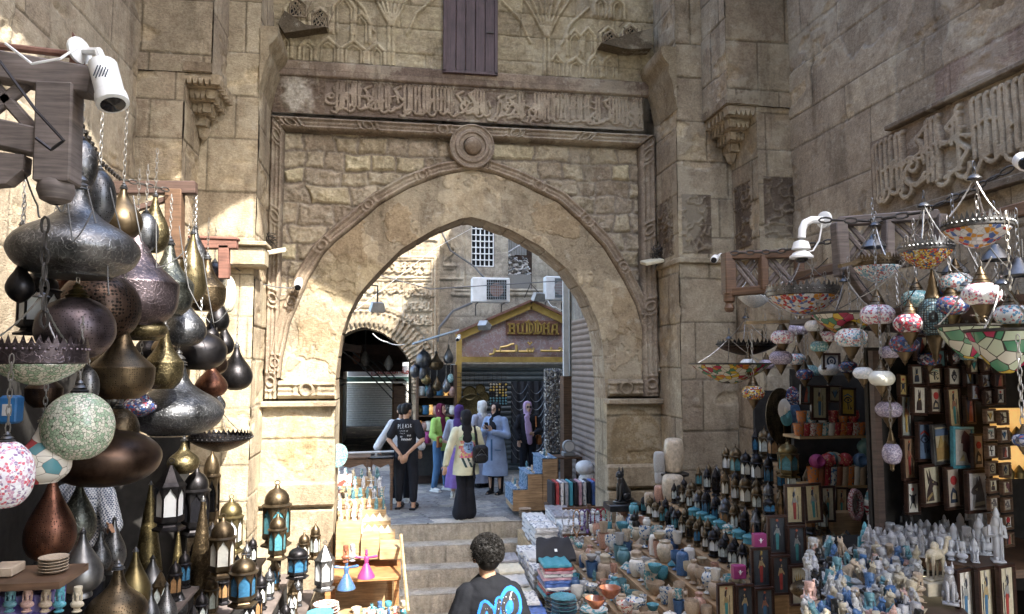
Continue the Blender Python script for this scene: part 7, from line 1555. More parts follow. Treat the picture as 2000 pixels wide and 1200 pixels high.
# ------------------------------------------------------------------ figurine tables
ft=thing('figurine_table','dark wooden table edge carrying silvery and white figurines at lower right','table',at(1800,1090,4.3)); 
TZ=at(1780,1080,4.45).z
mb=MB(); mb.prism([(at(1690,1020,5.3).x,5.3),(at(1690,1020,5.3).x,4.9),(at(1800,1090,4.3).x,4.25),(at(1960,1100,4.05).x,4.0),(4.45,4.0),(4.45,5.3)],.05,(-ft.location.x,-ft.location.y,TZ-.055-ft.location.z),(1,0,0),(0,1,0)); part('tabletop',mb,'brown_wood',ft)
mb=MB(); mb.box(.35,.6,-.75,.9,.7,1.35); part('body',mb,'dark_cloth',ft)
mb=MB(); mb.box(-.1,-.02,-.12,.5,.03,.04,rz=-.5); part('light_strip',mb,'lit_white',ft)
rs=random.Random(15); n_=0
for j in range(8):
    for i in range(9):
        px=1692+i*18+j*4+rs.uniform(-4,4); py=1082-j*12+i*2.0+rs.uniform(-2,2)
        if px>1850 or py>1086: px=min(px,1846)
        p=atZ(px,min(py+4,1088),TZ); 
        if p.y>5.25: p.y=5.2-rs.random()*.3; p.x=p.y*rayx(px)
        kd=rs.choice(['stand','seat','stand','bust','seat','stand']); m_='silver_stone' if j<6 or i<4 else 'fig_blue'; n_+=1
        FK.put((kd,m_),p,-PI/2-.6+rs.uniform(-.4,.4),f"{cn[m_]} pharaonic {dict(stand='standing',seat='seated',bust='bust')[kd]} figurine, row {j+1} place {i+1}, right table",(s2_:=rs.uniform(.13,.18),) and (s2_*1.3,s2_*1.3,s2_),'silvery figurines on the right table')
FK.put(('cat','silver_stone'),atZ(1776,1082,TZ),-2.0,'tallest silvery seated cat at the front of the silvery crowd',.22)
FK.put(('stand','basalt'),atZ(1772,1060,TZ),-2.0,'black standing figurine with arms crossed amid the silvery crowd',.27)
for j,(px,py,kd,h) in enumerate([(1838,1092,'bust',.15),(1858,1094,'bust',.14),(1880,1098,'bust',.14),(1905,1098,'seat',.15),(1840,1076,'seat',.18),(1865,1078,'seat',.19),(1890,1080,'bust',.19),(1915,1082,'seat',.24),(1930,1084,'bust',.2),(1950,1098,'stand',.33),(1878,1058,'seat',.2),(1902,1056,'stand',.3),(1893,1048,'stand',.36),(1912,1050,'stand',.36),(1850,1060,'cat',.17),(1928,1064,'cat',.26),(1942,1072,'seat',.25),(1870,1044,'bust',.18)]):
    p=atZ(px,py,TZ); FK.put((kd,'plaster_white'),p,-2.1,f"white plaster {dict(stand='standing',seat='seated',bust='bust',cat='cat')[kd]} figurine, {ORD[j]} counting from the front of the white group",h,'white plaster figurines on the right table')
FK.put(('camel','fig_cream'),at(1828,1132,4.0),.2,'cream camel figurine on a pale block under the table',.27); mb=MB(); mb.box(0,0,-.04,.22,.14,.08,bev=.006); tag(mb.build('stone_block','fig_cream',loc=at(1828,1132,4.0)),'pale block under the cream camel figurine','block')
FK.put(('cat','silver_stone'),at(1856,1178,3.9),-2.2,'slim grey cat figurine left of the three tall pictures',.25)
# coloured heap
hz=at(1700,1195,3.9).z; ht=thing('figurine_tray','low table under the coloured heap of small figurines at the bottom right','table',(at(1690,1190,4.0).x,4.2,hz)); tp=[(2.55,3.75),(3.2,5.2),(3.95,5.2),(3.2,3.75)]; tp=[(x-ht.location.x,y-4.2) for x,y in tp]; mb=MB(); mb.prism(tp,.05,(0,0,-.055),(1,0,0),(0,1,0)); part('tabletop',mb,'dark_wood',ht); mb=MB(); mb.prism([(x*.95,y*.95) for x,y in tp],1.2,(0,0,-1.26),(1,0,0),(0,1,0)); part('body',mb,'dark_cloth',ht)
rs=random.Random(16)
for j in range(14):
    for i in range(13):
        px=1584+i*17+rs.uniform(-6,6); py=1232-j*11.5+rs.uniform(-4,4)
        if px>1790 and py<1110: continue
        p=atZ(px,py,hz+.012*j)
        if p.y>5.15: continue
        kd=rs.choice(['scarab','bust','seat','bust','cat','scarab','stand','camel']); m_=rs.choice(['fig_blue','fig_turq','fig_pink','fig_cream','grey_stone','grey_stone','silver_stone','basalt','fig_cream','stone_beige']); s=rs.uniform(.10,.15)
        FK.put((kd,m_),p,rs.uniform(-2.6,-1),f"{cn[m_]} {dict(stand='standing',seat='seated').get(kd,kd)} figurine, row {j+1} place {i+1}, coloured heap bottom right",(s*1.35,s*1.35,s),'small coloured figurines in the bottom right heap',rot=(rs.uniform(-.3,.3),rs.uniform(-.3,.3),rs.uniform(-2.6,-1)))
FK.put(('stand','glaze_turq'),at(1692,1110,4.6),-2,'turquoise standing figurine at the corner of the lit glass case',.3)
# dome-shaped shiny things bottom
mb=MB(); mb.ell((0,0,.03),(.14,.1,.06),18,10); tag(mb.build('polished_turtle_shell','bronze_holes',loc=at(1583,1160,4.6)),'brown shell like dish at the stand corner near the bottom','dish')
FK.put(('bust','fig_cream'),at(1592,1200,4.3),-2,'striped pharaoh bust at the bottom beside the shell like dish',.2)
# lit shop glimpses at the far right
for px,py,l in ((1985,830,'glowing gold ornament shelf at the right photo edge, upper'),(1990,905,'glowing gold ornament shelf at the right photo edge, lower')):
    t=thing('lit_showcase',l,'showcase',at(px,py,4.4)); mb=MB(); mb.box(0,0.05,0,.3,.02,.22); part('backlight',mb,'lit_bulb',t)
    for k in range(3): mb=MB(); mb.lathe([(0,0),(.03,0),(.035,.04),(.01,.08),(0,.09)],12,(-.08+.08*k,0,-.1),caps=False); part('gold_ornament',mb,'gold_plain',t)

t=thing('stall_awning','unseen plank awning added beside the camera to keep sun off the right goods','awning',(3.6,1.8,3.3)); mb=MB()  # awning added out of view to block sun on the right goods
for i in range(6): mb.box(-.65+.24*i,0,0,.22,2.0,.03)
part('shade_planks',mb,'grey_wood',t); mb=MB(); mb.box(.7,-.9,-2.3,.08,.08,4.6); part('post',mb,'grey_wood',t)
mb=MB(); mb.box(XW-.1,7.2,.7,.05,1.6,3.0); pp(mb.build('side_cloth','dark_cloth'),rt)  # near-black sheets extend the dark area behind the stall
mb=MB(); mb.box(4.42,8.0,.75,.6,.04,2.7); pp(mb.build('dark_rear_sheet','dark_cloth'),rt)
rs=random.Random(19)
for i in range(12):
    x0=1450+i*44; y0=500+rs.uniform(-20,60)-i*5; Y=YX(x0,3.1); Y2_=YX(min(x0+150,1990),3.2)
    cable(f"thin wire sagging between the mosaic lamp hooks, {ORD[i]} from the left",[(x0,y0,Y),(x0+rs.uniform(50,80),y0+rs.uniform(30,110),(Y+Y2_)/2),(min(x0+rs.uniform(110,160),1995),y0+rs.uniform(-20,60),Y2_)],.0035,rs.choice(['cable','black_plastic','pale_cable']),.03)
for i in range(9):
    x0=35+i*45; y0=300+i*22+rs.uniform(-30,30); Y=YX(x0,-1.6)
    cable(f"thin wire dangling among the left metal lamps, {ORD[i]} from the left",[(x0,y0,Y),(x0+20+rs.uniform(-20,20),y0+rs.uniform(80,160),Y),(x0+rs.uniform(30,60),y0+rs.uniform(60,220),Y)],.004,'cable',.02)
# ================================================================== shirts, beads, small stand
rs=random.Random(40)
def mk_shirt(key):
    mat,seed=key; r=random.Random(seed); mb=MB(); n=14;m_=10; vs=[];top=[]
    def hgt(i,j): return 0
    import itertools
    W,D,H=.30,.36,.036
    ed=[r.uniform(-.008,.008) for _ in range(60)]
    for lay in range(4):
        z=[0,.006,H-.006,H][lay]; ins=[.012,0,0,.014][lay]
        for j in range(m_+1):
            for i in range(n+1):
                x=-W/2+W*i/n; y=-D/2+D*j/m_
                if lay in(0,3) or i in(0,n) or j in(0,m_):
                    pass
                vs.append((x*(1-ins*2/W)+ed[i+j]*.3,y*(1-ins*2/D)+ed[j+20]*.3,z+(.006*math.sin(i*1.3+seed)+.004*math.sin(j*1.9+i))*(lay==3)))
    k=(n+1)*(m_+1); idx=lambda l,i,j:l*k+j*(n+1)+i; fs=[]
    for j in range(m_):
        for i in range(n): fs.append((idx(3,i,j),idx(3,i+1,j),idx(3,i+1,j+1),idx(3,i,j+1))); fs.append((idx(0,i,j),idx(0,i,j+1),idx(0,i+1,j+1),idx(0,i+1,j)))
    for l in range(3):
        for i in range(n): fs.append((idx(l,i,0),idx(l,i+1,0),idx(l+1,i+1,0),idx(l+1,i,0))); fs.append((idx(l,i+1,m_),idx(l,i,m_),idx(l+1,i,m_),idx(l+1,i+1,m_)))
        for j in range(m_): fs.append((idx(l,0,j+1),idx(l,0,j),idx(l+1,0,j),idx(l+1,0,j+1))); fs.append((idx(l,n,j),idx(l,n,j+1),idx(l+1,n,j+1),idx(l+1,n,j)))
    mb._add(vs,fs); o=mb.build('folded_shirt',mat,ang=60); tag(o,'folded shirt','folded shirt'); return o
mat_simple('shirt_white',(.66,.65,.62),.35,var=.12,sc=14,bumpst=.5,bsc=26); mat_simple('shirt_cream',(.66,.61,.46),.6,var=.12,sc=14,bumpst=.4); mat_simple('shirt_blue',(.08,.16,.42),.35,var=.4,sc=14,bumpst=.4,bsc=26); mat_simple('shirt_red',(.38,.05,.05),.5,var=.3,bumpst=.4); mat_simple('shirt_yellow',(.55,.36,.08),.5,bumpst=.4); mat_simple('shirt_cyan',(.06,.30,.38),.5,var=.1,bumpst=.4); mat_simple('shirt_grey',(.30,.30,.32),.3,var=.35,sc=16,bumpst=.5); mat_simple('shirt_pink',(.52,.32,.36),.3,var=.3,sc=14,bumpst=.5); mat_simple('shirt_black',(.018,.018,.022),.75,bumpst=.3)
SK=Kind(mk_shirt)
def shirts(x,y,z,n,mats,where,group,s=1.0,rz=0):
    for i in range(n):
        m_=mats(i,n); nm={'shirt_white':'white','shirt_cream':'cream','shirt_blue':'blue','shirt_red':'red','shirt_yellow':'yellow','shirt_cyan':'turquoise','shirt_grey':'grey','shirt_pink':'pink','newsprint':'white printed'}[m_]
        pos='topmost of' if i==n-1 else ('second from the top of' if i==n-2 else 'lower in')
        SK.put((m_,(i*3+int(x*10))%4),(x+rs.uniform(-.012,.012),y+rs.uniform(-.012,.012),z+i*.033*s),rz+rs.uniform(-.05,.05),f"wrapped {nm} shirt, {pos} {where}",s,group if pos=='lower in' else None)
W=lambda i,n:['shirt_white','newsprint','shirt_white','shirt_grey'][(i*7)%4 if i%5 else 0]
shelfz=.02
# upper cardboard platform inside the right jamb
mb=MB(); mb.box(2.25,10.05,(.02-1.4)/2+.0,.95,1.3,1.42,bev=.01); tag(mb.build('cardboard_box','pale_wood',loc=(0,0,0)),'long brown cardboard box under the upper shirt stacks at the right jamb','box')
k=0
for (x,y,n) in ((1.95,9.62,8),(2.3,9.6,9),(2.62,9.62,10),(1.95,10.02,8),(2.3,10.02,10),(2.62,10.02,11),(1.98,10.42,7),(2.32,10.42,10)):
    k+=1; shirts(x,y,.03,n,W,f"{['front left','front middle','front right','middle left','centre','middle right','rear left','rear right'][k-1]} cardboard box stack",'plastic wrapped shirts in the upper stacks by the right jamb')
    W=lambda i,n:['shirt_white','newsprint','shirt_white','shirt_grey'][(i*7)%4 if i%5 else 0]
k=0
for (x,y,n,mf) in ((1.36,9.15,10,'w'),(1.70,9.2,12,'w'),(1.36,8.77,9,'c'),(1.70,8.8,13,'w'),(1.36,8.39,8,'c'),(1.70,8.4,12,'w'),(1.36,8.0,7,'c')):
    k+=1; shirts(x,y,-.3,n,(lambda i,n_:['shirt_cream','shirt_white'][i%2]) if mf=='c' else W,f"{ORD[k-1]} lower stack by the steps",'plastic wrapped shirts in the lower stacks beside the steps')
Z2=-.3
cols=[['shirt_grey','shirt_white','shirt_yellow','shirt_red','shirt_white','shirt_pink','shirt_cyan','shirt_white','newsprint','shirt_blue','newsprint'],['shirt_white','shirt_cyan','shirt_red','shirt_white','shirt_blue','shirt_blue','shirt_pink','newsprint','shirt_pink','shirt_red','shirt_cyan']]
for j,(x,y,z,n,w_) in enumerate(((1.30,7.45,-.3,11,'farther stack behind the young man'),(1.30,7.05,-.3,10,'nearer stack behind the young man'),(1.68,7.7,-.02,11,'stack under the black shirt'),)):
    shirts(x,y,z,n,(lambda i,n_,c=cols[0 if j<2 else 1]:c[i%11]),w_,'coloured shirts in the front stacks')
# black shirt draped over a rack
t=thing('draped_shirt','black T-shirt with a white label draped over a rack above the coloured shirts','shirt',(1.72,7.92,.36)); mb=MB(); vs=[];fs=[]
for j in range(9):
    for i in range(13):
        u=-.26+.52*i/12; v=j/8; vs.append((u*.68*(1+.25*v),.12-.24*v,.14-.19*v*v+.010*math.sin(i*1.1+j)))
fs=[(j*13+i,j*13+i+1,(j+1)*13+i+1,(j+1)*13+i) for j in range(8) for i in range(12)]; mb._add(vs,fs); b_=len(mb.v); mb._add([(x,y+.02,z-.03) for x,y,z in vs],[f[::-1] for f in fs]); part('cloth',mb,'shirt_black',t)
mb=MB(); mb.box(.0,-.08,.05,.03,.004,.035,rx=-.9); part('label_patch',mb,'sign_white',t)
# bead strands on a stand at the jamb
bs=thing('bead_stand','wooden peg stand carrying glass bead necklaces at the right jamb','stand',(2.45,9.2,-1.2)); mb=MB(); mb.box(0,0,.9,.05,.05,1.85); part('post',mb,'brown_wood',bs)
for z,l in ((1.78,.7),(1.45,.7),(1.15,.6)): mb=MB(); mb.box(0,-.02,z,l,.03,.03); part('peg_bar',mb,'brown_wood',bs)
for k_,c_ in dict(red=(.3,.02,.04),violet=(.14,.08,.22),clear=(.6,.6,.62),green=(.15,.35,.3),amber=(.45,.25,.12)).items(): mat_simple('bead_'+k_,c_,.12,var=.5,sc=50)
def mk_beads(key):
    r=random.Random(len(key[0])*7+key[1]); mb=MB(); n=30; h=.22+.04*key[1]; mb.tube([(.045*math.sin(2*PI*i/24),0,-h/2+h/2*math.cos(2*PI*i/24)) for i in range(24)],.004,4,True)
    for i in range(n):
        a=2*PI*i/n; s=r.uniform(.007,.013); mb.ell((.045*math.sin(a),r.uniform(-.01,.01),-h/2+h/2*math.cos(a)),(s,s,s),7,5)
    mb.ell((0,0,-h-.02),(.02,.02,.025),8,6); o=mb.build('bead_necklace','bead_'+key[0],ang=60); return tag(o,'bead necklace','necklace')
BK=Kind(mk_beads)
for j,(z,l) in enumerate(((.57,.7),(.24,.7),(-.06,.6))):
    for i in range(10): c_=['clear','red','violet','clear','green','clear','amber','clear','red','violet'][(i*3+j)%10]; BK.put((c_,(i+j)%3),(2.45-l/2+l*(i+.5)/10,9.14,z),rs.uniform(-.4,.4),f"{c_} bead necklace, {ORD[i]} from the left on the {['top','middle','bottom'][j]} peg bar",None,'bead necklaces on the peg stand')
# books or scarves in plastic
bk=thing('scarf_rack','wooden tray of upright scarf packets at the right jamb','rack',(2.75,10.75,-.3)); mb=MB(); mb.box(-.1,0,.62,.85,.42,.04); part('tray',mb,'brown_wood',bk); mb=MB(); mb.box(-.1,0,.1,.8,.38,1.0); part('body',mb,'dark_cloth',bk)
for i in range(12):
    m_=['shirt_black','shirt_red','newsprint','shirt_grey','shirt_cyan','shirt_black','shirt_pink','newsprint','shirt_black','shirt_blue','shirt_red','newsprint'][i]; mb=MB(); mb.box(0,0,.17,.045,.34,.34,bev=.008); o=mb.build('scarf_packet',m_,loc=(2.28+.068*i,10.72,.345)); tag(o,f"upright scarf packet, {ORD[i]} from the left in the tray by the right jamb",'packet')
mb=MB(); rs2=random.Random(2)
for i in range(3): mb.ell((.0+.05*(i%2),.0,.12+.15*i),(.17,.16,.12),14,9,(rs2.uniform(-.3,.3),rs2.uniform(-.3,.3),0))
tag(mb.build('plastic_bag','shirt_white',loc=(2.98,11.35,.35)),'bulging white plastic bag piled behind the scarf packets at the right jamb','bag')
# brown stand with blue cloth steps
a=at(1048,975,11.7); cs=thing('stepped_stand','plywood stepped stand with blue woven cloth and small souvenirs, on the paving at right','display stand',(2.3,12.0,0))
for k,(x,z) in enumerate(((1.98,.42),(2.22,.66),(2.46,.9))):
    mb=MB(); mb.box(x-2.3,0,z/2+.04,.25,.75,z-.08); part('step_box',mb,'ply_wood',cs); mb=MB(); mb.box(x-2.3-.02,0,z-.0,.262,.78,.012); mb.box(x-2.3-.128,0,z-.12,.012,.76,.24); part('step_cloth',mb,'cloth_blue',cs)
    for i in range(6): 
        m_=rs.choice(['fig_cream','glaze_white','glaze_bluewhite','fig_turq','stone_beige']); FK.put((rs.choice(['scarab','bust','seat','cat']),m_),(x-.02,11.7+.12*i,z+.006),rs.uniform(-2.5,-1),f"{cn[m_]} trinket, {ORD[i]} from the front on the {['lowest','middle','top'][k]} blue cloth step",.12,'trinkets on the blue cloth steps')
sh_=thing('shoe_pile','x x x x','pile'); bpy.data.objects.remove(sh_)
for i in range(5): PKd.put(('plate','stone_beige'),(2.02,11.45,.004+.03*i),0,'flat beige dish in the low pile on the paving at the stand foot',(.2,.2,.4),'flat dishes at the foot of the blue cloth stand')
# side table with a scale
t=thing('side_table','wooden side table with thin legs right of the blue cloth stand','table',(2.86,12.1,0)); mb=MB(); mb.box(0,0,.86,.5,.4,.03); part('tabletop',mb,'brown_wood',t)
for x in(-.21,.21):
    for y in(-.16,.16): mb=MB(); mb.box(x,y,.42,.035,.035,.84); part('leg',mb,'brown_wood',t)
t=thing('kitchen_scale','round faced grey scale on the side table','scale',(2.86,12.0,.875)); mb=MB(); mb.box(0,.05,.04,.2,.18,.08,bev=.015); part('base',mb,'grey_metal',t); mb=MB(); mb.lathe([(0,0),(.1,0),(.105,.04),(.1,.1),(0,.11)],22,(0,.06,.17),axis=(0,-1,0),caps=False); part('drum',mb,'grey_metal',t); mb=MB(); mb.lathe([(0,.112),(.08,.112)],22,(0,.06,.17),axis=(0,-1,0),caps=False); part('dial',mb,'white_paint',t)
# bead curtain column and chain veil
mat_mosaic('shells',[(.55,.52,.46),(.10,.10,.11),(.35,.34,.33),(.65,.62,.56),(.2,.19,.2)],22,(.05,.05,.05),.05,.4)
a=at(1064,885,13.3);c=at(1099,722,13.3); t=thing('shell_curtain','tall hanging curtain of grey shells and coins beside the brown column','curtain',((a.x+c.x)/2,13.3,a.z)); W_=c.x-a.x;H_=c.z-a.z; rs2=random.Random(6)
for i in range(8):
    mb=MB(); x=-W_/2+W_*(i+.5)/8; z=H_
    while z>0: mb.ell((x+rs2.uniform(-.008,.008),rs2.uniform(-.03,.02),z),(.022,.012,.02),7,5,(rs2.uniform(-1,1),0,rs2.uniform(-1,1))); z-=.027
    part('strand',mb,'shells',t)
mb=MB(); mb.box(0,.05,H_/2,W_,.03,H_); part('backing',mb,'shells',t)
a=at(998,905,15.9);c=at(1062,745,15.9); t=thing('chain_veil','black veil draped with silver chains hanging on the shop shutter','cloth',((a.x+c.x)/2,15.9,a.z)); W_=c.x-a.x;H_=c.z-a.z
mb=MB(); vs=[(-W_/2+W_*i/24,.02*math.sin(i*1.2),z) for z in(0,H_) for i in range(25)]; mb._add(vs,[(i,i+1,26+i,25+i) for i in range(24)]); part('cloth',mb,'shirt_black',t)
for j in range(9):
    for s in range(2):
        mb=MB(); x0=-W_/2+W_/2*s; mb.tube([(x0+W_/2*k/8,-.04,H_*(.97-.1*j)-.22*4*(k/8)*(1-k/8)) for k in range(9)],.007,4); part('chain',mb,'silver_plain',t)
# trays and magnet board on the shutter
for px,py,r,l in ((917,768,.16,'round brass tray on the shop shutter, upper left'),(938,760,.11,'small brass tray on the shop shutter, upper right'),(922,798,.32,'big ribbed round tray on the shop shutter'),(945,775,.12,'small brass tray above the white headscarf')):
    mb=MB(); mb.lathe([(0,0),(r*.85,0),(r,.03),(r*.97,.04),(r*.8,.015),(0,.012)],26,axis=(0,-1,0),caps=False); tag(mb.build('brass_tray','gold_engrave',loc=at(px,py,15.9)),l,'tray')
t=thing('magnet_board','board of cream and blue souvenir magnets on the shop shutter','board',at(973,770,15.9)); mb=MB(); mb.box(0,0,0,.4,.02,.5); part('board',mb,'dark_cloth',t)
rs2=random.Random(5)
for i in range(6):
    for j in range(8):
        mb=MB(); mb.ell((-.17+.068*i,-.02,-.21+.06*j),(.026,.014,.022),8,5,(0,rs2.uniform(0,3),0)); part('magnet',mb,'fig_turq' if j<3 else rs2.choice(['fig_cream','shirt_yellow','shirt_black']),t)
t=thing('wire_grid','dark wire display grid on the shop shutter','grid',at(940,742,15.95)); mb=MB()
for i in range(12): mb.tube([(-.55+.1*i,0,-.15),(-.55+.1*i,0,.15)],.006,4)
for i in range(4): mb.tube([(-.55,0,-.15+.1*i),(.55,0,-.15+.1*i)],.006,4)
part('wires',mb,'iron',t)
# lamps shop on the left of the pediment
cb=thing('goods_cabinet','open dark cabinet with lit shelves of lamps and glass left of the gold post','cabinet',(at(852,900,15.6).x,15.6,0)); W_=at(890,800,15.6).x-at(815,800,15.6).x
mb=MB(); mb.box(0,.45,1.3,W_,.04,2.2); part('back',mb,'dark_cloth',cb)
for s in(-1,1): mb=MB(); mb.box(s*W_/2,.22,1.2,.05,.45,2.4); part('side',mb,'brown_wood',cb)
for z in(.45,.98,1.32,1.72): mb=MB(); mb.box(0,.22,z,W_,.42,.03); part('shelf',mb,'brown_wood',cb)
mb=MB(); mb.box(0,-.1,.2,W_+.15,.9,.4); part('plinth',mb,'dark_wood',cb)
cx0=cb.location.x
for j,(z,n) in enumerate(((.46,5),(1.0,8),(1.335,7),(1.735,6))):
    for i in range(n):
        m_=['milk_glass','fig_turq','lit_bulb','silver_holes','gold_holes','fig_pink','frost','blue_glass'][(i*3+j*2)%8]; sh=['stonepot','vase','jar'][(i+j)%3]; dn={'milk_glass':'cream','fig_turq':'turquoise','lit_bulb':'glowing amber','silver_holes':'silver','gold_holes':'gold','fig_pink':'rosy','frost':'frosted','blue_glass':'blue'}[m_]
        PKd.put((sh,m_),(cx0-W_/2+W_*(i+.5)/n,15.72,z+.01),0,f"{dn} {PNAME[sh].replace('_',' ')}, {ORD[i]} from the left on cabinet shelf {['at the bottom','two','three','at the top'][j]}",.2,'glassware on the lit cabinet shelves')
for x0,x1,y0,y1,sh,m_,l in ((812,842,686,720,'globe','steel_plain','round grey metal lamp under the blue awning, left'),(838,866,690,723,'bell','bronze_plain','brown bell lamp under the blue awning, middle'),(866,886,676,710,'drop','silver_plain','silver teardrop lamp under the blue awning, nearest the gold border'),(800,820,712,738,'globe','steel_plain','dark round lamp lower left under the blue awning'),(816,834,715,742,'globe','steel_plain','dark round lamp lower middle under the blue awning'),(822,842,725,752,'tear','gold_holes','small gold pierced lamp under the round ones'),(862,880,735,768,'tear','silver_plain','silver tear lamp above the cabinet, right'),(874,886,730,748,'globe','mos_teal','small teal mosaic ball lamp by the gold post'),(845,862,735,765,'onion','bronze_plain','bronze onion lamp above the cabinet, middle'),(832,848,750,778,'onion','black_plain','dark onion lamp above the cabinet, left')):
    hlamp((x0,x1,y0,y1),15.1,sh,m_,l,chain=.25,group='metal lamps under the blue awning')
gt=thing('glass_table','small dark table with pastel glass eggs in front of the lit cabinet','table',(at(838,900,14.9).x,14.9,0)); mb=MB(); mb.box(0,0,.82,.75,.4,.03); part('tabletop',mb,'dark_wood',gt); mb=MB(); mb.box(0,.05,.5,.7,.3,.6); part('body',mb,'dark_cloth',gt)
for i,(m_,dn) in enumerate((('glaze_mixed','teal'),('fig_turq','turquoise'),('magenta','pink'),('fig_cream','cream'),('mos_lilac','lilac'))): PKd.put(('jar',m_),(gt.location.x-.3+.13*i,14.82,.836),0,f"{dn} glass egg vase, {ORD[i]} from the left on the small dark table",(.16,.16,.24))
# two carved tables at the lane edge
for px,l in ((700,'dark carved table with turned legs at the lane edge, left, partly behind the pier'),(744,'dark carved table with turned legs and glass top, beside the man in black')):
    Y=12.55; a=at(px,893,Y); t=thing('carved_table',l,'table',(a.x-(.13 if px==700 else 0),Y,0)); hw=.3 if px==700 else .18; H_=a.z
    mb=MB(); mb.box(0,.1,H_,hw*2+.06,.5,.03,bev=.006); part('tabletop',mb,'dark_glass' if px==744 else 'brown_wood',t)
    mb=MB(); mb.prism([(-hw,H_-.02),(hw,H_-.02),(hw,H_-.2),(hw*.7,H_-.1),(0,H_-.16),(-hw*.7,H_-.1),(-hw,H_-.2)],.03,(0,-.1,0)); part('carved_apron',mb,'brown_wood',t,smooth=False)
    for x in(-hw,hw):
        for y in(-.12,.3): mb=MB(); mb.lathe([(.03,0),(.02,.02),(.028,.1),(.02,.14),(.032,.3),(.022,.45),(.035,H_-.25),(.025,H_-.22),(.035,H_-.18),(.035,H_-.02)],8,(x,y,0),caps=False); part('leg',mb,'brown_wood',t)
t=thing('hand_rail','white metal rail above the carved tables at the lane edge','rail',at(735,885,12.8)); mb=MB(); mb.tube([(-.9,0,0),(.3,0,.02)],.02,6); part('bar',mb,'white_paint',t)
for x in (-.85,.0): mb=MB(); mb.tube([(x,0,-.9),(x,0,0)],.02,6); part('post',mb,'white_paint',t)
# ================================================================== people
mat_simple('skin_tan',(.42,.24,.15),.5,var=.08,spec=.3); mat_simple('skin_light',(.52,.33,.23),.5,var=.08,spec=.3)
mat_simple('hair_black',(.007,.006,.005),.6,var=.4,sc=60,bumpst=.6,bsc=90,spec=.25)
for k_,c_ in dict(tee_black=(.016,.016,.019),trouser_black=(.014,.015,.02),white_shirt=(.6,.6,.6),lime=(.33,.52,.13),maroon=(.10,.012,.035),jeans=(.06,.13,.23),cream_shirt=(.62,.60,.42),hijab_black=(.015,.015,.018),coat_blue=(.27,.34,.48),lilac=(.42,.29,.42),purple=(.22,.14,.40),purple_dark=(.07,.035,.14),hijab_cream=(.60,.58,.54),shawl=(.42,.43,.52),skirt_pale=(.32,.34,.42),shoe_white=(.6,.6,.56),boot_black=(.014,.014,.016),boy_tee=(.008,.009,.012),check=(.3,.33,.4),tan_leather=(.32,.12,.04),pale_skirt=(.55,.54,.44)).items(): mat_simple(k_,c_,.85 if 'boot' not in k_ else .3,var=.2,sc=5,bumpst=.35,bsc=130,spec=.2)
m,nt,b=new_mat('checked cotton'); v=tc(nt,1); 
s1=nt.nodes.new('ShaderNodeTexChecker'); s1.inputs['Scale'].default_value=70; s1.inputs[1].default_value=(.5,.52,.55,1); s1.inputs[2].default_value=(.08,.1,.15,1); L(nt,v,s1.inputs[0]); L(nt,s1.outputs[0],b.inputs['Base Color']); b.inputs['Roughness'].default_value=.85; M['check']=m
m,nt,b=new_mat('striped shawl'); t_=nt.nodes.new('ShaderNodeTexWave'); t_.inputs['Scale'].default_value=14; t_.bands_direction='Z'; L(nt,tc(nt,1),t_.inputs[0]); r=ramp(nt,[(.6,(.5,.5,.56)),(.7,(.12,.13,.2))]); L(nt,t_.outputs[0],r.inputs[0]); L(nt,r.outputs[0],b.inputs['Base Color']); b.inputs['Roughness'].default_value=.9; M['shawl']=m
def remeshed(o,vox,it=6,disp=0):
    m=o.modifiers.new('remesh','REMESH'); m.mode='VOXEL'; m.voxel_size=vox; m.use_smooth_shade=True
    s=o.modifiers.new('smooth','SMOOTH'); s.factor=.6; s.iterations=it
    if disp:
        tx=bpy.data.textures.get('folds') or bpy.data.textures.new('folds','CLOUDS'); tx.noise_scale=.11; tx.noise_depth=2
        d=o.modifiers.new('folds','DISPLACE'); d.texture=tx; d.strength=disp; d.mid_level=.5; d.texture_coords='LOCAL'
    return o
V=Vector
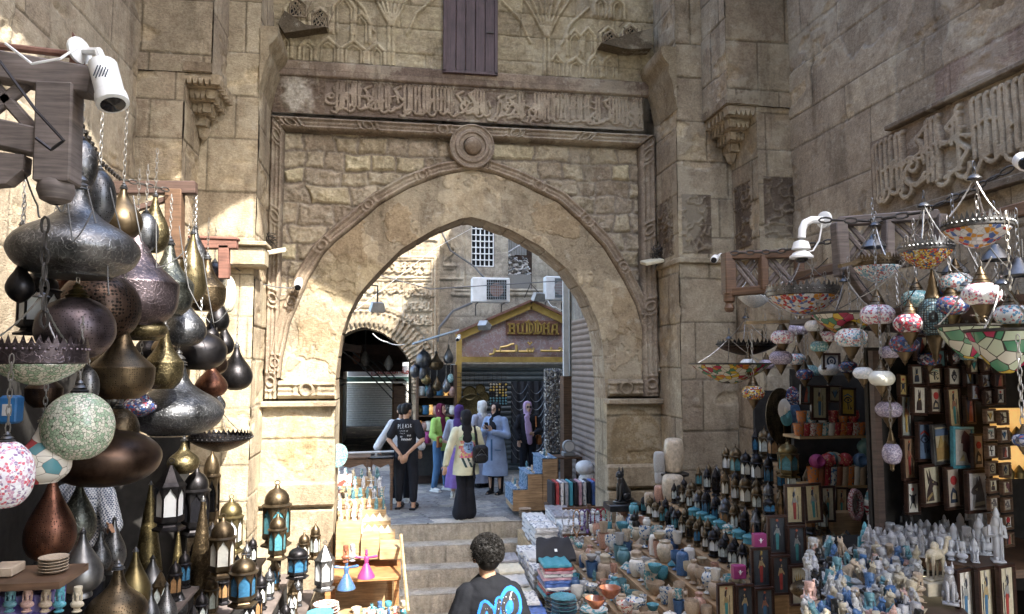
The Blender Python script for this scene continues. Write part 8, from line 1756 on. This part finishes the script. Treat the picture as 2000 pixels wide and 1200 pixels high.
class Person:
    def __init__(s,label,loc,rz,h,skin='skin_light',vox=.011,lean=0,group=None):
        s.t=thing('person',label,'person',loc,rz,group); s.k=h/1.75; s.vox=vox; s.skin=skin; s.head=V((0,-.01,1.615)); s.yaw=0
        s.arms={}; s.legs={-1:[V((-.09,0,.93)),V((-.10,-.02,.50)),V((-.10,.02,.09))],1:[V((.09,0,.93)),V((.10,-.02,.50)),V((.10,.02,.09))]}
        s.sh={-1:V((-.175,.01,1.40)),1:V((.175,.01,1.40))}
    def arm(s,side,el,wr,hd=(0,0,-1),curl=.3): s.arms[side]=(V(el),V(wr),V(hd).normalized(),curl); return s
    def out(s,name,mb,mat,disp=0,it=6,rem=True,vox=None,parent=None,**k):
        mb.v=[tuple(V(p)*s.k) for p in mb.v]; o=mb.build(name,mat,parent or s.t,**k)
        if rem: remeshed(o,vox or s.vox,it,disp)
        return o
    def body(s):
        mb=MB(); hd=s.head; E=Euler((0,0,s.yaw)); f=lambda x,y,z: tuple(hd+E.to_matrix()@V((x,y,z)))
        mb.ell(f(0,.012,.02),(.076,.092,.098),18,14,(0,0,s.yaw)); mb.ell(f(0,-.03,-.055),(.054,.06,.06),14,10,(0,0,s.yaw)); mb.ell(f(0,-.098,-.012),(.013,.02,.024),8,6); mb.ell(f(0,-.085,-.055),(.024,.012,.009),8,6); mb.ell(f(0,-.07,-.098),(.022,.018,.016),8,6)
        for q in(-1,1): mb.ell(f(q*.078,.015,-.01),(.012,.02,.032),8,6,(0,0,s.yaw+q*.3)); mb.ell(f(q*.03,-.078,.022),(.024,.014,.008),8,6)
        mb.seg((0,.025,1.40),f(0,.02,-.06),.058,.05,12)
        mb.seg((0,0,.98),(0,.0,1.14),.135,.115,14,.72,(0,1,0)); mb.seg((0,0,1.14),(0,0,1.33),.115,.14,14,.7,(0,1,0)); mb.seg(s.sh[-1]*.82+V((0,0,.25)),s.sh[1]*.82+V((0,0,.25)),.06,.06,12)
        for q in(-1,1):
            a,b_,c_=s.legs[q]; mb.seg(a,b_,.088,.055,12); mb.seg(b_,c_,.056,.037,12); mb.seg(c_+V((0,.02,-.045)),c_+V((0,-.15,-.06)),.035,.028,9)
            if q in s.arms:
                el,wr,hdv,curl=s.arms[q]; mb.seg(s.sh[q],el,.05,.038,11); mb.seg(el,wr,.04,.026,11)
                side=hdv.cross(V((0,-1,0))); 
                if side.length<.2: side=hdv.cross(V((1,0,0)))
                side.normalize(); nrm=side.cross(hdv); p0=wr; p1=wr+hdv*.085
                mb.seg(p0,p1,.028,.038,10,.5,nrm)
                for i in range(4):
                    o_=side*(-.03+.02*i); l=[.034,.04,.037,.028][i]; b1=p1+o_+hdv*.018; b2=b1+(hdv+nrm*curl*.6).normalized()*l; b3=b2+(hdv+nrm*curl*1.6).normalized()*l*.75
                    mb.seg(b1-hdv*.02,b2,.0105,.0095,7); mb.seg(b2,b3,.0095,.008,7)
                t1=p0+side*(-.028)+hdv*.03; t2=t1+(side*-.7+hdv*.6+nrm*.3).normalized()*.04; mb.seg(t1,t2,.013,.011,7); mb.seg(t2,t2+(hdv+nrm*.4).normalized()*.028,.011,.009,7)
        return s.out('body',mb,s.skin,vox=min(s.vox,.009),it=3)
    def face(s,glasses=False,col='dark_glass'):
        f=lambda x,y,z: tuple(s.head+Euler((0,0,s.yaw)).to_matrix()@V((x,y,z)))
        for q in(-1,1):
            mb=MB(); mb.ell(f(q*.03,-.083,.012),(.013,.007,.006),8,6); s.out('eye',mb,'dark_glass',rem=False)
            mb=MB(); mb.ell(f(q*.03,-.088,.036),(.02,.006,.004),8,6); s.out('eyebrow',mb,'hair_black',rem=False)
        mb=MB(); mb.ell(f(0,-.096,-.055),(.02,.006,.007),8,6); s.out('lips',mb,'lip_red',rem=False)
        if glasses:
            mb=MB()
            for q in(-1,1): mb.ell(f(q*.032,-.097,.012),(.028,.008,.02),12,8)
            mb.tube([f(-.03,-.1,.018),f(.03,-.1,.018)],.004,5); s.out('sunglasses',mb,'dark_glass',rem=False)
    def top(s,mat,hem=.93,sleeve=1.0,d=.018,wide=1.0,name='shirt',disp=.012,hemr=.15,mb=None,front=0):
        mb=mb or MB(); mb.lathe([(hemr*wide,hem),(hemr*.97*wide,hem+.12),(.128+d,1.12),(.1,1.2)],28,sy=.74); mb.seg((0,0,1.10),(0,0,1.14),.12+d,.128+d,16,.72,(0,1,0)); mb.seg((0,0,1.14),(0,0,1.32),.128+d,.152+d,16,.7,(0,1,0)); mb.seg(s.sh[-1]*.86+V((0,0,.19)),s.sh[1]*.86+V((0,0,.19)),.068,.068,12); mb.seg((0,.015,1.36),(0,.02,1.45),.085,.062,12)
        for q in s.arms:
            el,wr,_,_=s.arms[q]; mb.seg(s.sh[q],el if sleeve>=1 else s.sh[q].lerp(el,sleeve*1.6),.056+d*.45,.048+d*.4 if sleeve>=1 else .058+d*.6,12)
            if sleeve>=1: mb.seg(el,el.lerp(wr,.96),.05+d*.5,.036+d*.4,12)
        return s.out(name,mb,mat,disp)
    def trousers(s,mat,d=.02,flare=0,low=.1,name='trousers'):
        mb=MB(); mb.seg((-.05,0,.97),(.05,0,.97),.12,.12,14,.85,(0,1,0))
        for q in(-1,1):
            a,b_,c_=s.legs[q]; mb.seg(a,b_,.098+d*.3,.062+d,12); e=b_.lerp(c_,1.0)+V((0,0,low-.09)); mb.seg(b_,e,.06+d,.048+d*.6+flare,12)
        return s.out(name,mb,mat,.01)
    def skirt(s,mat,z0,z1,r0,r1,name='skirt',sx=1,x=0,folds=9,sq=.75):
        mb=MB(); n=44; vs=[];K=10
        for j in range(K+1):
            t=j/K; z=z1+(z0-z1)*t; r=r1+(r0-r1)*t**.8
            for i in range(n):
                a=2*PI*i/n; rr=r*(1+.05*t*math.sin(folds*a+j*.3)+.02*t*math.sin(5*a)); vs.append((x*t+rr*math.cos(a)*sx,rr*math.sin(a)*sq,z))
        fs=[(j*n+i,(j+1)*n+i,(j+1)*n+(i+1)%n,j*n+(i+1)%n) for j in range(K) for i in range(n)]; fs+= [tuple(range(n)),tuple(K*n+i for i in range(n-1,-1,-1))]
        mb._add(vs,fs); return s.out(name,mb,mat,rem=False,ang=60)
    def shoes(s,mat,h=.0,name='shoe'):
        for q in(-1,1):
            c_=s.legs[q][2]; mb=MB(); mb.seg(c_+V((0,.035,-.045)),c_+V((0,-.14,-.055)),.045,.038,10,.95,(0,0,1)); mb.seg(c_+V((0,.015,-.03)),c_+V((0,.0,h)),.05,.05 if h<.1 else .074,10); s.out(name,mb,mat,it=3)
            mb=MB(); mb.box(c_.x,c_.y-.05,.01,.09,.27,.02,bev=.006); s.out('sole',mb,'boot_black' if mat!='shoe_white' else mat,rem=False)
    def hijab(s,mat,long_=.0,under=None,name='headscarf',back=True):
        mb=MB(); h=s.head; E=Euler((0,0,s.yaw)).to_matrix(); f=lambda x,y,z: h+E@V((x,y,z))
        mb.ell(f(0,.035,.03),(.092,.092,.108),18,12,(0,0,s.yaw)); mb.seg(f(0,.045,.0),f(0,.03,-.12),.09,.075,14)
        for q in(-1,1): mb.seg(f(q*.06,-.03,.07),f(q*.066,-.025,-.05),.028,.03,8); mb.seg(f(q*.066,-.025,-.05),f(0,-.055,-.125),.03,.04,8)
        mb.seg(f(-.05,-.03,.098),f(.05,-.03,.098),.026,.026,8)
        mb.seg((0,.0,1.44),(0,-.01,1.37),.1,.13,14,.8,(0,1,0))
        if long_: mb.seg((-.03,-.09,1.40),(.0,-.125,1.40-long_*.6),.075,.08,12,.45,(0,1,0)); mb.seg((.0,-.12,1.40-long_*.6),(.02,-.12,1.40-long_),.075,.06,12,.4,(0,1,0))
        if back: mb.seg((0,.07,1.42),(0,.105,1.30),.10,.09,12,.5,(0,1,0))
        return s.out(name,mb,mat,.008)
    def hair(s,short=True):
        mb=MB(); h=s.head; E=Euler((0,0,s.yaw)).to_matrix(); f=lambda x,y,z: h+E@V((x,y,z))
        mb.ell(f(0,.022,.045),(.086,.098,.088),18,12,(0,0,s.yaw)); mb.ell(f(0,.055,-.0),(.07,.06,.07),14,10); mb.ell(f(0,-.05,.095),(.055,.04,.03),10,8); return s.out('hair',mb,'hair_black',.01,it=2)
mat_simple('lip_red',(.35,.08,.07),.4)
def decal(s,W,H,cen,fn,name,garment,res=.006,back=True,mask=True):
    """printed design cut out as a thin sheet lying on the cloth"""
    nu,nv=int(W/res),int(H/res); u,v=np.meshgrid(np.linspace(-.5,.5,nu),np.linspace(-.5,.5,nv)); C,mk=fn(u*W,v*H)
    P=np.stack([(cen[0]+u*W*(1 if not back else 1)),np.full_like(u,.35 if back else -.35),cen[1]+v*H],-1)*s.k
    if back: C=C[:,::-1]; mk=mk[:,::-1]
    o=mesh_grid(name,P,C,'attr_cloth',s.t,mk)
    w_=o.modifiers.new('wrap','SHRINKWRAP'); w_.target=garment; w_.wrap_method='PROJECT'; w_.use_project_x=False; w_.use_project_y=True; w_.use_project_z=False; w_.use_positive_direction=not back; w_.use_negative_direction=back; w_.offset=.0035; return o
def loc12(px,Y): return (Y*rayx(px),Y,0)
# 1 man in black, hands clasped behind
p=Person('man seen from behind in black printed T-shirt and slides, hands clasped behind his back',loc12(796,12.5),PI-.25,1.77,'skin_tan'); p.yaw=-.5
p.arm(-1,(-.29,.10,1.14),(-.07,.22,.93),(.35,.05,-.9),.8).arm(1,(.28,.1,1.14),(.05,.23,.92),(-.3,.05,-.9),.8)
p.legs={-1:[V((-.09,0,.93)),V((-.12,-.02,.50)),V((-.13,.03,.09))],1:[V((.09,0,.93)),V((.12,-.02,.50)),V((.12,-.0,.09))]}
p.body(); g=p.top('tee_black',.88,.45,.03,1.05,'t_shirt'); p.trousers('trouser_black',.025,0,.17); p.hair()
for q in(-1,1): mb=MB(); c_=p.legs[q][2]; mb.box(c_.x,c_.y-.05,.018,.1,.29,.035,bev=.01); mb.seg(c_+V((-.03,-.09,-.03)),c_+V((.03,-.09,-.03)),.045,.045,8); p.out('slide',mb,'boot_black',rem=False)
def scr(words):
    r_=random.Random(4); S_=[]
    for (y,x0,x1,hh,w_) in words:
        x=x0
        while x<x1:
            k_=r_.random(); S_.append(([(x,y-hh),(x+r_.uniform(-.004,.008),y+hh)],w_)); S_.append(([(x,y+hh*r_.uniform(-1,1)),(x+.012,y+hh*r_.uniform(-1,1))],w_)); x+=.018+r_.random()*.012
    return S_
def please():
    S_=[]; G_={'P':[[(0,0),(0,1),(.6,.9),(.55,.55),(0,.5)]],'L':[[(0,1),(0,0),(.6,.05)]],'E':[[(.6,1),(0,.95),(0,0),(.6,.03)],[(0,.5),(.45,.52)]],'A':[[(0,0),(.3,1),(.6,0)],[(.12,.38),(.48,.38)]],'S':[[(.6,.9),(.1,.95),(.05,.6),(.55,.45),(.5,.05),(0,.05)]]}
    for i,ch in enumerate('PLEASE'):
        for q in G_[ch]: S_.append(([(-.125+i*.042+x*.034*1.0,.10+y*.07+.006*i) for x,y in q],.0055))
    return S_
ST=please()+scr([(.065,-.09,.05,.008,.004),(.025,-.09,-.01,.008,.004),(-.03,-.08,-.03,.012,.006),(-.01,.04,.1,.012,.006),(-.075,-.06,.1,.014,.006)])
def f_tee(u,v):
    f=stroke_field(u,v,ST); return np.ones(u.shape+(3,))*.62,f>.5
decal(p,.30,.36,(0,1.22),f_tee,'printed_lettering',g,.004)
# 2 man in white behind him
p=Person('man in white shirt and black trousers, mostly hidden behind the man in black',loc12(786,13.1),PI-.1,1.72,'skin_tan'); p.arm(-1,(-.29,.0,1.14),(-.33,-.06,.92)).arm(1,(.33,.03,1.14),(.39,-.02,.9)); p.body(); p.top('white_shirt',.88,.99,.03,1.05); p.trousers('trouser_black'); p.hair(); p.shoes('shoe_white',0)
# 3 woman in lime green
p=Person('woman in lime green top, maroon headscarf and blue jeans looking down, beside the lamp cabinet',loc12(862,14.2),.7,1.66); p.yaw=.25
p.arm(-1,(-.26,-.02,1.12),(-.2,-.2,1.02),(.6,-.6,-.1),.8).arm(1,(.27,-.02,1.12),(.1,-.24,1.08),(-.7,-.4,0),.9); p.legs={-1:[V((-.09,0,.93)),V((-.12,-.03,.50)),V((-.16,.02,.09))],1:[V((.09,0,.93)),V((.12,-.02,.50)),V((.15,.0,.09))]}
p.body(); p.face(); p.top('lime',.80,1,.035,1.15); p.trousers('jeans',.02); p.hijab('maroon',.34); p.shoes('shoe_white')
mb=MB(); mb.box(-.2,-.17,1.0,.16,.05,.22,rz=.3,bev=.01); p.out('brown_bag',mb,'tan_leather',rem=False)
# 4 woman with purple headscarf, behind
p=Person('woman with purple headscarf, pale blue blouse and violet skirt, hidden behind the cream shirt woman',loc12(897,13.4),PI*.9,1.68); p.arm(-1,(-.28,.0,1.13),(-.25,-.17,1.02)).arm(1,(.26,.0,1.13),(.2,-.2,1.05)); p.body(); p.top('skirt_pale',.9,1,.03,1.1,'blouse'); p.skirt('purple',.2,.98,.27,.15); p.hijab('purple_dark',0); p.shoes('shoe_white')
# 5 woman in cream shirt with print, from behind
p=Person('woman from behind in long cream shirt with colourful face print, black flared trousers and backpack',loc12(911,11.6),PI+.1,1.70); p.yaw=.0
p.arm(1,(.28,.03,1.12),(.33,-.02,.86),(.12,0,-1),.25).arm(-1,(-.27,-.05,1.12),(-.16,-.22,1.1),(.5,-.5,0),.8); p.legs={-1:[V((-.09,0,.93)),V((-.07,-.02,.50)),V((-.05,-.0,.09))],1:[V((.09,0,.93)),V((.07,-.02,.50)),V((.10,.04,.09))]}
p.body(); g=p.top('cream_shirt',.70,1,.04,1.3,'long_shirt',hemr=.17); p.trousers('trouser_black',.015,.075,.1); p.hijab('hijab_black',0); p.shoes('shoe_white')
def f_face(u,v):
    W,H=.30,.52; n=fbm(u*22,v*22,7,3); n2=fbm(u*40+9,v*40,8,2); C=pal([(.5,.05,.08),(.6,.25,.03),(.55,.1,.3),(.6,.5,.1),(.1,.2,.45)],n2)
    fx=np.hypot(u/.085,(v-.06)/.11); blue=lerp3((.08,.16,.42),(.35,.5,.65),np.clip(n*1.6-.3,0,1)); C=np.where((fx<1)[...,None],blue,C)
    e=(np.hypot((np.abs(u)-.035)/.022,(v-.085)/.009)<1)|(np.hypot(u/.022,(v-.015)/.01)<1)|((np.abs(u)<.006)&(v>.03)&(v<.09)); C=np.where(e[...,None],np.array((.02,.02,.05)),C)
    gr=(v>.15); C=np.where(gr[...,None],lerp3((.08,.25,.12),(.5,.6,.4),n),C); bl=(v<-.12); lf=np.sin(u*70+v*30)>.2; C=np.where((bl&lf)[...,None],np.array((.02,.05,.05)),np.where(bl[...,None],np.array((.6,.6,.5)),C))
    mk=(n>.22+.25*ss(.09,.15,np.abs(u))+.2*ss(.2,.26,np.abs(v)))&(np.abs(u)<.16-.09*(v<-.12)*((-.12-v)/.14)); return C,mk|(fx<.95)
decal(p,.32,.54,(-.02,1.10),f_face,'face_print',g,.005)
mb=MB(); mb.box(0,0,0,.25,.13,.30,bev=.05,rz=.1); mb.v=[(x-.20,y+.19,z+1.04) for x,y,z in mb.v]; bp=p.out('backpack',mb,'boot_black',vox=.012,it=8)
mb=MB(); mb.box(-.20,.265,.98,.17,.04,.13,bev=.02); q=p.out('front_pocket',mb,'boot_black',rem=False,parent=bp); mb=MB(); mb.tube([(-.28,.285,1.03),(-.20,.295,1.06),(-.12,.285,1.03)],.004,5); mb.tube([(-.30,.26,1.0),(-.2,.275,1.13),(-.1,.26,1.0)],.004,5); p.out('zipper',mb,'silver_plain',rem=False,parent=bp)
mb=MB(); mb.tube([(-.15,.17,1.15),(-.14,.14,1.34),(-.13,.03,1.47),(-.13,-.1,1.38)],.02,7); p.out('strap',mb,'boot_black',rem=False)
mb=MB(); mb.tube([(-.10,.2,.9),(-.09,.2,.76),(-.11,.19,.66)],.02,6); p.out('hanging_strap',mb,'boot_black',rem=False)
# 6 woman in white headscarf
p=Person('woman in cream headscarf and striped pale shawl with long light skirt, facing the shop',loc12(942,14.5),PI+.5,1.70); p.arm(-1,(-.27,.0,1.13),(-.2,-.18,1.05)).arm(1,(.27,.0,1.13),(.2,-.18,1.05)); p.body(); p.top('shawl',.85,1,.045,1.2,'shawl'); p.skirt('skirt_pale',.1,1.0,.25,.15); p.hijab('hijab_cream',0); p.shoes('boot_black')
# 7 woman in blue coat holding a phone
p=Person('woman in long pale blue coat and black headscarf looking at a phone in both hands',loc12(968,13.7),-.55,1.70); p.yaw=-.25
p.arm(-1,(-.26,-.04,1.13),(-.10,-.27,1.22),(.25,-.35,.8),1.0).arm(1,(.27,-.04,1.12),(.05,-.28,1.2),(-.3,-.3,.8),1.0)
p.body(); p.face(); p.top('coat_blue',.95,1,.045,1.15,'coat_body'); p.skirt('coat_blue',.36,1.02,.26,.175,'coat_skirt',folds=5); p.skirt('hijab_black',.32,.9,.16,.12,'dress',folds=4); p.hijab('hijab_black',.2)
mb=MB(); mb.box(-.03,-.34,1.32,.075,.012,.15,rx=.5,bev=.004); p.out('phone',mb,'black_plastic',rem=False); p.shoes('boot_black',.32,'boot')
mb=MB(); mb.box(0.0,-.185,.85,.03,.012,.4); p.out('coat_belt',mb,'jeans',rem=False); mb=MB(); mb.box(.12,-.16,.85,.12,.012,.015); p.out('pocket_flap',mb,'jeans',rem=False)
# 8 woman with lilac scarf and sunglasses
p=Person('woman with sunglasses, long lilac headscarf and black jacket, brown bag on her shoulder',loc12(1030,14.8),.1,1.66); p.yaw=.1; p.arm(-1,(-.26,.02,1.12),(-.22,-.1,.95)).arm(1,(.28,-.02,1.12),(.1,-.22,1.08),(-.8,-.3,0),.6)
p.body(); p.face(True); p.top('tee_black',.84,1,.035,1.1,'jacket'); p.trousers('trouser_black'); p.hijab('lilac',.52); p.shoes('boot_black'); mb=MB(); mb.tube([(.16,-.12,1.2),(.17,-.06,1.42),(.18,.06,1.40),(.2,.1,1.1)],.016,6); mb.box(.25,.0,.92,.08,.2,.2,bev=.02); p.out('shoulder_bag',mb,'tan_leather',rem=False)
# 9 vendor in the left stall
p=Person('vendor in a checked shirt reaching right, half hidden behind the brown disc lamp',(-2.42,6.3,0),-.3,1.74,'skin_tan'); p.arm(-1,(-.25,-.02,1.12),(-.2,-.2,.98)).arm(1,(.30,-.06,1.16),(.42,-.25,1.17),(.6,-.5,.3),.9); p.body(); p.face(); p.top('check',.86,.6,.035,1.1); p.trousers('trouser_black'); p.hair(); p.shoes('boot_black')
mb=MB(); mb.box(0,0,-.06,.7,.8,.12,bev=.01); tag(mb.build('floor_platform','ply_wood',loc=(-2.42,6.3,0)),'plywood platform the vendor stands on in the left stall','platform')
# 10 young man in front, seen from behind
Yb=4.72; hz_=at(952,1036,Yb).z; p=Person('young man with curly black hair seen from behind, dark T-shirt with blue graffiti print',(Yb*rayx(957),Yb,hz_-1.76),PI+.1,1.74,'skin_tan',.007); p.yaw=-.3; p.head=V((.015,-.02,1.60))
p.sh={-1:V((-.15,.01,1.37)),1:V((.15,.01,1.385))}; p.arm(-1,(-.235,.02,1.12),(-.25,-.1,.88)).arm(1,(.235,.02,1.12),(.25,-.1,.88)); p.body()
g=p.top('boy_tee',.80,.62,.035,1.0,'t_shirt',.022); p.trousers('jeans',.03); p.shoes('shoe_white')
h=p.head; mb=MB(); mb.ell(h+V((0,.022,.052)),(.094,.105,.09),18,12); mb.ell(h+V((0,.06,.0)),(.078,.062,.075),14,10); hr=p.out('hair',mb,'hair_black',.012,it=1)
rs=random.Random(77); mb=MB()
for i in range(1150):
    th=rs.uniform(0,2*PI); z=rs.uniform(-.45,1); rr=math.sqrt(max(0,1-z*z)); d=V((rr*math.cos(th),rr*math.sin(th),z))
    if d.z<.05 and d.y<.15: continue
    c_=h+V((d.x*.097,.028+d.y*.106,.048+d.z*(.094 if d.z>0 else .115))); a=d.cross(V((rs.uniform(-1,1),rs.uniform(-1,1),rs.uniform(-1,1)))).normalized(); b_=d.cross(a); R0=rs.uniform(.007,.012); ph=rs.uniform(0,6)
    mb.tube([c_+d*(.003*j)+(a*math.cos(ph+j*.9)+b_*math.sin(ph+j*.9))*R0 for j in range(6)],[.0035,.004,.004,.0035,.003,.002],4)
p.out('curls',mb,'hair_black',rem=False,parent=hr)
mb=MB(); mb.lathe([(.066,0),(.072,.008),(.066,.016)],24,(0,.02,1.452),sx=1.05,sy=.95,caps=False); p.out('collar',mb,'boy_tee',rem=False)
def f_graf(u,v):
    Sx_=[([(-.105,-.02),(-.09,.03),(-.06,.0),(-.045,-.06),(-.03,-.12)],.017),([(-.025,-.12),(-.01,-.02),(.0,.05)],.015)]
    f1=stroke_field(u,v,Sx_); ring=np.exp(-((np.hypot((u-.075)/.85,(v-.01)/1.15)-.052)/.024)**4); blk=np.maximum(f1,ring); out=np.maximum(stroke_field(u,v,[(q,w*2.1) for q,w in Sx_]),(np.hypot((u-.075)/.85,(v-.01)/1.15)<.10).astype(float))
    ctr=np.hypot((u-.07)/.03,(v-.0)/.04)<1; n=_h(np.floor(u*260),np.floor(v*260),5); wsp=(n>.985)&(blk>.5)
    C=np.where((blk>.45)[...,None],np.array((.02,.02,.024)),np.array((.015,.17,.62))); C=np.where(ctr[...,None],np.array((.015,.16,.6)),C); C=np.where((np.abs(out-.5)<.12)[...,None],np.array((.12,.5,.8)),C); C=np.where(wsp[...,None],np.array((.7,.7,.7)),C)
    wl=stroke_field(u,v,[([(.09,.085),(.075,.05),(.085,.045)],.003)])>.5; C=np.where(wl[...,None],np.array((.75,.75,.75)),C)
    return C,(out>.45)|(blk>.45)
decal(p,.32,.42,(-.035,1.31),f_graf,'graffiti_print',g,.0028)
# steps under the young man leading down into the court
for k in range(9):
    yy=3.0+.36*k; zz=hz_-1.76+.0+.2*(4-k)+ .0
    mb=MB(); mb.cur=(.4,.37,.31); mb.box(.6,yy+.1,zz-.2-.002,2.1,.37,.4,bev=.01); o=mb.build('near_step','stone',smooth=False); o['kind']='structure'
# ================================================================== light
SUN_EL,SUN_AZ=R(47),R(151)      # azimuth of the sun measured clockwise from +Y
w=bpy.data.worlds.new('World'); scn.world=w; w.use_nodes=True; nt=w.node_tree
sky=nt.nodes.new('ShaderNodeTexSky'); sky.sky_type='NISHITA'; sky.sun_disc=False; sky.sun_elevation=SUN_EL; sky.sun_rotation=SUN_AZ
sky.air_density=1.0; sky.dust_density=2.0
bg=nt.nodes['Background']; L(nt,sky.outputs[0],bg.inputs[0]); bg.inputs[1].default_value=.15
sd=bpy.data.lights.new('sun','SUN'); sd.energy=2.0; sd.angle=R(.5); sd.color=(1,.95,.87)
so=bpy.data.objects.new('sun',sd); col.objects.link(so)
sv=Vector((math.sin(SUN_AZ)*math.cos(SUN_EL),math.cos(SUN_AZ)*math.cos(SUN_EL),math.sin(SUN_EL)))   # towards the sun
so.rotation_euler=(-sv).to_track_quat('-Z','Y').to_euler(); so.location=sv*30
vs=scn.view_settings; vs.view_transform='Standard'; vs.look='None'; vs.exposure=EXPO if 'EXPO' in globals() else 3.0; vs.gamma=1
scn.cycles.max_bounces=6; scn.cycles.diffuse_bounces=4; scn.cycles.glossy_bounces=3; scn.cycles.transmission_bounces=4; scn.cycles.transparent_max_bounces=6
scn.cycles.use_denoising=True
